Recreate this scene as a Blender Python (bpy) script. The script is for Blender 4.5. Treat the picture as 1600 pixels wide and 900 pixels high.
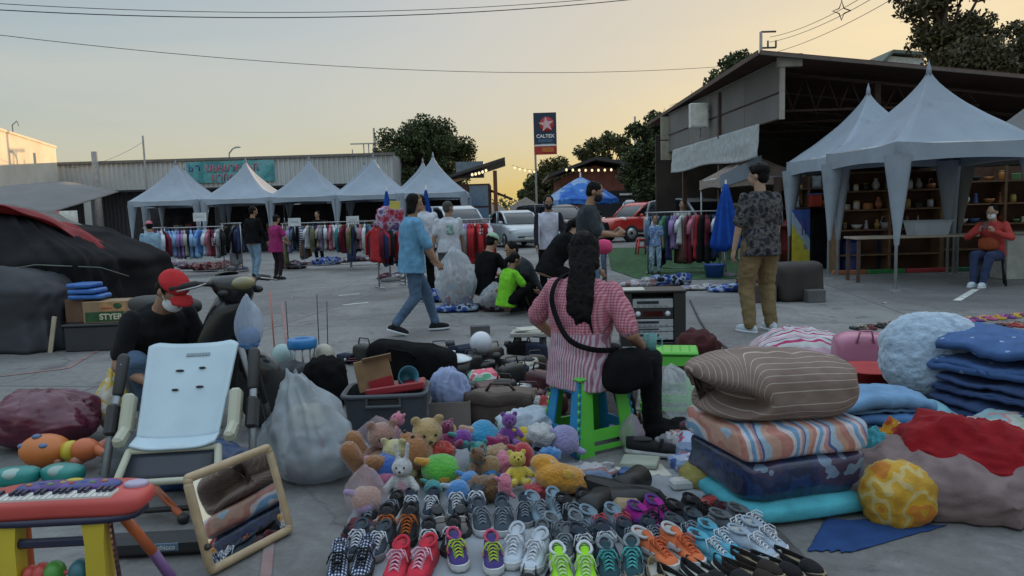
import bpy,math,random
import numpy as np
from mathutils import Vector,Matrix,Euler,noise
RND = random.Random(11)
for _o in list(bpy.data.objects):
 bpy.data.objects.remove(_o)
scene = bpy.context.scene
COL = scene.collection
rad = math.radians
# camera
CAM_H = 1.4
FPX = 1155.0                       # focal length in pixels of the 1600 px wide photograph
PITCH = rad(5.78)
ROLL = rad(-1.72)
CAM_ROT = Matrix.Rotation(math.pi / 2 - PITCH,3,'X') @ Matrix.Rotation(ROLL,3,'Z')
cd = bpy.data.cameras.new('camera')
cam = bpy.data.objects.new('camera',cd)
COL.objects.link(cam)
cam.matrix_world = Matrix.Translation((0,0,CAM_H)) @ CAM_ROT.to_4x4()
cd.sensor_width = 36.0
cd.lens = FPX / 1600 * 36.0
cd.clip_start = 0.05
cd.clip_end = 3000
scene.camera = cam
# sky, sun, exposure
SUN_ELEV,SUN_AZ = 4.5,29.0
SKY_STRENGTH,SUN_STRENGTH,EXPOSURE = 0.15,2.8,1.2
SKY_GAMMA,SKY_SAT,SKY_GAIN = 0.24,2.1,1.33
OVERHEAD_BOOST = 2.9
world = bpy.data.worlds.new('World')
scene.world = world
world.use_nodes = True
wn,wl = world.node_tree.nodes,world.node_tree.links
bg = wn['Background']
sky = wn.new('ShaderNodeTexSky')
sky.sky_type = 'NISHITA'
sky.sun_disc = False
sky.sun_elevation = rad(SUN_ELEV)
sky.sun_rotation = rad(SUN_AZ)
sky.air_density = 1.0
sky.dust_density = 2.2
sky.ozone_density = 1.7
# thin high cloud: streaky noise added to the clear sky
tc = wn.new('ShaderNodeTexCoord')
mp = wn.new('ShaderNodeMapping'); mp.inputs['Scale'].default_value = (1.3,2.2,7.0); mp.inputs['Rotation'].default_value = (0.1,0.25,0.5)
nz = wn.new('ShaderNodeTexNoise'); nz.inputs['Scale'].default_value = 1.6; nz.inputs['Detail'].default_value = 6; nz.inputs['Distortion'].default_value = 0.5
cr = wn.new('ShaderNodeValToRGB'); cr.color_ramp.elements[0].position = 0.38; cr.color_ramp.elements[1].position = 0.68
cr.color_ramp.elements[0].color = (0,0,0,1); cr.color_ramp.elements[1].color = (1,1,1,1)
mul = wn.new('ShaderNodeMath'); mul.operation = 'MULTIPLY'; mul.inputs[1].default_value = 0.38
mixw = wn.new('ShaderNodeMix'); mixw.data_type = 'RGBA'
mixw.inputs[7].default_value = (1.95,1.8,1.5,1)
wl.new(tc.outputs['Generated'],mp.inputs['Vector']); wl.new(mp.outputs['Vector'],nz.inputs['Vector'])
wl.new(nz.outputs['Fac'],cr.inputs['Fac']); wl.new(cr.outputs['Color'],mul.inputs[0])
gm = wn.new('ShaderNodeGamma'); gm.inputs['Gamma'].default_value = SKY_GAMMA      # hazy evening air evens out the clear-sky range
hs = wn.new('ShaderNodeHueSaturation'); hs.inputs['Saturation'].default_value = SKY_SAT; hs.inputs['Value'].default_value = SKY_GAIN
wl.new(sky.outputs['Color'],gm.inputs['Color']); wl.new(gm.outputs['Color'],hs.inputs['Color'])
wl.new(mul.outputs[0],mixw.inputs[0]); wl.new(hs.outputs['Color'],mixw.inputs[6])
# unseen sky overhead scaled brighter than the horizon, added to lift the ground light
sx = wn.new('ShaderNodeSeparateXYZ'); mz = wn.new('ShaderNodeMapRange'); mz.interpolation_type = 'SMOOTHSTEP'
mz.inputs[1].default_value = 0.36; mz.inputs[2].default_value = 0.85; mz.inputs[3].default_value = 1.0; mz.inputs[4].default_value = OVERHEAD_BOOST
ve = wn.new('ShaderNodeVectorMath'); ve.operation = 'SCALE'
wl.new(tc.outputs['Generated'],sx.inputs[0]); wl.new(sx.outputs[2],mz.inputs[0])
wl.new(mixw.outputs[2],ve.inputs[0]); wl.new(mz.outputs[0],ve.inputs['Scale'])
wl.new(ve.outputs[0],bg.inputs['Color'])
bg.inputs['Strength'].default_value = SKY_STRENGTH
sl = bpy.data.lights.new('sun','SUN')
sl.energy = SUN_STRENGTH
sl.angle = rad(0.5)
sl.color = (1.0,0.62,0.28)
sun = bpy.data.objects.new('sun',sl)
COL.objects.link(sun)
_d = Vector((math.sin(rad(SUN_AZ)) * math.cos(rad(SUN_ELEV)),math.cos(rad(SUN_AZ)) * math.cos(rad(SUN_ELEV)),math.sin(rad(SUN_ELEV))))
sun.rotation_euler = _d.to_track_quat('Z','Y').to_euler()
vs = scene.view_settings
vs.view_transform = 'Standard'; vs.look = 'None'; vs.gamma = 1.0; vs.exposure = EXPOSURE
vs.use_curve_mapping = False
# picture -> place
CAM_P = Vector((0,0,CAM_H))
def ray(px,py):
 return CAM_ROT @ Vector(((px - 800) / FPX,-(py - 450) / FPX,-1))
def gnd(px,py,z=0.0):
 r = ray(px,py); return CAM_P + r * ((z - CAM_H) / r.z)
def at(px,py,Y):
 r = ray(px,py); return CAM_P + r * (Y / r.y)
# materials
def S(r,g,b):
 f = lambda c: (c / 255 / 12.92) if c / 255 <= 0.04045 else ((c / 255 + 0.055) / 1.055) ** 2.4
 return (f(r),f(g),f(b))
MATS = {}
def _ramp(N,stops,const=False):
 n = N.new('ShaderNodeValToRGB')
 e = n.color_ramp.elements
 while len(e) < len(stops): e.new(0.5)
 for i,(p,c) in enumerate(stops):
  e[i].position = p; e[i].color = (*c,1)
 if const: n.color_ramp.interpolation = 'CONSTANT'
 return n
def mat(name,col,rough=0.6,metal=0.0,var=0.18,vscale=6.0,bump=0.0,bscale=30.0,spec=0.4,pattern=None,
  trans=0.0,alpha=1.0,sheen=0.0,coat=0.0,rnd=0.08,emit=None,dirt=None,weave=False):
 """procedural Principled material: base colour (or pattern) x noise wear, bump, optional dirt blotches"""
 if name in MATS: return MATS[name]
 m = bpy.data.materials.new(name); m.use_nodes = True
 N,L = m.node_tree.nodes,m.node_tree.links
 b = N['Principled BSDF']
 t = N.new('ShaderNodeTexCoord')
 co = t.outputs['Object']
 if pattern:
  csock = pattern(N,L,co)
 else:
  c = N.new('ShaderNodeRGB'); c.outputs[0].default_value = (*col,1); csock = c.outputs[0]
 n1 = N.new('ShaderNodeTexNoise'); n1.inputs['Scale'].default_value = vscale; n1.inputs['Detail'].default_value = 5
 L.new(co,n1.inputs['Vector'])
 mr = N.new('ShaderNodeMapRange'); mr.inputs[1].default_value = 0.3; mr.inputs[2].default_value = 0.7
 mr.inputs[3].default_value = 1 - var; mr.inputs[4].default_value = 1 + var
 L.new(n1.outputs['Fac'],mr.inputs[0])
 oi = N.new('ShaderNodeObjectInfo')
 m2 = N.new('ShaderNodeMath'); m2.operation = 'MULTIPLY_ADD'; m2.inputs[1].default_value = 2 * rnd; m2.inputs[2].default_value = 1 - rnd
 L.new(oi.outputs['Random'],m2.inputs[0])
 m3 = N.new('ShaderNodeMath'); m3.operation = 'MULTIPLY'
 L.new(mr.outputs[0],m3.inputs[0]); L.new(m2.outputs[0],m3.inputs[1])
 mx = N.new('ShaderNodeVectorMath'); mx.operation = 'SCALE'
 L.new(csock,mx.inputs[0]); L.new(m3.outputs[0],mx.inputs['Scale'])
 out = mx.outputs[0]
 if dirt:
  n2 = N.new('ShaderNodeTexNoise'); n2.inputs['Scale'].default_value = dirt[1]; n2.inputs['Detail'].default_value = 8; n2.inputs['Roughness'].default_value = 0.65
  L.new(co,n2.inputs['Vector'])
  rr = _ramp(N,[(dirt[2],(0,0,0)),(min(dirt[2] + 0.2,1),(1,1,1))])
  L.new(n2.outputs['Fac'],rr.inputs['Fac'])
  mm = N.new('ShaderNodeMix'); mm.data_type = 'RGBA'; mm.inputs[7].default_value = (*dirt[0],1)
  L.new(rr.outputs['Color'],mm.inputs[0]); L.new(out,mm.inputs[6]); out = mm.outputs[2]
 L.new(out,b.inputs['Base Color'])
 b.inputs['Roughness'].default_value = rough
 b.inputs['Metallic'].default_value = metal
 b.inputs['Specular IOR Level'].default_value = spec
 if trans: b.inputs['Transmission Weight'].default_value = trans
 if alpha < 1: b.inputs['Alpha'].default_value = alpha
 if sheen: b.inputs['Sheen Weight'].default_value = sheen
 if coat: b.inputs['Coat Weight'].default_value = coat; b.inputs['Coat Roughness'].default_value = 0.08
 if emit: b.inputs['Emission Color'].default_value = (*emit[0],1); b.inputs['Emission Strength'].default_value = emit[1]
 if bump:
  n3 = N.new('ShaderNodeTexNoise'); n3.inputs['Scale'].default_value = bscale; n3.inputs['Detail'].default_value = 6
  L.new(co,n3.inputs['Vector'])
  bp = N.new('ShaderNodeBump'); bp.inputs['Strength'].default_value = bump; bp.inputs['Distance'].default_value = 0.02
  L.new(n3.outputs['Fac'],bp.inputs['Height']); L.new(bp.outputs['Normal'],b.inputs['Normal'])
 MATS[name] = m
 return m
def P_stripes(stops,axis=2,freq=10.0,distort=0.0,off=0.0):
 def f(N,L,co):
  s = N.new('ShaderNodeSeparateXYZ'); src = co
  if distort:
   nn = N.new('ShaderNodeTexNoise'); nn.inputs['Scale'].default_value = 3.0; L.new(co,nn.inputs['Vector'])
   va = N.new('ShaderNodeVectorMath'); va.operation = 'MULTIPLY_ADD'; va.inputs[1].default_value = (distort,) * 3
   L.new(nn.outputs['Color'],va.inputs[0]); L.new(co,va.inputs[2]); src = va.outputs[0]
  L.new(src,s.inputs[0])
  a = N.new('ShaderNodeMath'); a.operation = 'MULTIPLY_ADD'; a.inputs[1].default_value = freq; a.inputs[2].default_value = off
  L.new(s.outputs[axis],a.inputs[0])
  fr = N.new('ShaderNodeMath'); fr.operation = 'FRACT'; L.new(a.outputs[0],fr.inputs[0])
  r = _ramp(N,stops,True); L.new(fr.outputs[0],r.inputs['Fac'])
  return r.outputs['Color']
 return f
def P_check(c0,c1,c2,f1=60.0,f2=60.0,ax1=0,ax2=2):
 def f(N,L,co):
  s = N.new('ShaderNodeSeparateXYZ'); L.new(co,s.inputs[0]); o = []
  for ax,fr in ((ax1,f1),(ax2,f2)):
   a = N.new('ShaderNodeMath'); a.operation = 'MULTIPLY'; a.inputs[1].default_value = fr; L.new(s.outputs[ax],a.inputs[0])
   g = N.new('ShaderNodeMath'); g.operation = 'FRACT'; L.new(a.outputs[0],g.inputs[0])
   h = N.new('ShaderNodeMath'); h.operation = 'GREATER_THAN'; h.inputs[1].default_value = 0.5; L.new(g.outputs[0],h.inputs[0]); o.append(h)
  ad = N.new('ShaderNodeMath'); ad.operation = 'ADD'; L.new(o[0].outputs[0],ad.inputs[0]); L.new(o[1].outputs[0],ad.inputs[1])
  dv = N.new('ShaderNodeMath'); dv.operation = 'MULTIPLY'; dv.inputs[1].default_value = 0.5; L.new(ad.outputs[0],dv.inputs[0])
  r = _ramp(N,[(0,c0),(0.5,c1),(1,c2)]); L.new(dv.outputs[0],r.inputs['Fac'])
  return r.outputs['Color']
 return f
def P_spots(base,cols,scale=10.0,size=0.35):
 def f(N,L,co):
  v = N.new('ShaderNodeTexVoronoi'); v.inputs['Scale'].default_value = scale; L.new(co,v.inputs['Vector'])
  k = N.new('ShaderNodeMath'); k.operation = 'LESS_THAN'; k.inputs[1].default_value = size; L.new(v.outputs['Distance'],k.inputs[0])
  s = N.new('ShaderNodeSeparateColor'); L.new(v.outputs['Color'],s.inputs[0])
  n = len(cols); r = _ramp(N,[(i / n,c) for i,c in enumerate(cols)],True); L.new(s.outputs[0],r.inputs['Fac'])
  m = N.new('ShaderNodeMix'); m.data_type = 'RGBA'; m.inputs[6].default_value = (*base,1)
  L.new(k.outputs[0],m.inputs[0]); L.new(r.outputs['Color'],m.inputs[7]); return m.outputs[2]
 return f
def P_camo(cols,scale=12.0,detail=2.0):
 def f(N,L,co):
  n = N.new('ShaderNodeTexNoise'); n.inputs['Scale'].default_value = scale; n.inputs['Detail'].default_value = detail; L.new(co,n.inputs['Vector'])
  k = len(cols); r = _ramp(N,[(0.34 + 0.32 * i / k if i else 0.0,c) for i,c in enumerate(cols)],True)
  L.new(n.outputs['Fac'],r.inputs['Fac']); return r.outputs['Color']
 return f
def cloth(name,col,**k):
 d = dict(rough=0.92,spec=0.1,var=0.18,vscale=9,bump=0.35,bscale=22,sheen=0.04); d.update(k)
 return mat(name,col,**d)
def plastic(name,col,**k):
 d = dict(rough=0.38,spec=0.5,var=0.08,vscale=5,bump=0.04,bscale=12); d.update(k)
 return mat(name,col,**d)
def film(name,col,alpha=0.55,rough=0.25):
 """thin crinkled plastic film of a bag"""
 if name in MATS: return MATS[name]
 m = bpy.data.materials.new(name); m.use_nodes = True
 N,L = m.node_tree.nodes,m.node_tree.links
 for n in list(N): N.remove(n)
 o = N.new('ShaderNodeOutputMaterial'); t = N.new('ShaderNodeTexCoord')
 b = N.new('ShaderNodeBsdfPrincipled'); b.inputs['Base Color'].default_value = (*col,1); b.inputs['Roughness'].default_value = rough
 tl = N.new('ShaderNodeBsdfTranslucent'); tl.inputs['Color'].default_value = (*col,1)
 tr = N.new('ShaderNodeBsdfTransparent')
 m1 = N.new('ShaderNodeMixShader'); m1.inputs[0].default_value = 0.25
 m2 = N.new('ShaderNodeMixShader')
 v = N.new('ShaderNodeTexNoise'); v.inputs['Scale'].default_value = 5; v.inputs['Detail'].default_value = 3; v.inputs['Distortion'].default_value = 1.2
 bp = N.new('ShaderNodeBump'); bp.inputs['Strength'].default_value = 0.35; bp.inputs['Distance'].default_value = 0.03
 mr = N.new('ShaderNodeMapRange'); mr.inputs[1].default_value = 0.35; mr.inputs[2].default_value = 0.65
 mr.inputs[3].default_value = max(0,alpha - 0.06); mr.inputs[4].default_value = min(1,alpha + 0.06)
 L.new(t.outputs['Object'],v.inputs['Vector']); L.new(v.outputs['Fac'],bp.inputs['Height']); L.new(v.outputs['Fac'],mr.inputs[0])
 L.new(bp.outputs['Normal'],b.inputs['Normal'])
 L.new(b.outputs[0],m1.inputs[1]); L.new(tl.outputs[0],m1.inputs[2])
 L.new(mr.outputs[0],m2.inputs[0]); L.new(tr.outputs[0],m2.inputs[1]); L.new(m1.outputs[0],m2.inputs[2])
 L.new(m2.outputs[0],o.inputs['Surface'])
 MATS[name] = m
 return m
# mesh building
def T(loc=(0,0,0),rx=0,ry=0,rz=0,s=(1,1,1)):
 return Matrix.Translation(loc) @ Euler((rad(rx),rad(ry),rad(rz))).to_matrix().to_4x4() @ Matrix.Diagonal((*s,1))
class MB:
 """collects geometry, then links it as ONE mesh object"""
 def __init__(s): s.v = []; s.f = []; s.mi = []; s.sm = []
 def add(s,verts,faces,M=None,mi=0,smooth=True):
  o = len(s.v)
  s.v += [tuple(M @ Vector(p)) for p in verts] if M is not None else [tuple(p) for p in verts]
  s.f += [tuple(i + o for i in f) for f in faces]
  s.mi += [mi] * len(faces); s.sm += [smooth] * len(faces)
  return s
 def box(s,c,size,rz=0,rx=0,ry=0,bev=0.0,mi=0,M=None):
  hx,hy,hz = size[0] / 2,size[1] / 2,size[2] / 2
  X = T(c,rx,ry,rz)
  if M is not None: X = M @ X
  if bev <= 0:
   V = [(x * hx,y * hy,z * hz) for x in (-1,1) for y in (-1,1) for z in (-1,1)]
   return s.add(V,[(0,1,3,2),(4,6,7,5),(0,4,5,1),(2,3,7,6),(0,2,6,4),(1,5,7,3)],X,mi,False)
  b = min(bev,hx * .95,hy * .95,hz * .95)
  V = []; idx = {}
  for x in (-1,1):
   for y in (-1,1):
    for z in (-1,1):
     for a in range(3):
      p = [x * (hx - b),y * (hy - b),z * (hz - b)]
      p[a] += (x,y,z)[a] * b
      idx[(x,y,z,a)] = len(V); V.append(p)
  F = []
  for a in range(3):
   for sg in (-1,1):
    q = []
    for (u,w) in ((-1,-1),(1,-1),(1,1),(-1,1)):
     k = [0,0,0]; k[a] = sg; k[(a + 1) % 3] = u; k[(a + 2) % 3] = w
     q.append(idx[(*k,a)])
    F.append(q if sg > 0 else q[::-1])
   o1,o2 = (a + 1) % 3,(a + 2) % 3
   for u in (-1,1):
    for w in (-1,1):
     k0 = [0,0,0]; k1 = [0,0,0]; k0[a] = -1; k1[a] = 1
     k0[o1] = k1[o1] = u; k0[o2] = k1[o2] = w
     q = [idx[(*k0,o1)],idx[(*k1,o1)],idx[(*k1,o2)],idx[(*k0,o2)]]
     F.append(q[::-1] if u * w > 0 else q)
  for x in (-1,1):
   for y in (-1,1):
    for z in (-1,1):
     q = [idx[(x,y,z,0)],idx[(x,y,z,1)],idx[(x,y,z,2)]]
     F.append(q if x * y * z > 0 else q[::-1])
  return s.add(V,F,X,mi,False)
 def rings(s,R_,cap=True,mi=0,M=None,smooth=True):
  n = len(R_[0]); V = [p for r in R_ for p in r]; F = []
  for i in range(len(R_) - 1):
   for j in range(n):
    k = (j + 1) % n
    F.append((i * n + j,i * n + k,(i + 1) * n + k,(i + 1) * n + j))
  if cap:
   F.append(tuple(range(n))[::-1]); F.append(tuple((len(R_) - 1) * n + j for j in range(n)))
  return s.add(V,F,M,mi,smooth)
 def tube(s,pts,r,n=8,cap=True,mi=0,M=None,flat=1.0):
  pts = [Vector(p) for p in pts]; m = len(pts)
  rr = r if isinstance(r,(list,tuple)) else [r] * m
  R_ = []; prev = None
  for i,p in enumerate(pts):
   d = (pts[min(i + 1,m - 1)] - pts[max(i - 1,0)])
   if d.length < 1e-9: d = Vector((0,0,1))
   d.normalize()
   if prev is None:
    up = Vector((0,0,1)) if abs(d.z) < 0.9 else Vector((1,0,0))
    u = d.cross(up).normalized()
   else:
    u = prev - d * prev.dot(d)
    u = u.normalized() if u.length > 1e-6 else d.orthogonal().normalized()
   prev = u; w = d.cross(u)
   R_.append([p + (u * math.cos(2 * math.pi * j / n) + w * math.sin(2 * math.pi * j / n) * flat) * rr[i] for j in range(n)])
  return s.rings(R_,cap,mi,M)
 def lathe(s,prof,n=20,M=None,mi=0,cap=True):
  return s.rings([[(r * math.cos(2 * math.pi * j / n),r * math.sin(2 * math.pi * j / n),z) for j in range(n)] for r,z in prof],cap,mi,M)
 def ell(s,c,r,rx=0,ry=0,rz=0,n=14,m=9,mi=0,M=None,e=1.0,e2=1.0,fn=None):
  """(super)ellipsoid; fn displaces a local vertex"""
  X = T(c,rx,ry,rz)
  if M is not None: X = M @ X
  sg = lambda t,p: math.copysign(abs(t) ** p,t)
  R_ = []
  for i in range(m + 1):
   ph = -math.pi / 2 + math.pi * i / m
   if i == 0: ph += 1e-3
   if i == m: ph -= 1e-3
   row = []
   for j in range(n):
    th = 2 * math.pi * j / n
    p = Vector((r[0] * sg(math.cos(ph),e) * sg(math.cos(th),e2),r[1] * sg(math.cos(ph),e) * sg(math.sin(th),e2),r[2] * sg(math.sin(ph),e)))
    row.append(fn(p) if fn else p)
   R_.append(row)
  return s.rings(R_,True,mi,X)
 def caps(s,a,b,ra,rb,n=12,mi=0,M=None):
  """tapered capsule"""
  a,b = Vector(a),Vector(b); d = b - a; L_ = d.length
  d = d.normalized() if L_ > 1e-6 else Vector((0,0,1))
  u = d.orthogonal().normalized(); w = d.cross(u); R_ = []
  prof = [(-ra * math.cos(t),ra * math.sin(t)) for t in (0.12,0.5,1.0,1.57)] + [(L_ + rb * math.cos(t),rb * math.sin(t)) for t in (1.57,1.0,0.5,0.12)]
  for h,q in prof:
   R_.append([a + d * h + (u * math.cos(2 * math.pi * j / n) + w * math.sin(2 * math.pi * j / n)) * q for j in range(n)])
  return s.rings(R_,True,mi,M)
 def prism(s,out,th,M=None,mi=0,smooth=False):
  """2-D outline (x,z) thickened along y by th"""
  n = len(out)
  V = [(x,-th / 2,z) for x,z in out] + [(x,th / 2,z) for x,z in out]
  F = [tuple(range(n)),tuple(range(2 * n - 1,n - 1,-1))] + [(i,i + n,(i + 1) % n + n,(i + 1) % n) for i in range(n)]
  return s.add(V,F,M,mi,smooth)
 def sheet(s,fn,nu,nv,th=0.0,mi=0,M=None,smooth=True):
  """surface fn(u,v)->point for u,v in 0..1, thickened along its normals by th"""
  P = [[Vector(fn(i / nu,j / nv)) for j in range(nv + 1)] for i in range(nu + 1)]
  V = [p for r in P for p in r]; w = nv + 1
  F = [(i * w + j,(i + 1) * w + j,(i + 1) * w + j + 1,i * w + j + 1) for i in range(nu) for j in range(nv)]
  if th:
   o = len(V)
   for i in range(nu + 1):
    for j in range(nv + 1):
     a = P[min(i + 1,nu)][j] - P[max(i - 1,0)][j]; b = P[i][min(j + 1,nv)] - P[i][max(j - 1,0)]
     nn = a.cross(b); nn = nn.normalized() if nn.length > 1e-9 else Vector((0,0,1))
     V.append(P[i][j] - nn * th)
   F += [tuple(o + k for k in f[::-1]) for f in F]
   for i in range(nu):
    F.append((i * w,o + i * w,o + (i + 1) * w,(i + 1) * w)); a = i * w + nv; F.append((a,a + w,o + a + w,o + a))
   for j in range(nv):
    F.append((j,j + 1,o + j + 1,o + j)); a = nu * w + j; F.append((a,o + a,o + a + 1,a + 1))
  return s.add(V,F,M,mi,smooth)
 def mesh(s,name,mats):
  me = bpy.data.meshes.new(name)
  me.from_pydata(s.v,[],s.f)
  for m in (mats if isinstance(mats,(list,tuple)) else [mats]): me.materials.append(m)
  me.polygons.foreach_set('material_index',s.mi); me.polygons.foreach_set('use_smooth',s.sm)
  me.update(); return me
 def build(s,name,mats,parent=None,M=None):
  o = bpy.data.objects.new(name,s.mesh(name,mats)); COL.objects.link(o)
  if parent: o.parent = parent
  if M is not None: o.matrix_local = M
  return o
 def wob(s,amp,freq,seed=0,start=0,ridged=False,zs=1.0):
  """noise wobble of the collected vertices (creases, dents)"""
  off = Vector((seed * 7.3,seed * 3.1,seed * 5.7))
  for i in range(start,len(s.v)):
   p = Vector(s.v[i]); q = Vector((p.x,p.y,p.z * zs)) * freq + off
   n = noise.noise_vector(q) + 0.5 * noise.noise_vector(q * 2.1)
   if ridged: n = Vector([abs(c) * 2 - 0.6 for c in n])
   s.v[i] = tuple(p + n * amp)
  return s
def tag(o,label=None,cat=None,group=None,kind=None):
 if label: o['label'] = label
 if cat: o['category'] = cat
 if group: o['group'] = group
 if kind: o['kind'] = kind
 return o
def thing(name,label,cat,loc=(0,0,0),rz=0.0,group=None,s=1.0,rx=0.0,ry=0.0):
 o = bpy.data.objects.new(name,None); COL.objects.link(o); o.empty_display_size = 0.1
 o.location = loc; o.rotation_euler = (rad(rx),rad(ry),rad(rz)); o.scale = (s,s,s)
 return tag(o,label,cat,group)
def put(o,loc,rz=0.0,rx=0.0,ry=0.0,s=None):
 o.location = loc; o.rotation_euler = (rad(rx),rad(ry),rad(rz))
 if s is not None: o.scale = (s,s,s) if not isinstance(s,tuple) else s
 return o
def dup(root,loc,rz,label=None,group=None,s=None):
 r = root.copy(); COL.objects.link(r); r.location = loc; r.rotation_euler = (0,0,rad(rz))
 if s is not None: r.scale = s if isinstance(s,tuple) else (s,s,s)
 if label: r['label'] = label
 if group: r['group'] = group
 for ch in list(root.children):
  c = ch.copy(); COL.objects.link(c); c.parent = r
  for g in list(ch.children):
   d = g.copy(); COL.objects.link(d); d.parent = c
 return r
def remesh(mb,name,mats,voxel,parent=None,smooth=2,wr=0.0,wf=9.0,wdir=(1,1,1),seed=0,M=None):
 """union of closed solids as one continuous skin, smoothed, optionally creased"""
 tmp = bpy.data.objects.new('tmp',mb.mesh('tmp',mats)); COL.objects.link(tmp)
 md = tmp.modifiers.new('r','REMESH'); md.mode = 'VOXEL'; md.voxel_size = voxel; md.use_smooth_shade = True
 if smooth:
  ms = tmp.modifiers.new('s','SMOOTH'); ms.factor = 0.5; ms.iterations = smooth
 dg = bpy.context.evaluated_depsgraph_get()
 me = bpy.data.meshes.new_from_object(tmp.evaluated_get(dg)); me.name = name
 old = tmp.data; bpy.data.objects.remove(tmp); bpy.data.meshes.remove(old)
 me.materials.clear()
 for m in (mats if isinstance(mats,(list,tuple)) else [mats]): me.materials.append(m)
 if wr:
  nv = len(me.vertices); co = np.empty(nv * 3); me.vertices.foreach_get('co',co); co = co.reshape(-1,3)
  nr = np.empty(nv * 3); me.vertices.foreach_get('normal',nr); nr = nr.reshape(-1,3)
  off = Vector((seed * 3.7,seed * 1.9,seed * 2.3))
  for i in range(nv):
   p = Vector((co[i][0] * wdir[0],co[i][1] * wdir[1],co[i][2] * wdir[2])) * wf + off
   n = noise.noise(p) + 0.45 * noise.noise(p * 2.3)
   co[i] += nr[i] * (wr * (abs(n) * 2 - 0.5))
  me.vertices.foreach_set('co',co.ravel()); me.update()
 me.polygons.foreach_set('use_smooth',[True] * len(me.polygons))
 o = bpy.data.objects.new(name,me); COL.objects.link(o)
 if parent: o.parent = parent
 if M is not None: o.matrix_local = M
 return o
# ground
def concrete_mat():
 m = bpy.data.materials.new('concrete_slabs'); m.use_nodes = True
 N,L = m.node_tree.nodes,m.node_tree.links; b = N['Principled BSDF']
 t = N.new('ShaderNodeTexCoord'); co = t.outputs['Object']
 def noise_(sc,det=6,ro=.55,dist=0):
  n = N.new('ShaderNodeTexNoise'); n.inputs['Scale'].default_value = sc; n.inputs['Detail'].default_value = det
  n.inputs['Roughness'].default_value = ro; n.inputs['Distortion'].default_value = dist; L.new(co,n.inputs['Vector']); return n
 def rmp(sock,stops):
  r = _ramp(N,stops); L.new(sock,r.inputs['Fac']); return r.outputs['Color']
 def mixc(a,bb,fac,mode='MIX',f=1.0):
  x = N.new('ShaderNodeMix'); x.data_type = 'RGBA'; x.blend_type = mode
  if isinstance(fac,float): x.inputs[0].default_value = fac
  else: L.new(fac,x.inputs[0])
  for i,s_ in ((6,a),(7,bb)):
   if isinstance(s_,tuple): x.inputs[i].default_value = (*s_,1)
   else: L.new(s_,x.inputs[i])
  return x.outputs[2]
 base = rmp(noise_(0.35,8,.6,.4).outputs['Fac'],[(0.3,(0.125,0.125,0.125)),(0.5,(0.195,0.194,0.192)),(0.72,(0.285,0.282,0.278))])
 fine = rmp(noise_(14,8,.7).outputs['Fac'],[(0.3,(0.72,) * 3),(0.7,(1.18,) * 3)])
 c = mixc(base,fine,1.0,'MULTIPLY')
 c = mixc(c,rmp(noise_(140,3,.8).outputs['Fac'],[(0.3,(0.8,) * 3),(0.7,(1.15,) * 3)]),1.0,'MULTIPLY')
 # slab joints (rotated grid) and stains
 mp_ = N.new('ShaderNodeMapping'); mp_.inputs['Rotation'].default_value = (0,0,rad(9)); mp_.inputs['Location'].default_value = (0.6,1.1,0); L.new(co,mp_.inputs['Vector'])
 br = N.new('ShaderNodeTexBrick'); br.offset = 0; br.inputs['Scale'].default_value = 1.0
 br.inputs['Brick Width'].default_value = 4.0; br.inputs['Row Height'].default_value = 3.4; br.inputs['Mortar Size'].default_value = 0.014; br.inputs['Mortar Smooth'].default_value = 0.4
 L.new(mp_.outputs['Vector'],br.inputs['Vector'])
 br.inputs['Color1'].default_value = (0.92,) * 3 + (1,); br.inputs['Color2'].default_value = (1.08,) * 3 + (1,); br.inputs['Mortar'].default_value = (1,1,1,1)
 c = mixc(c,br.outputs['Color'],1.0,'MULTIPLY')
 c = mixc(c,(0.07,0.065,0.06),br.outputs['Fac'])
 st = rmp(noise_(1.1,9,.68,1.0).outputs['Fac'],[(0.5,(0,0,0)),(0.68,(0.8,) * 3)])
 c = mixc(c,(0.115,0.11,0.108),st)
 st2 = rmp(noise_(2.7,7,.6,.2).outputs['Fac'],[(0.6,(0,0,0)),(0.65,(0.65,) * 3)])
 c = mixc(c,(0.09,0.085,0.085),st2)
 # hairline cracks
 vo = N.new('ShaderNodeTexVoronoi'); vo.feature = 'DISTANCE_TO_EDGE'; vo.inputs['Scale'].default_value = 0.33
 va = N.new('ShaderNodeVectorMath'); va.operation = 'MULTIPLY_ADD'; va.inputs[1].default_value = (0.5,0.5,0); L.new(noise_(1.6,7).outputs['Color'],va.inputs[0]); L.new(co,va.inputs[2])
 L.new(va.outputs[0],vo.inputs['Vector'])
 c = mixc(c,(0.085,0.08,0.08),rmp(vo.outputs['Distance'],[(0.0,(0.55,) * 3),(0.006,(0,0,0))]))
 L.new(c,b.inputs['Base Color']); b.inputs['Specular IOR Level'].default_value = 0.35
 r_ = N.new('ShaderNodeMapRange'); r_.inputs[3].default_value = 0.6; r_.inputs[4].default_value = 0.9; L.new(noise_(1.8).outputs['Fac'],r_.inputs[0]); L.new(r_.outputs[0],b.inputs['Roughness'])
 bp = N.new('ShaderNodeBump'); bp.inputs['Strength'].default_value = 0.25; bp.inputs['Distance'].default_value = 0.01
 L.new(noise_(60,6,.7).outputs['Fac'],bp.inputs['Height']); L.new(bp.outputs['Normal'],b.inputs['Normal'])
 return m
g = MB(); g.add([(-400,-60,0),(400,-60,0),(400,900,0),(-400,900,0)],[(0,1,2,3)],smooth=False)
tag(g.build('ground',concrete_mat()),kind='structure')
def flat(name,pts,z,m,kind='structure',**k):
 b = MB(); b.add([(p[0],p[1],z) for p in pts],[tuple(range(len(pts)))],smooth=False)
 return tag(b.build(name,m),kind=kind)
TURF = mat('artificial_turf',(0.045,0.11,0.045),rough=0.95,var=0.45,vscale=5,bump=0.8,bscale=160)
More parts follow.
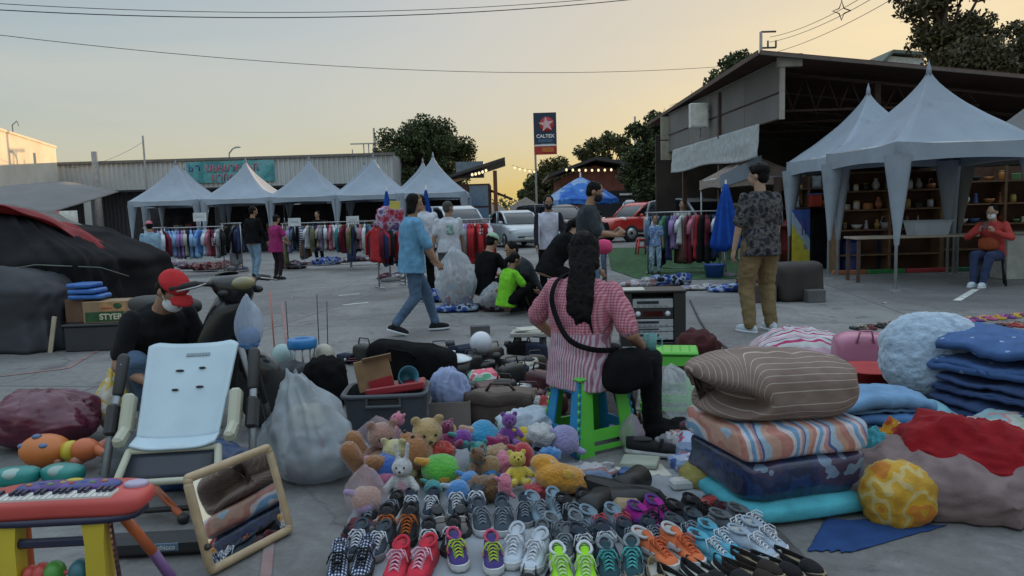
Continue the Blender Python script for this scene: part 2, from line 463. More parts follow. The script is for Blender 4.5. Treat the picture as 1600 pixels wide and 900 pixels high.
tp = [gnd(948,388),gnd(1100,386),gnd(1330,408),gnd(1190,436),gnd(1000,438),gnd(955,422)]
flat('turf',tp,0.012,TURF)
WHITEP = mat('worn_white_paint',(0.55,0.55,0.53),rough=0.8,var=0.3,vscale=9,dirt=((0.2,0.2,0.2),7,0.5))
for i,(a,b_) in enumerate([((690,411),(800,402)),((690,404),(800,396)),((530,462),(562,459)),((536,477),(575,473)),((1495,470),(1525,452)),((960,372),(1060,370))]):
 A,B = gnd(*a),gnd(*b_); d = (B - A).normalized(); n = Vector((-d.y,d.x,0)) * 0.05
 flat('painted_line',[A - n,B - n,B + n,A + n],0.004 + 0.001 * (i % 2),WHITEP)
REDP = mat('faded_red_paint',(0.26,0.13,0.12),rough=0.85,var=0.4,vscale=6,dirt=((0.22,0.2,0.2),5,0.42))
for a,b_ in [((-30,592),(105,576)),((105,576),(165,541)),((430,760),(415,905)),((440,470),(452,560))]:
 A,B = gnd(*a),gnd(*b_); d = (B - A).normalized(); n = Vector((-d.y,d.x,0)) * 0.022
 flat('painted_line',[A - n,B - n,B + n,A + n],0.005,REDP)
# bits of litter on the slabs
LIT = mat('paper_litter',(0.5,0.5,0.48),rough=0.9)
for i in range(26):
 px,py = RND.uniform(180,1500),RND.uniform(425,530)
 p = gnd(px,py); s_ = RND.uniform(0.015,0.05)
 b_ = MB(); a0 = RND.random() * 6
 b_.add([(p.x + math.cos(a0 + k * 1.6) * s_,p.y + math.sin(a0 + k * 1.6) * s_ * .7,0.006 + 0.008 * (k % 2)) for k in range(4)],[(0,1,2,3)],smooth=False)
 tag(b_.build('litter_scrap',LIT),'small scrap of litter lying on the concrete','litter','litter scraps on the concrete')
# trees
LEAFD = mat('dark_leaves',(0.045,0.062,0.022),rough=0.6,var=0.55,vscale=1.3,spec=0.3)
LEAFM = mat('olive_leaves',(0.075,0.085,0.03),rough=0.6,var=0.5,vscale=1.2,spec=0.3)
LEAFB = mat('brown_green_leaves',(0.07,0.062,0.028),rough=0.65,var=0.5,vscale=1.1,spec=0.3)
BARK = mat('bark',(0.11,0.085,0.065),rough=0.95,var=0.35,vscale=8,bump=0.8,bscale=18)
def leaf_mesh(name,centres,radii,per,size,seed,m,flatz=0.8):
 rg = np.random.default_rng(seed); P = []
 for c,r in zip(centres,radii):
  n = int(1.8 * per * (r / np.mean(radii)) ** 2)
  d = rg.normal(size=(n,3)); d /= np.linalg.norm(d,axis=1)[:,None]
  d *= (rg.random(n) ** 0.5)[:,None] * r * 1.12; d[:,2] *= flatz
  P.append(d + np.array(c))
 P = np.concatenate(P); n = len(P)
 a = rg.normal(size=(n,3)); a /= np.linalg.norm(a,axis=1)[:,None]
 b = rg.normal(size=(n,3)); b -= a * (a * b).sum(1)[:,None]; b /= np.linalg.norm(b,axis=1)[:,None]
 sz = size * (0.35 + 0.8 * rg.random(n))[:,None]
 V = np.stack([P - a * sz,P + b * sz * .55,P + a * sz,P - b * sz * .55],1).reshape(-1,3)
 me = bpy.data.meshes.new(name); me.vertices.add(4 * n); me.vertices.foreach_set('co',V.ravel())
 me.loops.add(4 * n); me.loops.foreach_set('vertex_index',np.arange(4 * n)); me.polygons.add(n)
 me.polygons.foreach_set('loop_start',np.arange(n) * 4); me.polygons.foreach_set('loop_total',np.full(n,4))
 me.materials.append(m); me.update(); me.validate(); return me
def tree(label,x,y,h,z0,rx,ry,ncl,per,leaf,m,seed,shape='round',group='trees beyond the market',cl=0.26,lean=0):
 rr = random.Random(seed)
 t = thing('tree',label,'tree',(x,y,0),group=group)
 mb = MB(); r0 = 0.03 * h
 top = Vector((lean,0,z0 + (h - z0) * 0.6))
 mb.tube([(0,0,-0.1),(lean * .2,0.05,z0 * .5),(lean * .5,-0.05,z0),top],[r0 * 1.3,r0,r0 * .8,r0 * .3],9)
 cs,rs = [],[]
 zc,hz = (z0 + h) / 2,(h - z0) / 2
 for i in range(ncl):
  while True:
   p = Vector((rr.uniform(-1,1),rr.uniform(-1,1),rr.uniform(-1,1)))
   if p.length <= 1 and (p.length > 0.45 or rr.random() < .4): break
  k = 1.0
  if shape == 'umbrella': k = 0.55 + 0.45 * (p.z * .5 + .5) if p.z < 0 else 1.0
  if shape == 'columns': k = 0.9 - 0.3 * p.z
  c = (p.x * rx * k * (1 - cl * .5) + lean * .8,p.y * ry * k * (1 - cl * .5),zc + p.z * hz * 0.88)
  cs.append(c); rs.append(min(rx,hz) * cl * rr.uniform(0.6,1.35))
  if rr.random() < .75:
   st = Vector((lean * .5,0,z0 * rr.uniform(.75,1.0) + (h - z0) * .12)); e = Vector(c); mid = st.lerp(e,.5) + Vector((rr.uniform(-.2,.2),0,rr.uniform(0,.4)))
   mb.tube([st,mid,e],[r0 * .4,r0 * .25,r0 * .08],5)
 mb.build('trunk',BARK,t)
 o = bpy.data.objects.new('crown',leaf_mesh('crown',cs,rs,per,leaf,seed,m)); COL.objects.link(o); o.parent = t
 return t
def tpx(px,Y): return (px - 800) / FPX * Y
tree('broad dark rounded tree behind the white tents by the roof',tpx(668,52),52,8.2,2.0,3.9,3.2,95,260,0.13,LEAFD,3,cl=0.24)
tree('bushy olive tree at the foot of the petrol sign',tpx(868,72),72,6.6,1.0,3.4,3,60,190,0.17,LEAFM,4)
tree('low round tree at the left of the petrol sign pole',tpx(840,70),70,4.6,.6,1.6,2,30,190,0.16,LEAFM,14)
tree('feathery tree rising behind the red gabled roof',tpx(950,60),60,7.9,3.2,2.6,2.2,34,120,0.17,LEAFM,5,cl=0.24)
tree('dark tree close beside the end of the grey hall',tpx(1020,38),38,6.6,1.2,1.5,1.8,60,190,0.12,LEAFD,6,cl=0.34)
tree('tall dark tree standing behind the cream end panels of the hall',tpx(1075,40),40,5.2,0.8,2.0,1.8,55,200,0.12,LEAFD,16,cl=0.32)
tree('upright tree with column shaped clumps behind the utility pole',tpx(1152,47),47,11.2,5.5,2.3,2.0,26,190,0.16,LEAFD,7,cl=0.3,shape='columns')
tree('tallest tree with bare stems above the hall roof',tpx(1466,36),36,12.8,8.0,2.1,2.0,30,120,0.14,LEAFB,8,cl=0.28)
tree('brown green bushy tree at the right end of the hall roof',tpx(1560,34),34,9.6,4.5,3.2,2.6,62,150,0.14,LEAFB,9,cl=0.26)
tree('low dark tree beside the white gabled house',tpx(1500,38),38,9.4,5.0,1.9,1.8,36,190,0.13,LEAFD,10,cl=0.3)
tree('small tree top showing over the sunlit wall',tpx(-20,46),46,8.2,5.0,1.5,1.5,30,160,0.13,LEAFD,12,cl=0.32)
# far mass that closes the horizon
rr_ = random.Random(5); cs = [(rr_.uniform(-110,130),rr_.uniform(118,130),rr_.uniform(0.5,3.2)) for _ in range(260)]
o = bpy.data.objects.new('distant_treeline',leaf_mesh('distant_treeline',cs,[rr_.uniform(1.4,2.6) for _ in cs],60,0.4,6,LEAFM)); COL.objects.link(o)
tag(o,'far hazy line of trees along the horizon','treeline',kind='stuff')
cs = [(rr_.uniform(9,44),rr_.uniform(53,60),rr_.uniform(0.8,6.4)) for _ in range(230)]  # tree mass added behind the hall to keep low sun off the ground
o = bpy.data.objects.new('wooded_edge',leaf_mesh('wooded_edge',cs,[rr_.uniform(1.0,1.7) for _ in cs],60,0.3,7,LEAFD)); COL.objects.link(o)
tag(o,'trees added behind the hall to block the low sun','trees',kind='stuff')
# buildings
WALLW = mat('sunlit_plaster',(0.62,0.58,0.5),rough=0.9,var=0.1,vscale=0.8,bump=0.15,bscale=6,dirt=((0.42,0.4,0.36),0.5,0.6))
def corr(b,x0,x1,z0,z1,y,pitch=0.25,amp=0.04,mi=0):
 n = int(abs(x1 - x0) / pitch * 4)
 b.sheet(lambda u,v: (x0 + (x1 - x0) * u,y - amp * (1 if int(u * n) % 4 < 2 else -1),z0 + (z1 - z0) * v),n,1,0.0,mi,smooth=False)
# sunlit white wall at the far left
t = thing('white_building','white plastered building lit warm yellow by the low sun','building')
A,B = at(93,300,45),at(-120,300,28); A.z = B.z = 0
d = (A - B); dn = d.normalized(); nrm = Vector((dn.y,-dn.x,0))
ztop = 6.1
b = MB(); X = Matrix.Translation((A + B) / 2 - nrm * 2.0); ang = math.degrees(math.atan2(dn.y,dn.x))
b.box((A + B) / 2 - nrm * 2.0 + Vector((0,0,ztop / 2)),(d.length,4.0,ztop),rz=ang); b.build('wall',WALLW,t)
b = MB(); b.box((A + B) / 2 - nrm * 2.0 + Vector((0,0,ztop + 0.06)),(d.length + .1,4.1,0.12),rz=ang); b.build('parapet',WALLW,t)
GREYM = mat('grey_metal',(0.28,0.29,0.3),rough=0.5,metal=0.6)
b = MB(); q = A.lerp(B,.35) + Vector((0,0,ztop + .1)) - nrm * .3
b.tube([q,q + Vector((0,0,.5)),q + Vector((.25,0,.7)),q + Vector((.35,0,.45))],0.03,6); b.build('vent_pipe',GREYM,t)
# corrugated warehouse
WH = mat('white_corrugated_steel',(0.52,0.55,0.57),rough=0.45,metal=0.2,var=0.08,vscale=0.4,dirt=((0.36,0.37,0.37),0.6,0.58))
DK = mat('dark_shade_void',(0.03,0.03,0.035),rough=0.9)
SHUT = mat('grey_roller_shutter',(0.085,0.09,0.1),rough=0.5,metal=0.4,var=0.1)
YW = 46.0; xl,xr = tpx(60,YW),tpx(622,YW)
t = thing('warehouse','long white corrugated warehouse behind the row of tents','building')
b = MB(); corr(b,xl,xr,3.45,5.15,YW,0.3); b.box(((xl + xr) / 2,YW + 6.05,2.6),(xr - xl,12,5.2)); b.build('wall',WH,t)
b = MB(); b.box(((xl + xr) / 2,YW - .02,5.24),(xr - xl + .3,.3,.16)); b.build('eave_trim',mat('dark_trim',(0.16,0.15,0.14),rough=.6),t)
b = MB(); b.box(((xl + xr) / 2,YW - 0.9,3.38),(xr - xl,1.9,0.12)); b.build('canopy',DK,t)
b = MB(); corr(b,xl,xr,0,3.3,YW - 0.06,0.24,0.03); b.build('roller_shutter',SHUT,t)
for px in (149,330,470,560):
 b = MB(); b.box((tpx(px,YW - 1.7),YW - 1.7,1.65),(.42,.42,3.3)); b.build('column',WH,t)
# turquoise banner with pink lettering on the warehouse
t = thing('banner','turquoise banner with pink lettering on the warehouse front','banner',(tpx(372,YW),YW - .12,4.45))
BAN = mat('turquoise_vinyl',(0.07,0.3,0.33),rough=0.5,pattern=P_camo([(0.06,0.26,0.3),(0.1,0.36,0.38),(0.16,0.4,0.45)],0.9))
b = MB(); b.box((0,0,0),(5.4,.04,1.3)); b.build('panel',BAN,t)
PINK = mat('pink_lettering',(0.55,0.13,0.2),rough=.6)
def glyphs(parent,m,y,x0,z0,n,w,h,seed,th=0.02,name='lettering',wt=0.1):
 """short rounded strokes like looping script"""
 r_ = random.Random(seed); b = MB()
 for i in range(n):
  cx = x0 + i * w; k = r_.choice('nulob')
  pts = {'n': [(-.35,0),(-.35,1),(.3,1),(.35,0)],'u': [(-.35,1),(-.35,.05),(.3,.05),(.35,1)],'l': [(-.3,.8),(0,1),(.3,.7),(.3,0)],
               'o': [(-.3,.2),(-.3,.8),(.3,.8),(.3,.2),(-.2,.2)],'b': [(-.3,1),(-.3,0),(.3,0),(.3,.5),(0,.6)]}[k]
  b.tube([(cx + a * w * .85,y,z0 + c * h) for a,c in pts],min(w,h) * wt,5)
 return b.build(name,m,parent)
glyphs(t,PINK,-.04,-1.3,0.02,9,.36,.42,3); glyphs(t,PINK,-.04,-1.0,-.55,4,.36,.4,4); glyphs(t,mat('dark_blue_lettering',(.05,.08,.25),rough=.6),-.04,-2.4,.1,2,.4,.35,5)
# dark wooden building with slanted roof and glass front
WOODD = mat('dark_timber',(0.09,0.045,0.03),rough=.8,var=.3,vscale=3)
GLB = mat('blue_reflecting_glass',(0.1,0.17,0.26),rough=0.15,spec=0.8)
ROOFD = mat('dark_roof_sheet',(0.05,0.045,0.045),rough=.6,var=.2)
t = thing('shop_building','dark timber shop with slanted roof and blue glass front','building')
Yb = 42.0
b = MB(); x0,x1 = tpx(700,Yb),tpx(770,Yb); b.box(((x0 + x1) / 2,Yb + 2,1.55),(x1 - x0,4,3.1)); b.build('wall',WOODD,t)
xa,xb = tpx(690,Yb),tpx(795,Yb)
b = MB(); b.add([(xa,Yb - .6,3.25),(xb,Yb - .6,4.35),(xb,Yb + 5,4.35),(xa,Yb + 5,3.25),(xa,Yb - .6,3.4),(xb,Yb - .6,4.5),(xb,Yb + 5,4.5),(xa,Yb + 5,3.4)],
 [(0,3,2,1),(4,5,6,7),(0,1,5,4),(1,2,6,5),(2,3,7,6),(3,0,4,7)],smooth=False); b.build('roof',ROOFD,t)
b = MB(); b.box((tpx(779,Yb),Yb - .1,1.9),(.22,.25,3.8)); b.build('post',mat('rust_brown_post',(.16,.06,.03),rough=.7),t)
for k,(z0,z1) in enumerate(((0.3,1.75),(1.85,3.0))):
 b = MB(); b.box((tpx(753,Yb),Yb - .03,(z0 + z1) / 2),(1.05,.05,z1 - z0)); b.build('window',GLB,t)
b = MB(); b.add([(tpx(770,Yb),Yb + .3,2.7),(tpx(805,Yb),Yb + .3,2.15),(tpx(805,Yb),Yb + 3,2.15),(tpx(770,Yb),Yb + 3,2.7),(tpx(770,Yb),Yb + .3,2.8),(tpx(805,Yb),Yb + .3,2.25),(tpx(805,Yb),Yb + 3,2.25),(tpx(770,Yb),Yb + 3,2.8)],
 [(0,3,2,1),(4,5,6,7),(0,1,5,4),(1,2,6,5),(2,3,7,6),(3,0,4,7)],smooth=False); b.build('side_awning',WOODD,t)
b = MB(); b.box((tpx(738,Yb),Yb + 2,4.0),(1.6,1.2,.9)); b.build('roof_tank',mat('grey_blue_tank',(.16,.2,.24),rough=.5),t)
# red gabled building
REDW = mat('red_brown_boards',(0.23,0.08,0.06),rough=.8,var=.25,vscale=2)
Yg = 46.0
t = thing('gabled_building','low red brown building with a shallow dark gable roof','building')
xs = [tpx(p,Yg) for p in (868,933,1030)]
b = MB(); b.prism([(xs[0] + .5,0),(xs[2],0),(xs[2],3.3),(xs[1],4.2),(xs[0] + .5,3.45)],7,T((0,Yg + 3.8,0))); b.build('wall',REDW,t)
b = MB(); b.prism([(xs[0] - .3,3.5),(xs[1],4.45),(xs[2] + .6,3.6),(xs[2] + .6,3.78),(xs[1],4.65),(xs[0] - .3,3.68)],9,T((0,Yg + 3.6,0))); b.build('roof',ROOFD,t)
b = MB(); b.box((tpx(975,Yg),Yg + .22,1.3),(4.2,.1,2.6)); b.build('shaded_doorway',DK,t)
b = MB(); b.box((tpx(983,Yg),Yg + .1,2.35),(.9,.12,.12)); b.build('door_lamp',mat('unlit_lamp_tube',(.7,.7,.65),rough=.4),t)
# low white canopies far off
LTARP = mat('pale_tarp',(0.45,0.44,0.42),rough=.7,var=.15)
for (p0,p1,z,Y_,lab) in ((800,850,2.6,58,'pale low canopy seen in the gap left of the petrol sign'),(760,800,2.3,62,'low pale canopy behind the timber shop')):
 t = thing('market_canopy',lab,'canopy')
 b = MB(); b.prism([(tpx(p0,Y_),z - .7),(tpx((p0 + p1) / 2,Y_),z),(tpx(p1,Y_),z - .8),(tpx(p1,Y_),z - 1.0),(tpx(p0,Y_),z - 1.0)],3,T((0,Y_,0))); b.build('cover',LTARP,t)
 for p in (p0 + 4,p1 - 4):
  b = MB(); b.tube([(tpx(p,Y_),Y_ - 1.2,0),(tpx(p,Y_),Y_ - 1.2,z - 1)],.05,6); b.build('pole',GREYM,t)
# white gabled house beyond the hall
Yh = 60.0
t = thing('white_house','white gabled house peeping over the hall roof','house')
HW = mat('white_house_wall',(0.6,0.62,0.6),rough=.8)
xa,xb,xm = tpx(1372,Yh),tpx(1440,Yh),tpx(1388,Yh)
b = MB(); b.prism([(xa,0),(xb,0),(xb,12.6),(xm,12.9),(xa,11.8)],7,T((0,Yh + 3.6,0))); b.build('wall',HW,t)
b = MB(); b.prism([(xa - .4,11.8),(xm,13.05),(xb + .3,12.75),(xb + .3,13.0),(xm,13.3),(xa - .4,12.05)],8,T((0,Yh + 3.6,0))); b.build('roof',mat('grey_green_roof',(.12,.14,.12),rough=.7),t)
b = MB(); b.box((tpx(1390,Yh),Yh + .05,11.7),(.7,.1,.8)); b.build('window',GLB,t)
# petrol station sign
Ys = 68.0
t = thing('petrol_sign','tall blue petrol station sign with red star and red foot strip','sign',(tpx(858,Ys),Ys,0))
zt,zb,zr = 1.4 + (331.5 - 180) / FPX * Ys,1.4 + (331.5 - 229) / FPX * Ys,1.4 + (331.5 - 243) / FPX * Ys
NAVY = mat('sign_navy',(0.02,0.035,0.07),rough=.5,var=.05,vscale=1); SRED = mat('sign_red',(0.42,0.035,0.04),rough=.5); SWH = mat('sign_white',(.7,.72,.75),rough=.5)
b = MB(); b.box((0,0,(zt + zb) / 2),(2.05,.35,zt - zb)); b.build('board',NAVY,t)
b = MB(); b.box((0,0,(zb + zr) / 2 - .03),(2.05,.34,zb - zr - .06)); b.build('foot_strip',SRED,t)
b = MB(); b.box((.2,-.2,(zb + zr) / 2),(1.1,.04,.45)); b.build('strip_panel',mat('sign_orange',(.45,.13,.03),rough=.5),t)
b = MB(); b.box((0,-.19,zb - .02),(1.9,.04,.14)); b.build('strip_line',SWH,t)
cx,cz = .12,zt - 1.05
b = MB(); b.lathe([(0.0,0),(.66,0),(.66,.04),(0,.04)],28,T((cx + .05,-.18,cz),rx=90)); b.build('disc',SRED,t)
b = MB(); out = []
for k in range(10):
 a = math.pi / 2 + k * math.pi / 5 + .12; r_ = .72 if k % 2 == 0 else .28; out.append((cx + r_ * math.cos(a),cz + r_ * math.sin(a)))
b.prism(out,.04,T((0,-.25,0))); b.build('star',mat('sign_star',(.62,.42,.45),rough=.5),t)
def text(parent,s,m,loc,size,rx=90,rz=0,name='lettering',ext=0.004,sx=1.0,align='CENTER',bold=0.0):
 c = bpy.data.curves.new(name,'FONT'); c.body = s; c.size = size; c.extrude = ext; c.align_x = align; c.align_y = 'CENTER'; c.offset = bold
 tmp = bpy.data.objects.new('tmp_text',c); COL.objects.link(tmp)
 me = bpy.data.meshes.new_from_object(tmp.evaluated_get(bpy.context.evaluated_depsgraph_get())); bpy.data.objects.remove(tmp); bpy.data.curves.remove(c)
 me.materials.clear(); me.materials.append(m)
 o = bpy.data.objects.new(name,me); COL.objects.link(o); o.parent = parent
 o.matrix_local = T(loc,rx=rx,rz=rz,s=(sx,1,1)); return o
text(t,'CALTEX',SWH,(0,-.2,zt - 2.1),.44,bold=.012)
b = MB(); b.box((0,-.19,zt - 2.5),(1.3,.03,.3)); b.build('price_panel',mat('sign_dim_blue',(.05,.12,.2),rough=.4),t)
b = MB(); b.box((.2,-.19,zt - 2.83),(1.2,.03,.12)); b.build('lower_line',mat('sign_pale_blue',(.25,.3,.36),rough=.5),t)
b = MB(); b.box((-.93,0,zr / 2),(.18,.3,zr)); b.build('pole',GREYM,t)
# the open hall
HALLP = mat('grey_fibre_panel',(0.17,0.16,0.155),rough=.75,var=.14,vscale=.9,dirt=((.22,.21,.2),.8,.62))
HALLT = mat('brown_steel',(0.09,0.055,0.045),rough=.6,metal=.2)
RUSTY = mat('rusty_roof_sheet',(0.075,0.035,0.026),rough=.8,var=.35,vscale=.7)
HX0,HY0,HX1,HY1 = 5.86,16.0,5.32,24.7
t = thing('market_hall','open sided hall with grey fascia panels and dark brown roof','building')
def hx(Y): return HX0 + (HX1 - HX0) * (Y - HY0) / (HY1 - HY0)
ys = [16.0,18.15,20.6,22.6,24.7]
for i in range(4):
 a,c = ys[i] + .01,ys[i + 1] - .01
 b = MB(); b.add([(hx(a),a,3.23),(hx(c),c,3.23),(hx(c),c,4.5),(hx(a),a,4.5),(hx(a) + .04,a,3.23),(hx(c) + .04,c,3.23),(hx(c) + .04,c,4.5),(hx(a) + .04,a,4.5)],
  [(0,3,2,1),(4,5,6,7),(0,1,5,4),(1,2,6,5),(2,3,7,6),(3,0,4,7)],smooth=False); b.build('fascia_panel',HALLP,t)
 for zz in (3.24,3.8,4.47):
  b = MB(); b.tube([(hx(a) - .012,a,zz),(hx(c) - .012,c,zz)],.018,4); b.build('fascia_batten',HALLT if zz < 4 else mat('pale_batten',(.24,.23,.22),rough=.6),t)
b = MB(); b.box((hx(16) - .02,15.97,3.86),(.09,.09,1.3)); b.build('corner_post',mat('cream_post',(.32,.3,.26),rough=.7),t)
b = MB(); b.box((hx(16) + .12,15.93,4.42),(.5,.12,.26)); b.build('corner_bracket',mat('cream_post',(.32,.3,.26)),t)
for z0,z1 in ((3.0,3.62),(3.66,4.4)):
 b = MB(); b.box((hx(24.7) - .08,24.75,(z0 + z1) / 2),(.36,.1,z1 - z0)); b.build('end_panel',mat('cream_end_panel',(.34,.31,.25),rough=.8),t)
# roof sheet: high on the facade side, falling to the right, ribbed underneath
def roofz(X): return 4.46 - 0.118 * (X - 5.86)
b = MB()
b.sheet(lambda u,v: (5.3 + 22 * v,15.7 + 12.5 * u,roofz(5.3 + 22 * v) + .05 * (0 if int(u * 60) % 2 else 1)),60,1,.03,smooth=False); b.build('roof',RUSTY,t)
b = MB(); b.add([(5.28,15.66,roofz(5.28) - .02),(27.4,15.66,roofz(27.4) - .02),(27.4,15.66,roofz(27.4) + .05),(5.28,15.66,roofz(5.28) + .05),(5.28,15.72,roofz(5.28) - .02),(27.4,15.72,roofz(27.4) - .02),(27.4,15.72,roofz(27.4) + .05),(5.28,15.72,roofz(5.28) + .05)],
 [(0,1,2,3),(5,4,7,6),(0,4,5,1),(3,2,6,7),(0,3,7,4),(1,5,6,2)],smooth=False); b.build('roof_edge',mat('edge_trim',(.13,.1,.09),rough=.5),t)
b = MB(); b.sheet(lambda u,v: (5.25,15.7 + 12.4 * u,4.50 + .10 * v),4,1,.03,smooth=False); b.build('roof_edge',HALLT,t)
for Yp in (16.9,19.2,21.6,24.2):      # purlin trusses
 b = MB(); zt_ = lambda X: roofz(X) - .12
 b.tube([(5.9,Yp,zt_(5.9)),(26,Yp,zt_(26))],.04,5); b.tube([(5.9,Yp,3.5),(10.6,Yp,3.5)],.035,5)
 for k in range(9):
  xa = 5.9 + k * .52; b.tube([(xa,Yp,3.5),(xa + .26,Yp,zt_(xa + .26)),(xa + .52,Yp,3.5)],.02,4)
 b.build('truss',HALLT,t)
for (X,Y) in ((5.75,24.4),(8.3,16.9),(14.2,16.9),(20,16.9),(5.62,19.8),(10.4,24),(15,24),(12,20.4)):
 b = MB(); b.box((X,Y,roofz(X) / 2 - .06),(.13,.13,roofz(X) - .1)); b.build('post',HALLT,t)
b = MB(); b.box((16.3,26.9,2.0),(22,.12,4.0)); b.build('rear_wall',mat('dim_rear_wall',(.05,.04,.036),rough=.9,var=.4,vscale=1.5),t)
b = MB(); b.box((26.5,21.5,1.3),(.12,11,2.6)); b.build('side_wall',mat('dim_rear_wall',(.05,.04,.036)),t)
b = MB(); b.box((5.78,22.0,.12),(.6,.4,.24)); b.build('plinth',HALLP,t)
# tube lamps under the hall roof (unlit)
# white tarp hung below the fascia
TARPW = cloth('white_tarp',(.42,.44,.46),rough=.6,sheen=0,bump=.06,bscale=3)
def hang(u,v):
 Y = 17.1 + (24.1 - 17.1) * u; zb = 2.50 - .1 * math.sin(u * 9) * .4 + .06 * u
 w = .025 * math.sin(u * 13 + v * 2) * v + .03 * noise.noise(Vector((u * 9,v * 3,1)))
 return (hx(Y) - .06 - w - .05 * v,Y - .12 * v * (1 - u),3.26 + (zb - 3.26) * v)
b = MB(); b.sheet(hang,70,14,.008); tag(b.build('white_tarp',TARPW),'white tarpaulin hung under the grey hall fascia','tarpaulin')
t = thing('sign_box','white box sign sticking out from the hall fascia','sign',(5.25,20.6,3.9))
b = MB(); b.box((0,0,0),(.5,.22,.66),bev=.02); b.build('casing',mat('white_sign_case',(.6,.6,.57),rough=.5),t)
b = MB(); b.box((.0,-.116,0),(.4,.01,.55)); b.build('face',mat('sign_face',(.72,.7,.64),rough=.4),t)
b = MB(); b.tube([(.25,0,.1),(.42,0,.1)],.025,6); b.tube([(.05,0,-.33),(.05,0,-.6)],.015,5); b.build('bracket',GREYM,t)
# poles and wires
CONC = mat('pole_concrete',(.27,.26,.25),rough=.9)
def pole(px,ytop,Y,r,label,extra=None,ybase=None):
 p = at(px,ytop,Y); t = thing('utility_pole',label,'pole',(p.x,Y,0))
 b = MB(); b.tube([(0,0,-.1),(0,0,p.z)],[r * 1.15,r * .85],8); b.build('shaft',CONC,t); return t,p.z
pole(147,237,44,.2,'thick concrete pole in front of the warehouse'); pole(223,212,40,.06,'thin tall mast left of the first tent')
t,z = pole(358,240,50,.06,'street lamp pole rising behind the second tent'); t.name = 'street_lamp'; t['category'] = 'lamp'
b = MB(); b.tube([(0,0,z),(.25,0,z + .3),(.5,0,z + .4)],.05,6); b.build('arm',GREYM,t); b = MB(); b.ell((.6,0,z + .4),(.22,.09,.06)); b.build('lamp_head',GREYM,t)
t,z = pole(584,200,62,.1,'tall utility pole with a crossarm beside the dark round tree')
b = MB(); b.box((-1.0,0,z - 1.25),(2.0,.1,.1)); b.build('crossarm',GREYM,t)
for dx in (-.9,-.5,-.1,-1.7):
 b = MB(); b.tube([(dx if dx > -1.5 else -1.85,0,z - (1.25 if dx > -1.5 else 1.7)),(dx if dx > -1.5 else -1.85,0,z - 4.3)],.05,5); b.build('down_pipe',GREYM,t)
pole(461,0 + 285,70,.08,'distant thin pole in the gap beyond the sign')
t,z = pole(992,182,45,.07,'slim metal pole rising between the trees by the hall')
t,z = pole(1189,50,38,.09,'utility pole with hooked crossarms behind the hall roof')
IRON = mat('dark_iron',(.08,.07,.065),rough=.7)
for dz in (0,-.78,-1.45):
 b = MB(); pts = [(0,0,z + dz),(.75 if dz > -1.4 else .5,0,z + dz)]
 b.tube(pts,.05,5); b.build('crossarm',IRON,t)
 if dz < 0:
  for xx in ((.35,.75) if dz > -1 else (.5,)):
   b = MB(); b.tube([(xx,0,z + dz),(xx,0,z + dz + .35)],.045,6); b.build('insulator',IRON,t)
WIRE = mat('black_wire',(.03,.03,.03),rough=.6)
def wire(pa,pb,sag,r,label,name='power_cable'):
 b = MB(); n = 26; pts = []
 for i in range(n + 1):
  u = i / n; p = pa.lerp(pb,u); pts.append((p.x,p.y,p.z - sag * 4 * u * (1 - u)))
 b.tube(pts,r,5); return tag(b.build(name,WIRE),label,'cable','overhead cables')
wire(at(-60,2,24),at(1050,-14,30),.55,.012,'upper of the two overhead cables along the top of the sky')
wire(at(-60,12,24),at(1050,-8,30),.55,.017,'lower thicker overhead cable along the top of the sky')
wire(at(-80,45,30),at(1128,104,46),.9,.014,'single thin wire sloping across the middle of the sky')
wire(at(100,262,44),at(223,222,40),.35,.008,'slack wire from the warehouse roof to the thin mast')
P0 = Vector((tpx(1196,38),38,0))
for i,(ya,yb,xb,lab) in enumerate(((58,-20,1372,'top cable from the hooked utility pole'),(66,-20,1392,'middle cable from the hooked utility pole'),(84,-20,1425,'lowest cable from the hooked utility pole'))):
 wire(at(1203,ya,38),at(xb,yb,26),.25,.012,lab)
wire(at(1045,166,52),at(1195,80,38),.25,.012,'cable from the hooked pole down to the distant star lamp'); wire(at(990,200,60),at(1195,92,38),.3,.012,'lower cable running left from the hooked pole')
def star_lamp(px,py,Y,s,label):
 p = at(px,py,Y); t = thing('star_lamp',label,'lamp',p,s=s,group='wire star ornaments on the cables')
 b = MB()
 o = [(math.cos(math.pi / 2 * k / 2) * (1 if k % 2 == 0 else .38),math.sin(math.pi / 2 * k / 2) * (1 if k % 2 == 0 else .38)) for k in range(9)]
 b.tube([(x,0,z) for x,z in o],.07,5); b.build('frame',IRON,t); b = MB(); b.tube([(0,0,1),(0,0,1.4)],.05,5); b.build('hook',IRON,t)
star_lamp(1315,17,27,.32,'large wire star ornament hanging high on the cables'); star_lamp(1081,152,48,.3,'small star ornament just above the hall roof line'); star_lamp(1038,176,54,.26,'faint small star ornament left of the hall roof corner')
# string lights under the timber shop roof and the gabled roof
BULB = mat('warm_bulb',(.8,.7,.5),rough=.3,emit=((1,.75,.4),.5))
def string_lights(pa,pb,n,label,r=.07):
 t = thing('string_lights',label,'lights'); b = MB(); b.tube([pa,(pa + pb) / 2 - Vector((0,0,.1)),pb],.012,4); b.build('cord',WIRE,t)
 for i in range(n):
  b = MB(); u = (i + .5) / n; b.ell(pa.lerp(pb,u) - Vector((0,0,.12 + .4 * u * (1 - u) * .4)),(r,r,r * 1.2),n=8,m=6); b.build('bulb',BULB,t)
string_lights(at(735,270,41),at(762,262,41),5,'string of bulbs under the slanted shop roof'); string_lights(at(800,258,45),at(838,266,50),5,'string of bulbs between the shop and the petrol sign')
string_lights(at(880,262,45),at(960,262,45),8,'string of bulbs under the gabled roof')
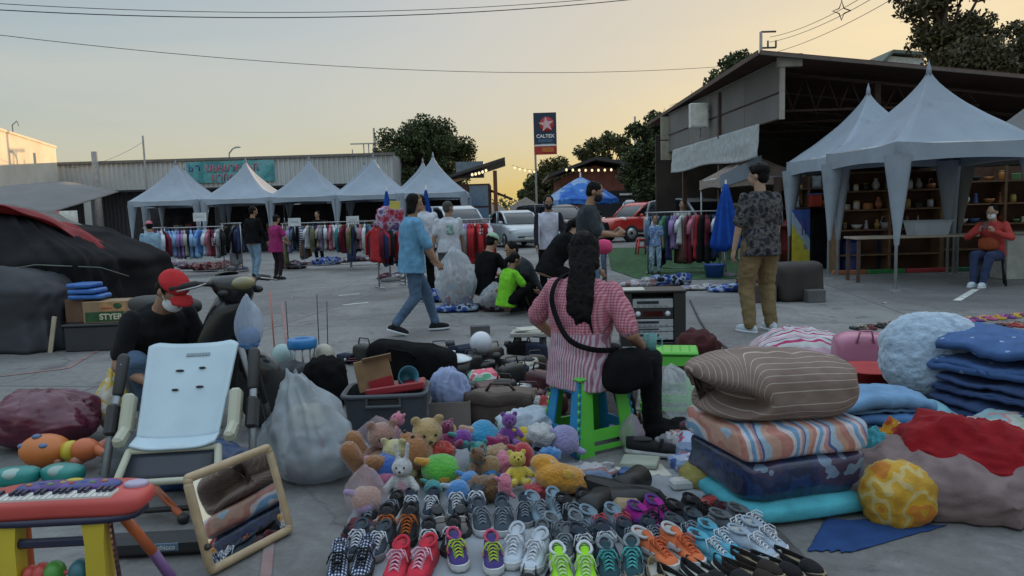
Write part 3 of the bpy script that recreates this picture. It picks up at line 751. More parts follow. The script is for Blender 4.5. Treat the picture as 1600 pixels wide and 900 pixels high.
# pagoda tents
TENT = cloth('white_tent_cloth',(.29,.335,.40),rough=.65,sheen=0,var=.1,dirt=((.2,.23,.27),1.6,.58),vscale=1.2,bump=.5,bscale=5)
TENTG = cloth('grey_tent_cloth',(.17,.165,.165),rough=.7,sheen=0,var=.1,vscale=1.2,bump=.3,bscale=3.5)
TPOLE = mat('tent_pole',(.42,.44,.46),rough=.4,metal=.5)
def make_tent(w,ez,pz,val=.26,m=None,pw=1.75,drape=True,seed=0,d=None):
 m = m or TENT; d = d or w
 t = thing('pagoda_tent','','tent')
 b = MB(); hw,hd = w / 2,d / 2; n = 14
 R_ = []
 per = []
 for sd in range(4):
  for k in range(n): per.append((sd,k / n))
 def edge(sd,u): return [(-1 + 2 * u,-1),(1,-1 + 2 * u),(1 - 2 * u,1),(-1,1 - 2 * u)][sd]
 for i in range(15):
  tt = i / 14; s_ = max((1 - tt) ** pw,.012)
  row = []
  for sd,u in per:
   x,y = edge(sd,u); k = 1 - .10 * math.sin(math.pi * u) * math.sin(math.pi * min(1,tt * 1.3 + .0))
   z = ez + (pz - ez) * tt - .05 * math.sin(math.pi * u) * (1 - tt)
   nz_ = noise.noise(Vector((x * 2 + seed,y * 2,tt * 5))) * .03 * (1 - tt)
   row.append((x * hw * s_ * k,y * hd * s_ * k,z + nz_))
  R_.append(row)
 b.rings(R_,cap=False)
 vb = []; vt = []
 for sd,u in per:
  x,y = edge(sd,u); wv = .02 * math.sin(u * 40 + seed)
  vb.append((x * (hw + .015) + wv * (abs(y) == 1) * 0,y * (hd + .015) + wv * .5,ez - val + .05 * math.sin(math.pi * u))); vt.append((x * (hw + .01),y * (hd + .01),ez + .02 - .05 * math.sin(math.pi * u)))
 b.rings([vb,vt],cap=False)
 b.lathe([(.05,pz - .15),(.035,pz - .02),(.012,pz + .06),(.002,pz + .1)],8)
 b.build('canopy',m,t)
 b = MB()
 for k in range(4): b.tube([edge(k,0)[0] * hw * .98 * Vector((1,0,0)) + Vector((0,edge(k,0)[1] * hd * .98,ez - .02)),Vector((edge((k + 1) % 4,0)[0] * hw * .98,edge((k + 1) % 4,0)[1] * hd * .98,ez - .02))],.022,5)
 b.tube([(-hw * .98,0,ez),(0,0,ez + .1),(hw * .98,0,ez)],.02,5); b.tube([(0,-hd * .98,ez),(0,0,ez + .1),(0,hd * .98,ez)],.02,5); b.tube([(0,0,ez),(0,0,pz - .1)],.025,6); b.build('frame',TPOLE,t)
 for x in (-1,1):
  for y in (-1,1):
   b = MB(); b.tube([(x * hw * .97,y * hd * .97,0),(x * hw * .97,y * hd * .97,ez)],.025,8); b.box((x * hw * .97,y * hd * .97,.01),(.12,.12,.02)); b.build('leg',TPOLE,t)
   if drape:
    b = MB(); R2 = []
    for i in range(7):
     q = i / 6; ww = .17 * (1 - q) ** 1.2 + .035; z = ez - val * .6 - (ez - .55) * q * .8
     R2.append([(x * hw * .97 + ww * math.cos(a) * (1 + .2 * math.sin(a * 3 + q * 2)) - x * ww * .3,y * hd * .97 + ww * math.sin(a) - y * ww * .3,z) for a in [2 * math.pi * j / 10 for j in range(10)]])
    b.rings(R2[::-1],cap=False); b.build('leg_drape',m,t)
 return t
YT = 32.0
tw = 3.0
base = make_tent(tw,2.38,4.15,pw=1.5)
row = [(287,'leftmost of the white tents in the far left row'),(395,'second white tent from the left in the far row'),(493,'middle white tent in the far left row'),(592,'fourth white tent from the left in the far row'),(684,'rightmost white tent in the far left row beside the timber shop')]
for i,(px,lab) in enumerate(row):
 loc = (tpx(px,YT + 1.5),YT + 1.5 - .25 * i * 0,0)
 if i == 0: put(base,loc); base['label'] = lab; base['group'] = 'white tents in the far left row'
 else: dup(base,loc,0,lab,'white tents in the far left row')
for px,lab in ((300,'white tent top just behind the leftmost far tent'),(578,'white tent top just behind the fourth far tent'),(668,'white tent top just behind the rightmost far tent')):
 dup(base,(tpx(px,YT + 4.8),YT + 4.8,0),0,lab,'white tents of the rear left row')
# three near tents on the right
t = make_tent(2.3,2.3,3.66,val=.3,pw=1.5,seed=2); put(t,(7.2,15.0,0),2); t['label'] = 'white pagoda tent beside the hall next to the yellow and blue banner'; t['group'] = 'white tents on the right'
t = make_tent(2.35,2.3,3.64,val=.3,pw=1.5,seed=5); put(t,(7.12,12.72,0),2); t['label'] = 'nearest white pagoda tent over the bric-a-brac table'; t['group'] = 'white tents on the right'
t = make_tent(2.6,2.28,3.75,val=.3,pw=1.3,seed=8,m=TENTG); put(t,(9.75,12.75,0),2); t['label'] = 'greyish tent cut off by the right edge of the view'; t['group'] = 'white tents on the right'
# grey awning at far left, behind the black tarpaulin
t = thing('awning','pale grey awning behind the black covered stall','awning')
Ya = 17.0
b = MB(); b.sheet(lambda u,v: (tpx(-140 + 230 * u,Ya),Ya + 3 * v,1.95 + .55 * v + .1 * math.sin(u * 3) - .55 * max(0,u - .6) - .25 * math.sin(math.pi * u) * (1 - v)),24,8,.02); b.build('cover',TENTG,t)
for px in (-60,40,85):
 b = MB(); b.tube([(tpx(px,Ya),Ya + .1,0),(tpx(px,Ya),Ya + .1,1.75)],.025,6); b.build('pole',TPOLE,t)
t = thing('display_cloth','pale cloth with red blotches hung under the grey awning','cloth',(tpx(20,16.6),16.6,0))
b = MB(); b.sheet(lambda u,v: (-1.2 + 2.8 * u,.06 * math.sin(u * 17),.5 + 1.25 * v),30,4,.01); b.build('drape',cloth('blotched_cloth',(.5,.48,.44),pattern=P_spots((.5,.48,.44),[(.5,.12,.1),(.42,.2,.15),(.5,.45,.4)],2.2,.4)),t)
# small grey canopy beside the hall (over the yellow crate)
t = make_tent(2.0,2.1,2.75,val=.25,pw=1.1,m=cloth('mauve_tent_cloth',(.27,.22,.2),rough=.8),drape=False,seed=4); put(t,(6.1,18.9,0),0); t['label'] = 'mauve grey canopy under the white tarpaulin of the hall'
b = MB(); b.prism([(-1.05,1.85),(-.05,2.15),(-.05,2.6),(-1.05,2.15)],.02,T((0,-1.03,0))); b.build('white_gable_flap',TENT,t)
# dark tables and backdrops added to imitate the shade under the far tents
DARKT = cloth('dark_stall_and_shade',(.03,.028,.035),var=.4); r3 = random.Random(3)
for i,px in enumerate((287,395,493,592,684)):
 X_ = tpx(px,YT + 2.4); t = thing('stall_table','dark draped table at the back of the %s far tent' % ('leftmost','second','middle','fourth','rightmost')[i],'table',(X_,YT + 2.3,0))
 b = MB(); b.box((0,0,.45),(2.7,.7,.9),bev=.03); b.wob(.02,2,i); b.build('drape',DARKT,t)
 t = thing('backdrop','dark backdrop standing in for shade behind the %s far tent' % ('leftmost','second','middle','fourth','rightmost')[i],'backdrop',(X_,YT + 2.9,0)); b = MB(); b.sheet(lambda u,v: (-1.45 + 2.9 * u,.06 * math.sin(u * 25 + i),.1 + 2.0 * v),40,2,.01); b.build('cloth',DARKT,t)
 for k in range(5):
  t = thing('stock_box','%s box on the dark table of the %s far tent' % (('far left','left','middle','right','far right')[k],('leftmost','second','middle','fourth','rightmost')[i]),'box',(X_ - 1.1 + k * .55,YT + 2.2,.91),r3.uniform(-20,20),'boxes under the far tents'); h_ = r3.uniform(.15,.45)
  b = MB(); b.box((0,0,h_ / 2),(r3.uniform(.25,.45),.3,h_),bev=.02); b.build('carton',mat('stock_%d' % ((i + k) % 5),[(.2,.13,.08),(.06,.07,.1),(.25,.24,.22),(.12,.03,.03),(.04,.04,.04)][(i + k) % 5],rough=.8),t)
# people
SKIN = mat('skin',(0.30,0.17,0.11),rough=.55,var=.08,vscale=14,bump=.08,bscale=60,spec=.35,rnd=.1)
SKINL = mat('light_skin',(0.38,0.24,0.17),rough=.55,var=.08,vscale=14,bump=.08,bscale=60,spec=.35)
HAIRB = mat('black_hair',(0.009,0.008,0.008),rough=.5,var=.5,vscale=40,bump=.5,bscale=60,spec=.08)
EYEW = mat('eye_white',(.6,.58,.55),rough=.25); EYED = mat('eye_dark',(.02,.012,.01),rough=.15); LIPS = mat('lips',(.28,.11,.09),rough=.5)
MASKW = cloth('white_mask',(.62,.64,.68),bump=.15); MASKB = cloth('black_mask',(.02,.02,.022),bump=.15)
def ik(a,c,l1,l2,pole):
 a,c,pole = Vector(a),Vector(c),Vector(pole); d = c - a; L_ = min(d.length,(l1 + l2) * .999); dn = d.normalized()
 x = (l1 * l1 - l2 * l2 + L_ * L_) / (2 * L_); h = math.sqrt(max(0,l1 * l1 - x * x))
 p = pole - dn * pole.dot(dn); p = p.normalized() if p.length > 1e-5 else dn.orthogonal().normalized()
 return a + dn * x + p * h,a + dn * L_
def elring(c,X,Y,rx,ry,n=16,sq=.85):
 out = []
 for j in range(n):
  t_ = 2 * math.pi * j / n; cx,cy = math.cos(t_),math.sin(t_)
  out.append(c + X * math.copysign(abs(cx) ** sq,cx) * rx + Y * math.copysign(abs(cy) ** sq,cy) * ry)
 return out
def person(label,loc,rz,pose=None,top=None,legs=None,shoe=None,hair=HAIRB,hairstyle='short',s=1.0,skin=None,vox=.012,
           sleeve='short',build=1.0,hem=-.10,mask=None,cap=None,face=True,group=None,seed=1,legcut=1.0,legw=1.0,loose=.02,wr=.007,sleevelen=None,topwr=None,fingers=True,belly=0.0):
 P_ = dict(pel=(0,0,.95),lean=3,side=0,twist=0,head=(0,0),fl=(-.10,0,.08,8),fr=(.10,0,.08,-8),hl=(-.27,.06,.80),hr=(.27,.06,.80),
              el=(-.6,-1,0),er=(.6,-1,0),kl=(-.1,1,0),kr=(.1,1,0),curl=.5,hd=None,tl=0,tr=0)
 P_.update(pose or {}); skin = skin or SKIN
 pel = Vector(P_['pel']); ln,sd,tw = rad(P_['lean']),rad(P_['side']),rad(P_['twist'])
 U = Vector((math.sin(sd),math.sin(ln) * math.cos(sd),math.cos(ln) * math.cos(sd))).normalized()
 U0 = (U + Vector((0,0,1)) * .8).normalized();
 Xp = Vector((1,0,0)); Xs = Vector((math.cos(tw),math.sin(tw),0)); Xs = (Xs - U * Xs.dot(U)).normalized()
 Fs = U.cross(Xs).normalized(); Fp = U0.cross(Xp).normalized()
 waist = pel + U0 * .14; chest = pel + U0 * .14 + U * .18; nb = pel + U0 * .14 + U * .37
 bw = build
 shw = .178 * (bw ** .5)
 shL,shR = nb - U * .055 - Xs * shw,nb - U * .055 + Xs * shw
 hyaw,hpit = rad(P_['head'][0]),rad(P_['head'][1])
 hf = (Fs * math.cos(hyaw) - Xs * math.sin(hyaw)); hf = Vector((hf.x,hf.y,0)).normalized(); hf = (hf * math.cos(hpit) + Vector((0,0,1)) * math.sin(hpit)).normalized()
 hr_ = hf.cross(Vector((0,0,1))).normalized(); hu = hr_.cross(hf).normalized()
 hc = nb + U * .065 + hu * .115 + hf * .025
 HM = Matrix((hr_,hf,hu)).transposed().to_4x4(); HM.translation = hc
 hipL,hipR = pel - Xp * .092 * bw ** .5 - U0 * .03,pel + Xp * .092 * bw ** .5 - U0 * .03
 aL,aR = Vector(P_['fl'][:3]),Vector(P_['fr'][:3])
 kL,aL = ik(hipL,aL,.43,.43,P_['kl']); kR,aR = ik(hipR,aR,.43,.43,P_['kr'])
 eL,wL = ik(shL,P_['hl'],.29,.25,P_['el']); eR,wR = ik(shR,P_['hr'],.29,.25,P_['er'])
 b = MB()
 # head: skull, jaw, cheeks, nose, ears, neck
 b.ell((0,-.005,.02),(.074,.092,.098),M=HM,n=18,m=12); b.ell((0,.022,-.045),(.056,.066,.066),M=HM,n=14,m=10); b.ell((0,.045,-.085),(.03,.034,.026),M=HM)
 if face:
  b.caps((0,.088,.0),(0,.103,-.035),.009,.014,M=HM,n=8); b.ell((0,.08,-.065),(.024,.016,.012),M=HM,n=8,m=6)
  for x in (-1,1): b.ell((x * .03,.072,.028),(.024,.018,.008),M=HM,n=8,m=6)
 for x in (-1,1): b.ell((x * .076,-.008,-.008),(.012,.022,.032),M=HM,n=8,m=6)
 b.caps(nb - U * .03,nb + U * .03 + (hc - nb) * .45,.062,.055)
 g_ = bw
 def torso(bb,inf,z0=-.12,flare=0.0):
  R_ = []
  b_ = belly
  for (c,X,F,rx,ry,f0) in ((pel + U0 * z0,Xp,Fp,.165 * g_ + flare,.118 * g_ + flare,0),(pel + U0 * .02,Xp,Fp,.162 * g_,.118 * g_,0),(waist,(Xp + Xs).normalized(),(Fp + Fs).normalized(),.142 * g_,.105 * g_ + b_,b_ * .6),
                                      (waist.lerp(chest,.55),Xs,Fs,.152 * g_,.112 * g_ + b_ * .6,b_ * .4),(chest + U * .03,Xs,Fs,.168 * g_,.118 * g_,0),(chest + U * .1,Xs,Fs,.17 * g_ ** .7,.105 * g_,0),(nb - U * .035,Xs,Fs,.135 * g_ ** .5,.078,0),(nb + U * .012,Xs,Fs,.066,.062,0)):
   R_.append(elring(c + F * f0,X,F,rx + inf,ry + inf))
  bb.rings(R_)
 torso(b,-.012)
 for sh,e,w in ((shL,eL,wL),(shR,eR,wR)):
  b.caps(sh,e,.041 * g_ ** .5,.039 * g_ ** .5); b.caps(e,w,.039 * g_ ** .5,.027)
 for h,k,a in ((hipL,kL,aL),(hipR,kR,aR)):
  b.caps(h,k,.085 * g_ ** .6,.056); b.caps(k,k.lerp(a,.35),.054,.054); b.caps(k.lerp(a,.35),a,.054,.036)
 # hands: palm, four fingers, thumb
 for sgn,e,w,sh in ((-1,eL,wL,shL),(1,eR,wR,shR)):
  d = (w - e).normalized()
  if P_['hd']: d = (d * .4 + Vector(P_['hd']).normalized()).normalized()
  pn = (Vector((-sgn,0,0)) - d * Vector((-sgn,0,0)).dot(d))
  pn = pn.normalized() if pn.length > .2 else (Vector((0,0,1)) - d * d.z).normalized()      # palm normal (inwards)
  sdv = d.cross(pn).normalized()
  if sdv.dot(Vector((0,1,0))) < 0: sdv = -sdv                                                # thumb side: forwards
  pc = w + d * .045
  HMx = Matrix((sdv,pn,d)).transposed().to_4x4(); HMx.translation = pc
  b.ell((0,0,0),(.040,.016,.05),M=HMx,n=12,m=8,e=.8)
  cu = P_['curl']
  if fingers:
   for k in range(4):
    x = .030 - k * .020; L1 = (.043,.047,.044,.035)[k]; p0 = Vector((x * .9,0,.04)); a1 = cu * .8 + .1 * k * cu
    p1 = p0 + Vector((x * .08,math.sin(a1) * L1,math.cos(a1) * L1)); a2 = a1 + cu * 1.1
    p2 = p1 + Vector((0,math.sin(a2) * L1 * .75,math.cos(a2) * L1 * .75))
    b.caps(p0,p1,.0092,.0085,M=HMx,n=8); b.caps(p1,p2,.0085,.007,M=HMx,n=8)
   b.caps((.03,.006,-.015),(.052,.02,.02),.013,.010,M=HMx,n=8); b.caps((.052,.02,.02),(.054,.035,.045),.010,.008,M=HMx,n=8)
 for a,f in ((aL,P_['fl']),(aR,P_['fr'])):
  y = rad(f[3]); fd = Vector((-math.sin(y),math.cos(y),-.25 + (f[4] if len(f) > 4 else 0))).normalized()
  b.caps(a + Vector((0,0,-.01)) - fd * .03,a + fd * .13 + Vector((0,0,-.015)),.033,.024)
 root = remesh(b,'person',skin,vox,smooth=2)
 tag(root,label,'person',group); put(root,loc,rz,s=s)
# clothes
 def spart(a,c,f): return a.lerp(c,f)
 if legs:
  b = MB(); b.rings([elring(pel + U0 * q,Xp,Fp,rx * g_,ry * g_) for q,rx,ry in ((-.09,.15,.115),(-.02,.168,.125),(.06,.16,.12),(.11,.148,.11))])
  for h,k,a in ((hipL,kL,aL),(hipR,kR,aR)):
   b.caps(h,k,.098 * legw * g_ ** .6,.074 * legw)
   if legcut > .55: b.caps(k,spart(k,a,min(1,legcut * 1.03)),.073 * legw,.054 * legw)
  remesh(b,'trousers',legs,vox,root,2,wr * .9,8,(1,1,1.2),seed)
 if top:
  b = MB(); torso(b,loose,hem,.012)
  for sh,e,w in ((shL,eL,wL),(shR,eR,wR)):
   if sleeve == 'short':
    f = sleevelen or .72; q = spart(sh,e,f); b.caps(sh,q,.057 * g_ ** .5 + loose * .1,.057 * g_ ** .5 + loose * .35)
   elif sleeve == 'long':
    b.caps(sh,e,.06 * g_ ** .5,.054); b.caps(e,spart(e,w,.93),.056,.042)
  remesh(b,'shirt',top,vox,root,3,topwr or wr,9,(1,1,.7),seed + 5)
 if shoe:
  for a,f in ((aL,P_['fl']),(aR,P_['fr'])):
   tip = f[4] if len(f) > 4 else 0
   M_ = T(a + Vector((0,0,-.045)),rz=f[3],rx=math.degrees(math.atan(tip)) if tip else 0)
   b = MB(); b.ell((0,.045,.0),(.048,.135,.055),M=M_,n=16,m=10,e=.7,fn=lambda p: Vector((p.x * (1 - .12 * (p.y < 0)),p.y,max(p.z * (1 if p.y < .0 else 1 - 2.2 * p.y),-.033))))
   b.caps((0,-.03,.02),(0,-.02,.05),.045,.042,M=M_); b.build('shoe',shoe[0],root)
   b = MB(); R_ = []
   for z in (-.036,-.012):
    R_.append([M_ @ Vector((.052 * math.cos(t_) * (1 + .08 * math.sin(t_)),.045 + .14 * math.sin(t_),z)) for t_ in [2 * math.pi * k / 18 for k in range(18)]])
   b.rings(R_); o_ = b.build('sole',shoe[1],root)
# hair, cap, mask, eyes
 if hair:
  b = MB()
  b.ell((0,-.022,.036),(.084,.094,.09),M=HM,n=20,m=12)
  if hairstyle in ('short','long','bob','pony','bun'): b.ell((0,-.045,-.012),(.078,.062,.075),M=HM,n=16,m=10)
  if hairstyle == 'full': b.ell((0,-.02,.055),(.1,.105,.085),M=HM); b.ell((0,-.05,-.01),(.082,.06,.08),M=HM); b.ell((0,.05,.085),(.07,.04,.03),M=HM)
  if hairstyle in ('bob',): b.ell((0,-.055,-.07),(.085,.05,.085),M=HM); [b.caps((x * .07,0,.03),(x * .075,-.01,-.1),.025,.02,M=HM) for x in (-1,1)]
  if hairstyle == 'long':
   bk = -Fs
   p0 = hc - hf * .05; bk = bk + Xs * .28; pts = [p0,nb + bk * .07 + U * .05,nb + bk * .11 - U * .10,nb + bk * .13 - U * .19,nb + bk * .125 - U * .27]
   rs = [.07,.068,.064,.056,.03]
   for i in range(4): b.caps(pts[i],pts[i + 1],rs[i],rs[i + 1])
   for k in range(16):
    xo = Xs * (-.085 + .0115 * k); wv = .02 * math.sin(k * 2.1)
    b.caps(pts[0] + xo * .7 + bk * .045,pts[2] + xo * .9 + Xs * wv + bk * .035,.02,.014); b.caps(pts[2] + xo * .9 + Xs * wv + bk * .035,pts[4] + xo * (.7 + .3 * math.sin(k)) - Xs * wv - U * (.02 + .018 * ((k * 7) % 5) / 2),.016,.006)
   for k in range(9):
    xo = Xs * (-.064 + .016 * k); b.caps(pts[1] + xo * .8 + bk * .02,pts[3] + xo * 1.0 + bk * (.02 + .01 * (k % 2)) - U * (.02 * (k % 3)),.03,.016); b.caps(pts[3] + xo + bk * .02,pts[4] + xo * .85 - U * (.015 * ((k * 2) % 3)),.018,.008)
   for x in (-1,1): b.caps(Vector((x * .07,-.01,.03)),Vector((x * .065,-.05,-.1)),.028,.03,M=HM)
  if hairstyle == 'pony':
   b.caps((0,-.1,.02),(0,-.135,-.06),.03,.045,M=HM); b.caps((0,-.135,-.06),(0,-.12,-.19),.045,.015,M=HM)
  remesh(b,'hair',hair,min(vox,.011),root,1,.006,26,(1,1,.3),seed + 9)
 if cap:
  b = MB(); b.ell((0,-.012,.055),(.09,.104,.082),M=HM,n=20,m=10,fn=lambda p: Vector((p.x,p.y,max(p.z,-.012))))
  b.sheet(lambda u,v: HM @ Vector((.075 * (2 * u - 1),.075 + .085 * v * (1 - .55 * (2 * u - 1) ** 2) + .01,.052 - .02 * (2 * u - 1) ** 2 - .018 * v)),10,4,.006); b.build('cap',cap,root)
 if mask:
  b = MB(); b.ell((0,.045,-.052),(.061,.066,.052),M=HM,n=16,m=10,e=.8,fn=lambda p: Vector((p.x,max(p.y,-.02),p.z)))
  for x in (-1,1): b.tube([HM @ Vector((x * .058,.05,-.03)),HM @ Vector((x * .078,.0,.0))],.003,5)
  b.build('mask',mask,root)
 if face:
  for x in (-1,1):
   b = MB(); b.ell((x * .031,.079,.012),(.014,.010,.008),M=HM,n=10,m=7); b.ell((x * .031,.086,.012),(.0065,.004,.0065),M=HM,n=8,m=6,mi=1); b.build('eye',[EYEW,EYED],root)
   b = MB(); b.tube([HM @ Vector((x * .015,.092,.033)),HM @ Vector((x * .034,.089,.038)),HM @ Vector((x * .05,.078,.032))],[.003,.004,.002],5); b.build('eyebrow',hair or HAIRB,root)
  if not mask:
   b = MB(); b.ell((0,.092,-.062),(.022,.008,.007),M=HM,n=10,m=6); b.build('lips',LIPS,root)
 root['_j'] = 0
 del root['_j']
 joints = dict(HM=HM,hl=wL,hr=wR,shL=shL,shR=shR,nb=nb,U=U,Fs=Fs,Xs=Xs,chest=chest,waist=waist,pel=pel,kL=kL,kR=kR)
 return root,joints
DENIM = cloth('blue_denim',(.075,.12,.19),vscale=5,var=.3,bump=.4,bscale=60)
DENIML = cloth('pale_denim',(.2,.3,.4),vscale=5,var=.25)
BLK = cloth('black_cloth',(.010,.010,.011),var=.3,sheen=0,spec=.05); CHAR = cloth('charcoal_cloth',(.04,.047,.055),var=.2)
WHT = cloth('white_cotton',(.5,.52,.58)); KHAKI = cloth('khaki_cotton',(.2,.145,.075),var=.18)
SHB = (cloth('black_shoe',(.02,.02,.022)),plastic('black_sole',(.05,.05,.055))); SHBW = (cloth('black_shoe',(.02,.02,.022)),plastic('white_sole',(.55,.57,.6)))
SHW = (cloth('white_shoe',(.5,.56,.62),bump=.1),plastic('white_sole',(.55,.57,.6)))
def W(v,root):  # local point of a person -> world
 return Matrix.LocRotScale(root.location,root.rotation_euler,root.scale) @ Vector(v)
# woman in pink gingham sitting on the blue and green stool (seen from behind)
def P_gingham(N,L,co):
 a = P_check((.55,.30,.36),(.45,.17,.22),(.36,.09,.13),58,58)(N,L,co)
 c = P_stripes([(0,(.52,.42,.48)),(.5,(.34,.15,.22))],0,55)(N,L,co)
 s_ = N.new('ShaderNodeSeparateXYZ'); L.new(co,s_.inputs[0]); g_ = N.new('ShaderNodeMath'); g_.operation = 'GREATER_THAN'; g_.inputs[1].default_value = .72; L.new(s_.outputs[2],g_.inputs[0])
 m_ = N.new('ShaderNodeMix'); m_.data_type = 'RGBA'; L.new(g_.outputs[0],m_.inputs[0]); L.new(c,m_.inputs[6]); L.new(a,m_.inputs[7]); return m_.outputs[2]
GING = cloth('pink_gingham',(.4,.2,.25),pattern=P_gingham,var=.08)
ST = gnd(922,694); ST.z = 0
seller,JS = person('woman in pink gingham shirt with long black hair sitting on the blue and green stool',(ST.x - .04,ST.y + .02,0),-50,dict(pel=(0,-.02,.53),lean=7,head=(28,-10),twist=22,fl=(-.06,.50,.08,4),fr=(.20,.44,.08,-12),
 hl=(-.30,.12,.60),hr=(.22,.32,.60),el=(-1,-.6,-.5),er=(.8,-.5,-.8),kl=(-.1,1,.6),kr=(.35,1,.6)),GING,cloth('black_trousers',(.012,.012,.014),var=.25),None,hairstyle='long',vox=.009,build=1.12,hem=-.16,legw=1.12,face=True,loose=.028,seed=3,belly=.02,sleevelen=.85,skin=SKIN,wr=.008,s=.96)
# sandals of the seller
for sx,f in ((-1,(-.06,.50,4)),(1,(.20,.44,-12))):
 M_ = T((f[0],f[1] + .05,.012),rz=f[2]); b = MB()
 R_ = [[M_ @ Vector((.046 * math.cos(t_),.135 * math.sin(t_),z)) for t_ in [2 * math.pi * k / 18 for k in range(18)]] for z in (-.01,.014)]
 b.rings(R_); b.tube([M_ @ Vector((-.046,.02,.01)),M_ @ Vector((-.02,.05,.07)),M_ @ Vector((.02,.05,.07)),M_ @ Vector((.046,.02,.01))],.012,6,flat=.5); b.build('sandal',plastic('dark_sandal',(.03,.025,.025)),seller)
# her shoulder bag: strap across the back, bag on the right hip
J = JS; t = thing('shoulder_bag','black shoulder bag slung across the back of the woman in gingham','bag',seller.location,-50,s=.96)
b = MB(); nb,U,Fs,Xs = J['nb'],J['U'],J['Fs'],J['Xs']
pts = [nb - Xs * .125 + Fs * .03 + U * .03,nb - Xs * .135 - Fs * .115 - U * .03,J['chest'] - Xs * .12 - Fs * .18 + U * .03,J['waist'] - Fs * .205 + Xs * .0 + U * .02,J['pel'] + Xs * .14 - Fs * .175 + U * .10,J['pel'] + Xs * .26 - Fs * .03 + U * .10]
def smooth_pts(pts,n=6):
 out = []
 for i in range(len(pts) - 1):
  p0,p1,p2,p3 = pts[max(i - 1,0)],pts[i],pts[i + 1],pts[min(i + 2,len(pts) - 1)]
  for k in range(n):
   u = k / n; out.append(.5 * ((2 * p1) + (p2 - p0) * u + (2 * p0 - 5 * p1 + 4 * p2 - p3) * u * u + (3 * p1 - p0 - 3 * p2 + p3) * u ** 3))
 return out + [pts[-1]]
b.tube(smooth_pts(pts),.017,8,flat=.35); b.build('strap',BLK,t)
b = MB(); b.ell(J['pel'] + Xs * .31 + Fs * .02 - U * .02,(.085,.17,.13),rz=-10,e=.7,e2=.7,n=30,m=18,fn=lambda p: Vector((p.x * (1 - .25 * p.z / .13),p.y * (1 - .2 * p.z / .13),p.z))); b.wob(.016,6,3); b.build('bag_body',BLK,t)
# man in camouflage t-shirt walking away
cam_ = gnd(1188,518); CAMO = cloth('dark_camouflage',(.05,.05,.06),pattern=P_camo([(.02,.022,.028),(.055,.055,.06),(.11,.1,.1),(.03,.033,.045)],16,3))
person('man walking away in dark camouflage t-shirt and khaki trousers with white trainers',(cam_.x,cam_.y,0),12,dict(fl=(-.13,-.02,.08,22),fr=(.14,.02,.08,0),hl=(-.30,.03,.82),hr=(.27,.16,.86),head=(38,0),lean=1,curl=.7),CAMO,KHAKI,SHW,hairstyle='full',s=1.055,vox=.01,build=1.04,legw=1.22,hem=-.14,seed=11,mask=None,sleevelen=.85,loose=.03,wr=.009,skin=SKINL)
# woman in blue walking right, folder under her arm
bl = gnd(648,521)
person('woman in light blue shirt and jeans walking to the right',(bl.x,bl.y,0),-68,dict(pel=(0,0,.92),lean=4,fl=(-.09,.30,.09,0),fr=(.09,-.27,.13,-5,-.35),kl=(0,1,.1),kr=(0,1,.1),hl=(-.2,.34,.86),hr=(.25,.30,.80),er=(.7,-1,-.2),head=(-12,-6),curl=1.0),
       cloth('light_blue_shirt',(.13,.3,.47)),DENIM,SHBW,hairstyle='bob',s=.965,vox=.01,hem=-.16,legcut=.9,seed=21,loose=.035,sleevelen=1.0,build=1.02)
# bystanders around the heap of clothes
def stand(px,Y,ytop,**k):
 """a standing figure whose head reaches image row ytop at distance Y"""
 p = at(px,ytop,Y); return (p.x,Y,0),p.z / 1.715
LOC,sc = stand(915,8.9,288)
person('man in charcoal t-shirt and black mask looking down at his phone',LOC,-98,dict(lean=5,head=(-6,-22),hl=(-.12,.33,1.12),hr=(.10,.36,1.10),el=(-.5,-.4,-1),er=(.6,-.4,-1),curl=1.1,hd=(0,.5,.6)),CHAR,DENIM,SHB,s=sc,vox=.011,mask=MASKB,seed=31,sleeve='short',build=1.1,sleevelen=.9)
ph = thing('phone','dark phone held by the man in the charcoal t-shirt','phone',at(940,356,8.85),20)
b = MB(); b.box((0,0,0),(.075,.012,.15),bev=.005,rx=-35); b.build('case',plastic('black_plastic',(.015,.015,.017)),ph); b = MB(); b.box((0,-.0085,0.0),(.066,.003,.135),rx=-35); b.build('screen',mat('phone_screen',(.02,.022,.03),rough=.1),ph)
LOC,sc = stand(660,12.6,308)
person('man in plain white t-shirt standing with his back turned by the blue umbrellas',LOC,20,dict(head=(35,-15),hl=(-.22,.25,1.0),hr=(.22,.28,1.0)),WHT,BLK,SHB,s=sc,vox=.014,seed=41,build=1.1)
LOC,sc = stand(699,12.2,318)
mp_,J = person('man with cropped hair in white t-shirt with a green print on the back',LOC,14,dict(head=(-62,0),hl=(-.30,.02,.84),hr=(.28,.1,.86)),WHT,cloth('grey_trousers',(.09,.095,.11)),SHB,hair=mat('cropped_hair',(.06,.055,.05),rough=.8),s=sc,vox=.014,seed=42,build=1.18)
b = MB(); b.sheet(lambda u,v: J['chest'] - J['Fs'] * .178 + J['Xs'] * (-.07 + .15 * u) + J['U'] * (-.1 + .16 * v) + J['Fs'] * (.04 * (2 * u - 1) ** 2),6,6,.004); b.build('shirt_print',mat('green_print',(.12,.26,.24),rough=.9,pattern=P_camo([(.4,.45,.45),(.1,.25,.23),(.2,.36,.3)],22)),mp_)
LOC,sc = stand(856,11.8,308)
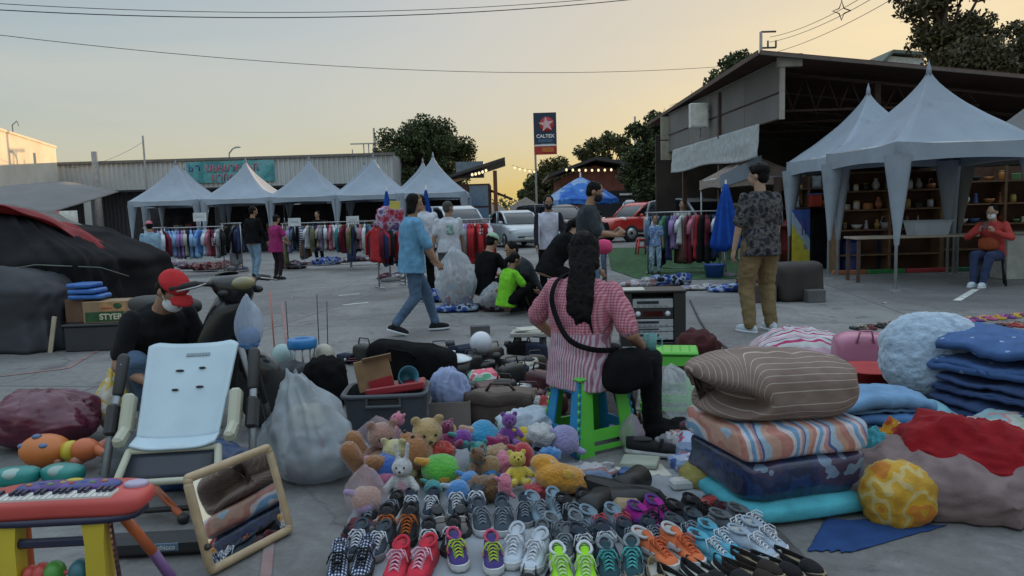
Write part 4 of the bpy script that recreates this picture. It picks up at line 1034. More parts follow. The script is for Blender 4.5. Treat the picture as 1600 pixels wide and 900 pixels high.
person('masked person in white top with dark sleeves facing the camera',LOC,176,dict(head=(8,-18),hl=(-.22,.26,.95),hr=(.2,.28,.92)),cloth('white_dark_sleeve_top',(.5,.5,.58),pattern=lambda N,L,co: (lambda s_,a_,g_,m_: (L.new(co,s_.inputs[0]),setattr(a_,'operation','ABSOLUTE'),L.new(s_.outputs[0],a_.inputs[0]),setattr(g_,'operation','GREATER_THAN'),g_.inputs.__getitem__(1).__setattr__('default_value',.165),L.new(a_.outputs[0],g_.inputs[0]),setattr(m_,'data_type','RGBA'),m_.inputs.__getitem__(6).__setattr__('default_value',(.5,.5,.6,1)),m_.inputs.__getitem__(7).__setattr__('default_value',(.02,.02,.025,1)),L.new(g_.outputs[0],m_.inputs[0]),m_.outputs[2])[-1])(N.new('ShaderNodeSeparateXYZ'),N.new('ShaderNodeMath'),N.new('ShaderNodeMath'),N.new('ShaderNodeMix'))),
       BLK,SHB,s=sc,vox=.014,mask=MASKB,seed=43,sleeve='long',hairstyle='short')
p = at(872,470,9.9)
person('person in black with a black bun bending over the cardboard tray',(p.x,p.y,0),-75,dict(pel=(0,-.1,.62),lean=42,head=(0,-35),fl=(-.12,.2,.08,5),fr=(.12,.15,.08,-5),hl=(-.15,.55,.52),hr=(.15,.58,.5),kl=(-.3,1,.3),kr=(.3,1,.3)),BLK,BLK,SHB,s=1.05,vox=.014,seed=44,hairstyle='pony',build=1.15,sleeve='short')
p = at(790,470,10.1)
person('woman in bright lime green shirt sitting low among the clothes',(p.x,p.y,0),-62,dict(pel=(0,0,.25),lean=14,head=(0,-25),fl=(-.18,.48,.08,5),fr=(.2,.42,.08,-5),hl=(-.1,.5,.42),hr=(.22,.45,.38),kl=(-.5,.5,1),kr=(.6,.5,1)),cloth('lime_shirt',(.17,.5,.03)),BLK,SHB,s=.84,vox=.013,seed=45,hairstyle='pony')
p = at(757,470,11.0)
person('person in dark clothes and pale green cap sitting behind the big clear bag',(p.x,p.y,0),-40,dict(pel=(0,0,.3),lean=16,head=(0,-25),fl=(-.18,.5,.08,5),fr=(.2,.45,.08,-5),hl=(-.1,.5,.42),hr=(.22,.45,.38),kl=(-.5,.5,1),kr=(.6,.5,1)),BLK,BLK,SHB,s=1.03,vox=.014,seed=46,cap=cloth('mint_cap',(.3,.45,.33)))
p = at(832,470,10.6)
person('dark clothed person crouching to the right of the lime green shirt',(p.x,p.y,0),120,dict(pel=(0,0,.28),lean=30,head=(0,-25),fl=(-.16,.3,.08,5),fr=(.16,.28,.08,-5),hl=(-.1,.5,.35),hr=(.2,.5,.3),kl=(-.4,.5,1),kr=(.4,.5,1)),CHAR,BLK,SHB,s=1,vox=.016,seed=47)
# left background shoppers
LOC,sc = stand(428,17.4,338);
person('woman in magenta shirt and dark leggings standing by the clothes rails',LOC,-40,dict(head=(5,-10),hl=(-.1,.3,1.02),hr=(.2,.28,1.0),el=(-1,-.5,-.5),er=(1,-.5,-.5)),cloth('magenta_shirt',(.3,.03,.13)),cloth('dark_leggings',(.03,.02,.025)),SHB,s=sc,vox=.015,seed=51,build=1.2,hem=-.2,legcut=.8,hairstyle='bun')
LOC,sc = stand(392,18.2,325)
person('man in black jacket and pale jeans browsing the clothes rail',LOC,-30,dict(head=(-20,-5),hl=(-.28,.06,.82),hr=(.25,.2,.9),fl=(-.14,.1,.08,8),fr=(.13,-.1,.08,-8)),BLK,DENIML,SHB,s=sc,vox=.015,seed=52,sleeve='long',build=1.25,hairstyle='short')
LOC,sc = stand(233,15.5,345)
person('person in pale blue top and pink cap behind the black covered stall',LOC,40,dict(head=(0,-5)),cloth('pale_blue_top',(.25,.38,.5)),DENIM,SHB,s=sc * .97,vox=.016,seed=53,cap=cloth('pink_cap',(.5,.16,.2)),sleeve='long')
LOC,sc = stand(496,24,332)
person('person in black standing in the shade under the middle far tent',LOC,170,dict(),BLK,BLK,SHB,s=sc,vox=.02,seed=54,fingers=False,face=False)
LOC,sc = stand(938,15.0,332)
person('person in black behind the charcoal shirted man holding a phone',LOC,150,dict(hl=(-.1,.3,1.1),hr=(.1,.3,1.1),head=(0,-20)),BLK,DENIM,SHB,s=sc,vox=.018,seed=55,fingers=False)
LOC,sc = stand(1066,18.6,316)
person('person with short hair and pale top behind the right clothes rail',LOC,160,dict(),cloth('pale_top',(.4,.42,.42)),DENIM,SHB,s=sc,vox=.018,seed=56,fingers=False)
# man in red cap crouched behind the high chair
p = Vector((-2.52,4.75,0)); RC = cloth('red_cap',(.42,.03,.035))
rcap,Jr = person('man in red cap and black printed t-shirt crouching behind the white high chair',(p.x,p.y + .3,0),-128,dict(pel=(0,-.05,.34),lean=34,head=(5,-42),fl=(-.17,.28,.08,6),fr=(.16,.22,.08,-6),hl=(-.12,.42,.36),hr=(.22,.42,.38),el=(-.5,-.2,-1),er=(.5,-.2,-1),kl=(-.4,1,.8),kr=(.4,1,.8)),cloth('black_tee',(.013,.013,.015)),DENIM,SHB,s=1.06,vox=.01,seed=61,cap=RC,mask=MASKW,build=1.08)
b = MB(); b.sheet(lambda u,v: Jr['chest'] + Jr['Fs'] * (.142 - .05 * (2 * u - 1) ** 2) + Jr['Xs'] * (-.085 + .17 * u) + Jr['U'] * (-.13 + .16 * v),8,8,.003); b.build('shirt_print',mat('grey_tee_print',(.1,.1,.1),rough=.9,pattern=P_camo([(.012,.012,.014),(.014,.014,.016),(.13,.13,.125),(.02,.02,.02)],30,4)),rcap)
# masked woman in red jacket on a dark stool at the right
p = gnd(1556,446)
red,Jd = person('woman in red jacket and white mask sitting on a dark stool looking at a phone',(p.x,p.y + .1,0),128,dict(pel=(0,0,.52),lean=6,head=(6,-22),fl=(-.05,.52,.08,4),fr=(.10,.48,.08,-4),hl=(-.11,.30,.88),hr=(.09,.31,.89),el=(-1,-.2,-.6),er=(1,-.2,-.6),hd=(0,.4,.6),curl=1.0,kl=(-.1,1,.6),kr=(.1,1,.6)),cloth('red_jacket',(.40,.055,.05)),cloth('navy_trousers',(.035,.05,.11)),SHW,hairstyle='pony',s=1.0,vox=.012,seed=71,sleeve='long',mask=MASKW,skin=SKINL,hem=-.05)
t = thing('shoulder_bag','rust orange handbag on the lap of the masked woman in red','bag',red.location,128)
b = MB(); b.ell(Jd['pel'] + Vector((0,.2,.16)),(.15,.06,.1),e=.6,e2=.7); b.wob(.008,9,4); b.build('bag_body',cloth('rust_leather',(.3,.07,.03),rough=.6),t); b = MB(); b.tube(smooth_pts([Jd['pel'] + Vector((.12,.2,.22)),Jd['chest'] + Jd['Xs'] * .13 + Jd['Fs'] * .14,Jd['nb'] + Jd['Xs'] * .11 + Jd['Fs'] * .03 + Jd['U'] * .02]),.012,6,flat=.4); b.build('strap',BLK,t)
t = thing('phone','dark phone in the hands of the masked woman in red','phone',W((-.01,.385,.98),red),150)
b = MB(); b.box((0,0,0),(.08,.011,.15),rx=40,bev=.004); b.build('case',plastic('dark_red_case',(.06,.01,.015)),t)
b = MB(); b.box((0,-.0075,0),(.07,.002,.135),rx=40); b.build('screen',mat('phone_screen',(.02,.022,.03)),t)
t = thing('stool','dark plastic stool under the masked woman in red','stool',(p.x,p.y + .1,0),150)
BLKP = plastic('black_plastic',(.015,.015,.017))
b = MB(); b.box((0,0,.43),(.32,.32,.04),bev=.01); b.build('seat',BLKP,t)
for x in (-1,1):
 for y in (-1,1):
  b = MB(); b.tube([(x * .14,y * .14,.42),(x * .18,y * .18,0)],[.025,.02],6); b.build('leg',BLKP,t)
# cars
GLASSC = mat('car_glass',(.012,.015,.02),rough=.06,spec=.8,var=0)
TYRE = mat('tyre',(.018,.018,.018),rough=.85); RIM = mat('alloy_rim',(.35,.36,.38),rough=.35,metal=.8)
HEADL = mat('headlamp_glass',(.6,.62,.65),rough=.1,coat=.6); TAILR = mat('tail_lamp',(.4,.02,.02),rough=.15)
GRILL = plastic('black_grille',(.015,.015,.016)); PLATE = plastic('number_plate',(.6,.6,.58))
def rrect(y,hw,z0,z1,r=.12,n=4):
 r = min(r,hw * .9,(z1 - z0) * .48); out = []
 for cx,cz,a0 in ((hw - r,z1 - r,0),(-hw + r,z1 - r,90),(-hw + r,z0 + r,180),(hw - r,z0 + r,270)):
  for k in range(n + 1):
   a = rad(a0 + 90 * k / n); out.append((cx + r * math.cos(a),y,cz + r * math.sin(a)))
 return out
def car(label,loc,rz,paint,kind='hatch',group='parked cars beyond the market',s=1.0):
 """front towards +Y"""
 t = thing('parked_car' if kind != 'pickup' else 'pickup_truck',label,'car' if kind != 'pickup' else 'truck',loc,rz,group,s)
 PT = plastic('car_paint_' + label.split()[0] + kind,paint,rough=.25,coat=.8,var=.03,bump=0)
 if kind == 'hatch':
  bd = [(-1.98,.70,.42,.86),(-1.9,.80,.26,.98),(-1.3,.85,.2,1.0),(-.2,.86,.18,.98),(.75,.86,.2,.97),(1.35,.84,.22,.92),(1.75,.78,.24,.82),(1.95,.66,.3,.7),(2.0,.55,.36,.6)]
  cb = [(-1.85,.66,.9,1.0),(-1.5,.68,.9,1.34),(-.9,.64,.9,1.47),(-.1,.63,.9,1.5),(.45,.64,.9,1.4),(1.1,.70,.9,.98)]
  wx,wy,wr = .76,(1.28,-1.25),.31
 elif kind == 'suv':
  bd = [(-2.2,.75,.5,1.0),(-2.1,.86,.35,1.1),(-1,.9,.3,1.12),(.6,.9,.3,1.1),(1.6,.88,.32,1.05),(2.1,.8,.36,.95),(2.25,.68,.45,.8)]
  cb = [(-2.1,.72,1.0,1.15),(-1.8,.74,1.0,1.68),(-.9,.7,1.0,1.76),(.2,.7,1.0,1.74),(.75,.72,1.0,1.6),(1.35,.78,1.0,1.1)]
  wx,wy,wr = .8,(1.4,-1.35),.36
 else:
  bd = [(-2.6,.85,.6,1.05),(-2.5,.88,.5,1.1),(-.5,.9,.48,1.1),(.9,.9,.48,1.1),(1.9,.88,.5,1.08),(2.4,.82,.52,1.0),(2.6,.7,.55,.85)]
  cb = [(-.75,.72,1.0,1.12),(-.55,.74,1.0,1.65),(-.1,.72,1.0,1.72),(.5,.72,1.0,1.7),(.85,.73,1.0,1.55),(1.35,.78,1.0,1.1)]
  wx,wy,wr = .8,(1.6,-1.6),.38
 b = MB(); b.rings([rrect(*q)[::-1] for q in bd]); b.build('body',PT,t)
 b = MB(); b.rings([rrect(y,hw,z0,z1,.1)[::-1] for y,hw,z0,z1 in cb]); b.build('windows',GLASSC,t)
 b = MB(); top_ = [q for q in cb if q[3] > cb[2][3] - .25]
 b.rings([rrect(y,hw + .015,z1 - .06,z1 + .015,.04)[::-1] for y,hw,z0,z1 in top_]); b.build('roof',PT,t)
 for x in (-1,1):
  f0,f1 = cb[-1],top_[-1]; b = MB(); b.tube([(x * (f0[1] - .02),f0[0],f0[3]),(x * (f1[1] + .0),f1[0],f1[3] - .02)],.045,6); b.build('pillar',PT,t); b = MB()
  f0,f1 = cb[0],top_[0]; b.tube([(x * f0[1],f0[0],f0[3]),(x * f1[1],f1[0],f1[3] - .02)],.055,6); b.build('pillar',PT,t); b = MB(); b.tube([(x * (cb[2][1] + .03),cb[2][0] + .5,.98),(x * (cb[2][1] + .005),cb[2][0] + .45,cb[2][3] - .03)],.04,6); b.build('pillar',PT,t)
 for x in (-1,1):
  for y in wy:
   b = MB(); b.lathe([(wr * .6,-.1),(wr * .92,-.1),(wr,-.06),(wr,.06),(wr * .92,.1),(wr * .6,.1)],22,T((x * wx,y,wr),ry=90)); wh = b.build('wheel',TYRE,t)
   b = MB(); b.lathe([(.02,-.03),(wr * .62,-.05),(wr * .62,.05),(.02,.03)],18,T((x * (wx + .065),y,wr),ry=90)); b.build('rim',RIM,wh)
  zf = bd[-2][3] - .02; b = MB(); b.ell((x * (bd[-3][1] - .17),bd[-3][0] + .06,zf + .02),(.2,.13,.085),rz=-x * 28,rx=-18,e=.7); b.build('headlight',HEADL,t)
  b = MB(); b.ell((x * (bd[0][1] + .02),bd[0][0] + .07,bd[0][3] - .05),(.1,.08,.13),e=.7); b.build('taillight',TAILR,t)
  b = MB(); b.ell((x * (cb[-1][1] + .16),cb[-1][0] - .25,cb[-1][3] + .04),(.1,.06,.07),e=.7); b.build('mirror',PT,t)
  b = MB(); b.lathe([(.0,0),(.07,0),(.07,.02),(0,.02)],12,T((x * .55,bd[-2][0] - .02,bd[-2][2] + .12),rx=-90)); b.build('fog_lamp',HEADL,t)
 b = MB(); yf = bd[-1][0]; b.box((0,yf - .03,(bd[-1][2] + bd[-1][3]) / 2 - .03),(1.0,.08,.1),bev=.03); b.box((0,yf - .1,bd[-1][2] - .03),(1.1,.12,.09),bev=.03); b.build('grille',GRILL,t)
 b = MB(); b.box((0,yf + .02,bd[-1][2] + .04),(.4,.02,.11)); b.build('number_plate',PLATE,t)
 if kind == 'pickup':
  b = MB(); b.box((0,-1.62,1.06),(1.5,1.6,.12)); b.build('bed_liner',GRILL,t)
  b = MB(); b.tube([(-.7,-.9,1.1),(-.7,-.95,1.6),(.7,-.95,1.6),(.7,-.9,1.1)],.04,6); b.build('roll_bar',RIM,t)
 return t
c = gnd(806,387); car('silver hatchback facing the market behind the shoppers',(c.x,c.y + 1.2,0),196,(.42,.46,.5))
car('white car half hidden behind the white t-shirts',(tpx(712,30),30,0),205,(.45,.47,.5),'suv')
car('black car parked behind the silver hatchback',(tpx(868,34),34,0),215,(.012,.013,.015),'suv')
car('bright red pickup truck with its bonnet towards the blue umbrella',(tpx(1018,33),33.5,0),118,(.45,.025,.02),'pickup',s=1.0)
car('white estate car behind the right clothes rail',(tpx(1086,27),27,0),200,(.42,.43,.43),'suv')
car('red van parked further back beyond the pickup',(tpx(1048,44),44,0),180,(.4,.03,.03),'suv',s=1.2)
car('pale blue pickup behind the red pickup bonnet',(tpx(1005,40),40,0),160,(.35,.42,.5),'suv',s=1.1)
car('dark grey car in the shade under the fourth far tent',(tpx(560,38),38,0),170,(.06,.065,.07),'suv')
car('grey blue car under the middle far tent',(tpx(438,39),39,0),175,(.2,.24,.28),'hatch')
# parasols
UB = cloth('blue_parasol_cloth',(.012,.06,.3),rough=.7,sheen=0,bump=.2,bscale=6)
UBW = cloth('blue_white_parasol_cloth',(.03,.12,.42),rough=.6,sheen=0,pattern=P_camo([(.025,.1,.38),(.04,.15,.45),(.2,.3,.5)],2.2,3))
t = thing('parasol','open blue parasol with pale patches beside the silver hatchback','parasol',(tpx(911,19),19,0))
b = MB(); R_ = []
zt,ze,rr0 = 2.26,1.68,.97
for i in range(9):
 u = i / 8; r_ = .02 + (rr0 - .02) * u; z = zt - (zt - ze) * (u ** 1.12)
 R_.append([(r_ * math.cos(2 * math.pi * j / 32) * (1 - .05 * u * abs(math.sin(4 * 2 * math.pi * j / 32))),r_ * math.sin(2 * math.pi * j / 32) * (1 - .05 * u * abs(math.sin(4 * 2 * math.pi * j / 32))),z + .03 * u * abs(math.sin(4 * 2 * math.pi * j / 32))) for j in range(32)])
b.rings(R_[::-1],cap=False); b.rings([[(p[0],p[1],p[2] - .12) for p in R_[-1]],R_[-1]],cap=False); b.build('canopy',UBW,t)
b = MB(); b.tube([(0,0,0),(0,0,2.38)],.022,8); b.build('pole',TPOLE,t)
for k in range(8):
 b = MB(); a = k * math.pi / 4; b.tube([(0,0,1.95),(.55 * math.cos(a),.55 * math.sin(a),1.88),(rr0 * .95 * math.cos(a),rr0 * .95 * math.sin(a),ze + .01)],.008,4); b.build('rib',TPOLE,t)
b = MB(); b.lathe([(.25,0),(.25,.06),(.06,.1),(.05,.3)],20); b.build('base',mat('parasol_base',(.12,.12,.12),rough=.9),t)
def closed_parasol(label,loc,z0,z1,r,m,tilt=0):
 t = thing('closed_parasol',label,'parasol',loc,0,'closed blue parasols',ry=tilt); b = MB(); R_ = []
 for i in range(13):
  u = i / 12; rr_ = r * (.12 + .88 * (1 - u) ** .8) * (1 if u > .05 else .92); z = z0 + (z1 - z0) * u
  R_.append([((rr_ * (1 + .28 * math.cos(8 * a + 1.5 * u) * (1 - .5 * u))) * math.cos(a),(rr_ * (1 + .28 * math.cos(8 * a + 1.5 * u) * (1 - .5 * u))) * math.sin(a),z + .05 * math.cos(8 * a) * (1 - u)) for a in [2 * math.pi * j / 64 for j in range(64)]])
 b.rings(R_); b.build('folded_canopy',m,t)
 b = MB(); b.tube([(0,0,0),(0,0,z1 + .08)],.022,8); b.build('pole',TPOLE,t)
 b = MB(); b.lathe([(.22,0),(.22,.06),(.05,.1)],18); b.build('base',mat('parasol_base',(.12,.12,.12)),t)
 return t
closed_parasol('large closed blue parasol standing beside the right clothes rail',(tpx(1136,14.8),14.8,0),.55,1.85,.27,UB)
closed_parasol('closed blue parasol left of the white t-shirts',(tpx(610,16),16,0),1.0,1.98,.13,UB); closed_parasol('closed blue parasol between the two white t-shirts',(tpx(671,16),16,0),1.0,1.98,.13,UB)
# clothes rails with individual garments
GC = {}
def gcol(n,c,**k):
 if n not in GC: GC[n] = cloth('garment_' + n,c,bump=.3,bscale=25,**k)
 return GC[n]
for n,c in dict(pale_blue=(.22,.36,.56),mid_blue=(.09,.2,.47),lilac=(.26,.18,.36),white=(.5,.52,.55),grey=(.2,.21,.23),black=(.016,.016,.018),navy=(.025,.035,.09),maroon=(.13,.02,.035),red=(.38,.03,.035),pink=(.42,.15,.2),beige=(.36,.3,.22),green=(.08,.2,.12),teal=(.05,.2,.22),orange=(.42,.15,.05),olive=(.12,.12,.06),denim=(.08,.13,.21),brown=(.12,.07,.045),cream=(.45,.42,.35)).items(): gcol(n,c)
gcol('striped',(.3,.3,.3),pattern=P_stripes([(0,(.4,.4,.42)),(.5,(.05,.06,.12))],2,16)); gcol('plaid',(.3,.1,.1),pattern=P_check((.4,.35,.33),(.25,.06,.06),(.06,.02,.03),14,14,1,2)); gcol('floral',(.3,.3,.3),pattern=P_spots((.35,.33,.36),[(.4,.05,.08),(.1,.2,.4),(.45,.35,.1)],14,.45))
CN = dict(pale_blue='pale blue',mid_blue='mid blue',striped='navy and white striped',plaid='red plaid',floral='flower printed')
PROT = {}
def garment_mesh(kind,seed):
 key = (kind,seed % 5)
 if key in PROT: return PROT[key]
 r = random.Random(seed); b = MB(); L_ = {'shirt': .68,'dress': 1.0,'trousers': .95,'jacket': .75}[kind]; W_ = {'shirt': .21,'dress': .2,'trousers': .16,'jacket': .24}[kind]
 R_ = []; th = r.uniform(.035,.06); n = 20; ph = r.uniform(0,6)
 for i in range(13):
  u = i / 12; z = -u * L_
  hw = (.055 + (W_ - .055) * min(1,(u * 4.5) ** .55)) if kind != 'trousers' else .15
  hw *= 1 + .12 * math.sin(u * 3 + ph) * u; hw *= (1.25 if kind == 'dress' and u > .6 else 1)
  d_ = th * (.55 + .6 * u)
  R_.append([(hw * math.cos(a) + .012 * math.sin(7 * a + ph) * u,d_ * math.sin(a) * (1 + .5 * math.sin(5 * a + ph) * u) + .02 * u * math.sin(ph + a * 3),z - .03 * math.sin(a * 2 + ph) * u) for a in [2 * math.pi * j / n for j in range(n)]])
 b.rings(R_)
 if kind in ('shirt','jacket'):
  for x in (-1,1): b.tube([(x * W_ * .75,0,-.1),(x * (W_ + .04),.01,-.22),(x * (W_ + .05),.015,-.40 if kind == 'shirt' else -.62)],[.05,.05,.045],8,flat=.5)
 b.tube([(0,0,0),(0,0,.05),(.02,0,.075),(.035,0,.06)],.006,4,mi=0)
 me = b.mesh('garment',gcol('grey',None)); PROT[key] = me; return me
NUMW = ['first','second','third','fourth','fifth','sixth','seventh','eighth','ninth','tenth','eleventh','twelfth','thirteenth','fourteenth','fifteenth','sixteenth','seventeenth','eighteenth','nineteenth','twentieth','twenty first','twenty second','twenty third','twenty fourth','twenty fifth','twenty sixth','twenty seventh','twenty eighth','twenty ninth','thirtieth','thirty first','thirty second','thirty third','thirty fourth']
RAILM = mat('chrome_rail',(.35,.36,.38),rough=.3,metal=.8)
def rail(label,A,B,h,garments,where,seed,low=False):
 """rail from A to B on the ground; garments: list of (kind, colour); each garment is a thing"""
 A,B = Vector((A[0],A[1],0)),Vector((B[0],B[1],0)); d = B - A; L_ = d.length; ang = math.degrees(math.atan2(d.y,d.x))
 t = thing('clothes_rail',label,'clothes rail',A,ang)
 for x in (0,L_):
  b = MB(); b.tube([(x,0,.05),(x,0,h)],.016,8); b.tube([(x,-.25,.04),(x,.25,.04)],.016,8); b.build('upright',RAILM,t)
 b = MB(); b.tube([(-.05,0,h),(L_ + .05,0,h)],.015,8); b.build('rail_bar',RAILM,t); b = MB(); b.tube([(0,0,.12),(L_,0,.12)],.012,6); b.build('lower_bar',RAILM,t)
 r = random.Random(seed); n = len(garments)
 for i,(k,c) in enumerate(garments):
  u = (i + .5 + r.uniform(-.2,.2)) / n
  me = garment_mesh(k,seed * 7 + i * 3).copy(); me.materials.clear(); me.materials.append(GC[c])
  o = bpy.data.objects.new(k if k != 'dress' else 'dress',me); COL.objects.link(o)
  put(o,A + d * u + Vector((0,0,h - .075)),ang + 90 + r.uniform(-28,28),s=(1,1,r.uniform(.88,1.08)))
  tag(o,'%s %s hanging %s from the left on %s' % (CN.get(c,c),k,NUMW[i] if i < len(NUMW) else 'near last',where),'garment','garments on ' + where)
 return t
def pick(seed,n,cols,kinds=('shirt','shirt','shirt','jacket','dress')):
 r = random.Random(seed); return [(r.choice(kinds),r.choice(cols)) for _ in range(n)]
Yr = 19.4
rail('clothes rail of blue shirts under the leftmost far tent',(tpx(258,Yr),Yr),(tpx(345,Yr),Yr + .3),1.28,[('shirt',c) for c in 'grey mid_blue pale_blue pale_blue pale_blue lilac lilac cream navy pale_blue mid_blue pale_blue mid_blue pale_blue white pink maroon grey white black'.split()],'the blue shirt rail',3)
Yr = 20.5
MIX = 'grey black navy denim beige maroon white brown olive teal pink cream striped floral lilac black grey'.split()
rail('long clothes rail of mixed clothes in front of the middle far tents',(tpx(446,Yr),Yr),(tpx(548,Yr),Yr + .2),1.3,pick(5,26,MIX),'the long mixed rail',5)
rail('clothes rail of light clothes left of the red jacket rail',(tpx(549,Yr - .6),Yr - .6),(tpx(592,Yr - .6),Yr - .4),1.3,pick(6,12,MIX),'the short pale rail',6)
rail('shaded clothes rail between the blue shirts and the black jacket',(tpx(352,20.6),20.6),(tpx(380,20.4),20.4),1.35,pick(7,8,['black','grey','black','navy','brown']),'the dark rail',7)
rail('clothes rail at the back edge of the black covered stall',(tpx(232,18.3),18.3),(tpx(262,18.6),18.6),1.3,pick(17,7,['pale_blue','grey','maroon','white','black']),'the rail by the black stall',17)
# circular rail right behind the woman in blue
rail('clothes rail heaped with red and dark clothes behind the woman in blue',(tpx(592,14.3),14.3),(tpx(633,14.6),14.6),1.3,[('jacket',c) for c in 'red maroon navy black red grey black navy plaid'.split()],'the red jacket rail',8)
rail('clothes rail of red garments in front of the silver hatchback',(tpx(722,14.0),14.0),(tpx(768,14.2),14.2),1.3,[('jacket',c) for c in 'grey lilac red red red plaid red white'.split()],'the red rail by the hatchback',9)
Yr = 16.0
rail('long right clothes rail on the green turf',(tpx(1014,Yr),Yr),(tpx(1118,Yr),Yr - .4),1.32,[(k,c) for k,c in zip(['jacket','dress','shirt','dress','shirt','dress','shirt','shirt','dress','shirt','dress','dress','shirt','dress','dress','shirt','dress','dress','shirt'],
     'denim grey white navy green navy lilac lilac brown white maroon maroon pink red black maroon black navy white'.split())],'the right turf rail',10)
# heap piled on top of the red jacket rail
def heap(name,label,cat,loc,size,m,seed,n=26,wob=.05,rz=0,group=None,flatb=True,e=.75):
 """a soft crumpled heap of cloth: one mesh"""
 b = MB(); b.ell((0,0,size[2] * .42),(size[0] / 2,size[1] / 2,size[2] * .58),n=n * 2,m=n,e=e,e2=.85)
 off = Vector((seed * 3.3,seed * 1.7,seed * .9)); sc = 2.6 / max(size[0],size[1])
 for i,p in enumerate(b.v):
  p = Vector(p); q = Vector((p.x * sc,p.y * sc,p.z * sc * 1.6)) * 1.2 + off
  nn = abs(noise.noise(q)) * 2 - .5 + .5 * (abs(noise.noise(q * 2.3)) * 2 - .5)
  d = Vector((p.x,p.y,p.z - size[2] * .3)); d = d.normalized() if d.length > 1e-6 else Vector((0,0,1))
  p = p + d * nn * wob * max(size[0],size[1]) * 1.2
  if flatb: p.z = max(p.z,.003 + .004 * noise.noise(q))
  b.v[i] = tuple(p)
 o = b.build(name,m); put(o,loc,rz); return tag(o,label,cat,group)
heap('clothes_heap','heap of red and pink clothes thrown over the rail behind the woman in blue','clothes',(tpx(613,14.4),14.4,1.12),(.55,.4,.5),cloth('red_heap_cloth',(.3,.1,.14),pattern=P_camo([(.3,.03,.05),(.36,.12,.2),(.4,.35,.45),(.12,.08,.2)],5,3)),3,wob=.09,flatb=False)
t = thing('price_board','yellow card on top of the red clothes heap','sign',(tpx(622,14.2),14.2,1.62)); b = MB(); b.box((0,0,0),(.2,.015,.15),ry=6,bev=.004); b.build('card',plastic('yellow_card',(.5,.42,.08)),t)
def price_sign(px,py,Y,label):
 p = at(px,py,Y); t = thing('price_sign',label,'sign',p,0,'white cards on the clothes rails')
 b = MB(); b.box((0,0,0),(.34,.012,.22)); b.build('card',mat('white_card',(.6,.62,.64),rough=.6),t); b = MB(); b.tube([(0,.01,-.1),(0,.01,-.34)],.012,6); b.build('stick',TPOLE,t)
 glyphs(t,mat('pencil_grey',(.3,.33,.36),rough=.8),-.009,-.1,-.03,5,.05,.06,int(px),wt=.06)
price_sign(312,339,19.3,'white card sign above the blue shirt rail'); price_sign(460,347,20.3,'white card sign at the left of the long mixed rail'); price_sign(551,344,20.2,'white card sign above the short pale rail')
# clothes lying on the ground round the rails
GH = [(cloth('heap_dark',(.06,.05,.06),pattern=P_camo([(.02,.02,.025),(.12,.03,.04),(.06,.07,.1),(.3,.28,.28)],6,3))),(cloth('heap_blue',(.05,.1,.3),pattern=P_camo([(.02,.03,.1),(.04,.08,.3),(.25,.3,.4),(.02,.02,.03)],7,3))),(cloth('heap_pale',(.3,.3,.3),pattern=P_camo([(.2,.2,.22),(.38,.38,.4),(.25,.14,.14),(.15,.2,.3)],6,3))),cloth('heap_maroon',(.15,.03,.05),pattern=P_camo([(.14,.02,.03),(.05,.02,.02),(.3,.2,.18),(.2,.05,.08)],7,3))]
hp = [(272,416,.9,.2,2,'left end of the blue shirt rail'),(300,420,.8,.15,0,'front of the blue shirt rail'),(325,424,.9,.22,3,'right of the blue shirts'),(352,420,.7,.2,3,'dark rail'),(372,424,.6,.15,2,'man in the black jacket'),(458,420,.8,.2,0,'left of the long mixed rail'),(486,414,.7,.12,2,'middle of the long mixed rail'),
      (510,414,.9,.22,1,'right part of the long mixed rail'),(535,410,.7,.15,0,'gap between mixed rails'),(565,408,.8,.16,0,'short pale rail'),(612,436,.6,.12,0,'red jacket rail'),(690,470,.7,.18,1,'left of the big clear bag'),(715,486,.7,.1,1,'foot of the big clear bag'),(775,482,.6,.12,0,'left of the cardboard tray')]
for i,(px,py,w,h,k,wh) in enumerate(hp):
 p = gnd(px,py); heap('clothes_heap','low crumpled heap of clothes by the ' + wh,'clothes',(p.x,p.y,0.01),(w,w * .7,h),GH[k],i + 20,n=18,wob=.09,group='heaps of clothes on the ground')
# big clear bags of clothes
BAGC = film('clear_bag_film',(.62,.68,.74),.42,.18)
def bag(name,label,cat,loc,size,m,seed,rz=0,group=None,neck=True,n=44,wob=.07,lean=(0,0)):
 """tied plastic bag: sagging body gathered to a neck"""
 b = MB(); R_ = []; N_ = 72; off = Vector((seed * 2.1,seed * 3.7,seed))
 for i in range(n + 1):
  u = i / n
  if neck == 2: rr_ = (.55 + .45 * math.sin(min(1,u / .3) * math.pi / 2)) if u < .3 else (1 - .86 * ((u - .3) / .7) ** 1.25)
  elif neck: rr_ = (.12 + .88 * math.sin(min(1,u / .42) * math.pi / 2) ** .55) if u < .42 else (1 - ((u - .42) / .58) ** 1.7 * .93)
  else: rr_ = math.sin(math.pi * (.04 + .95 * u)) ** .5
  row = []
  for j in range(N_):
   a = 2 * math.pi * j / N_; x,y,z = rr_ * math.cos(a),rr_ * math.sin(a),u
   q = Vector((x,y,z * 1.6)) * 1.7 + off; nn = .8 * noise.noise(q * .8) + .75 * (abs(noise.noise(Vector((x * 3.2 / (rr_ + .3),y * 3.2 / (rr_ + .3),z * 1.3)) + off)) * 2.6 - .6) + .22 * (abs(noise.noise(q * 3.2)) * 2 - .6)
   k = 1 + wob * 2.2 * nn + (.06 * math.sin(a * 9 + seed) * u * u if neck else 0)
   row.append(((x * k) * size[0] / 2 + lean[0] * u * u,(y * k) * size[1] / 2 + lean[1] * u * u,max(.004,(z + wob * .6 * nn * (u > .05)) * size[2])))
  R_.append(row)
 b.rings(R_); o = b.build(name,m); put(o,loc,rz); return tag(o,label,cat,group)
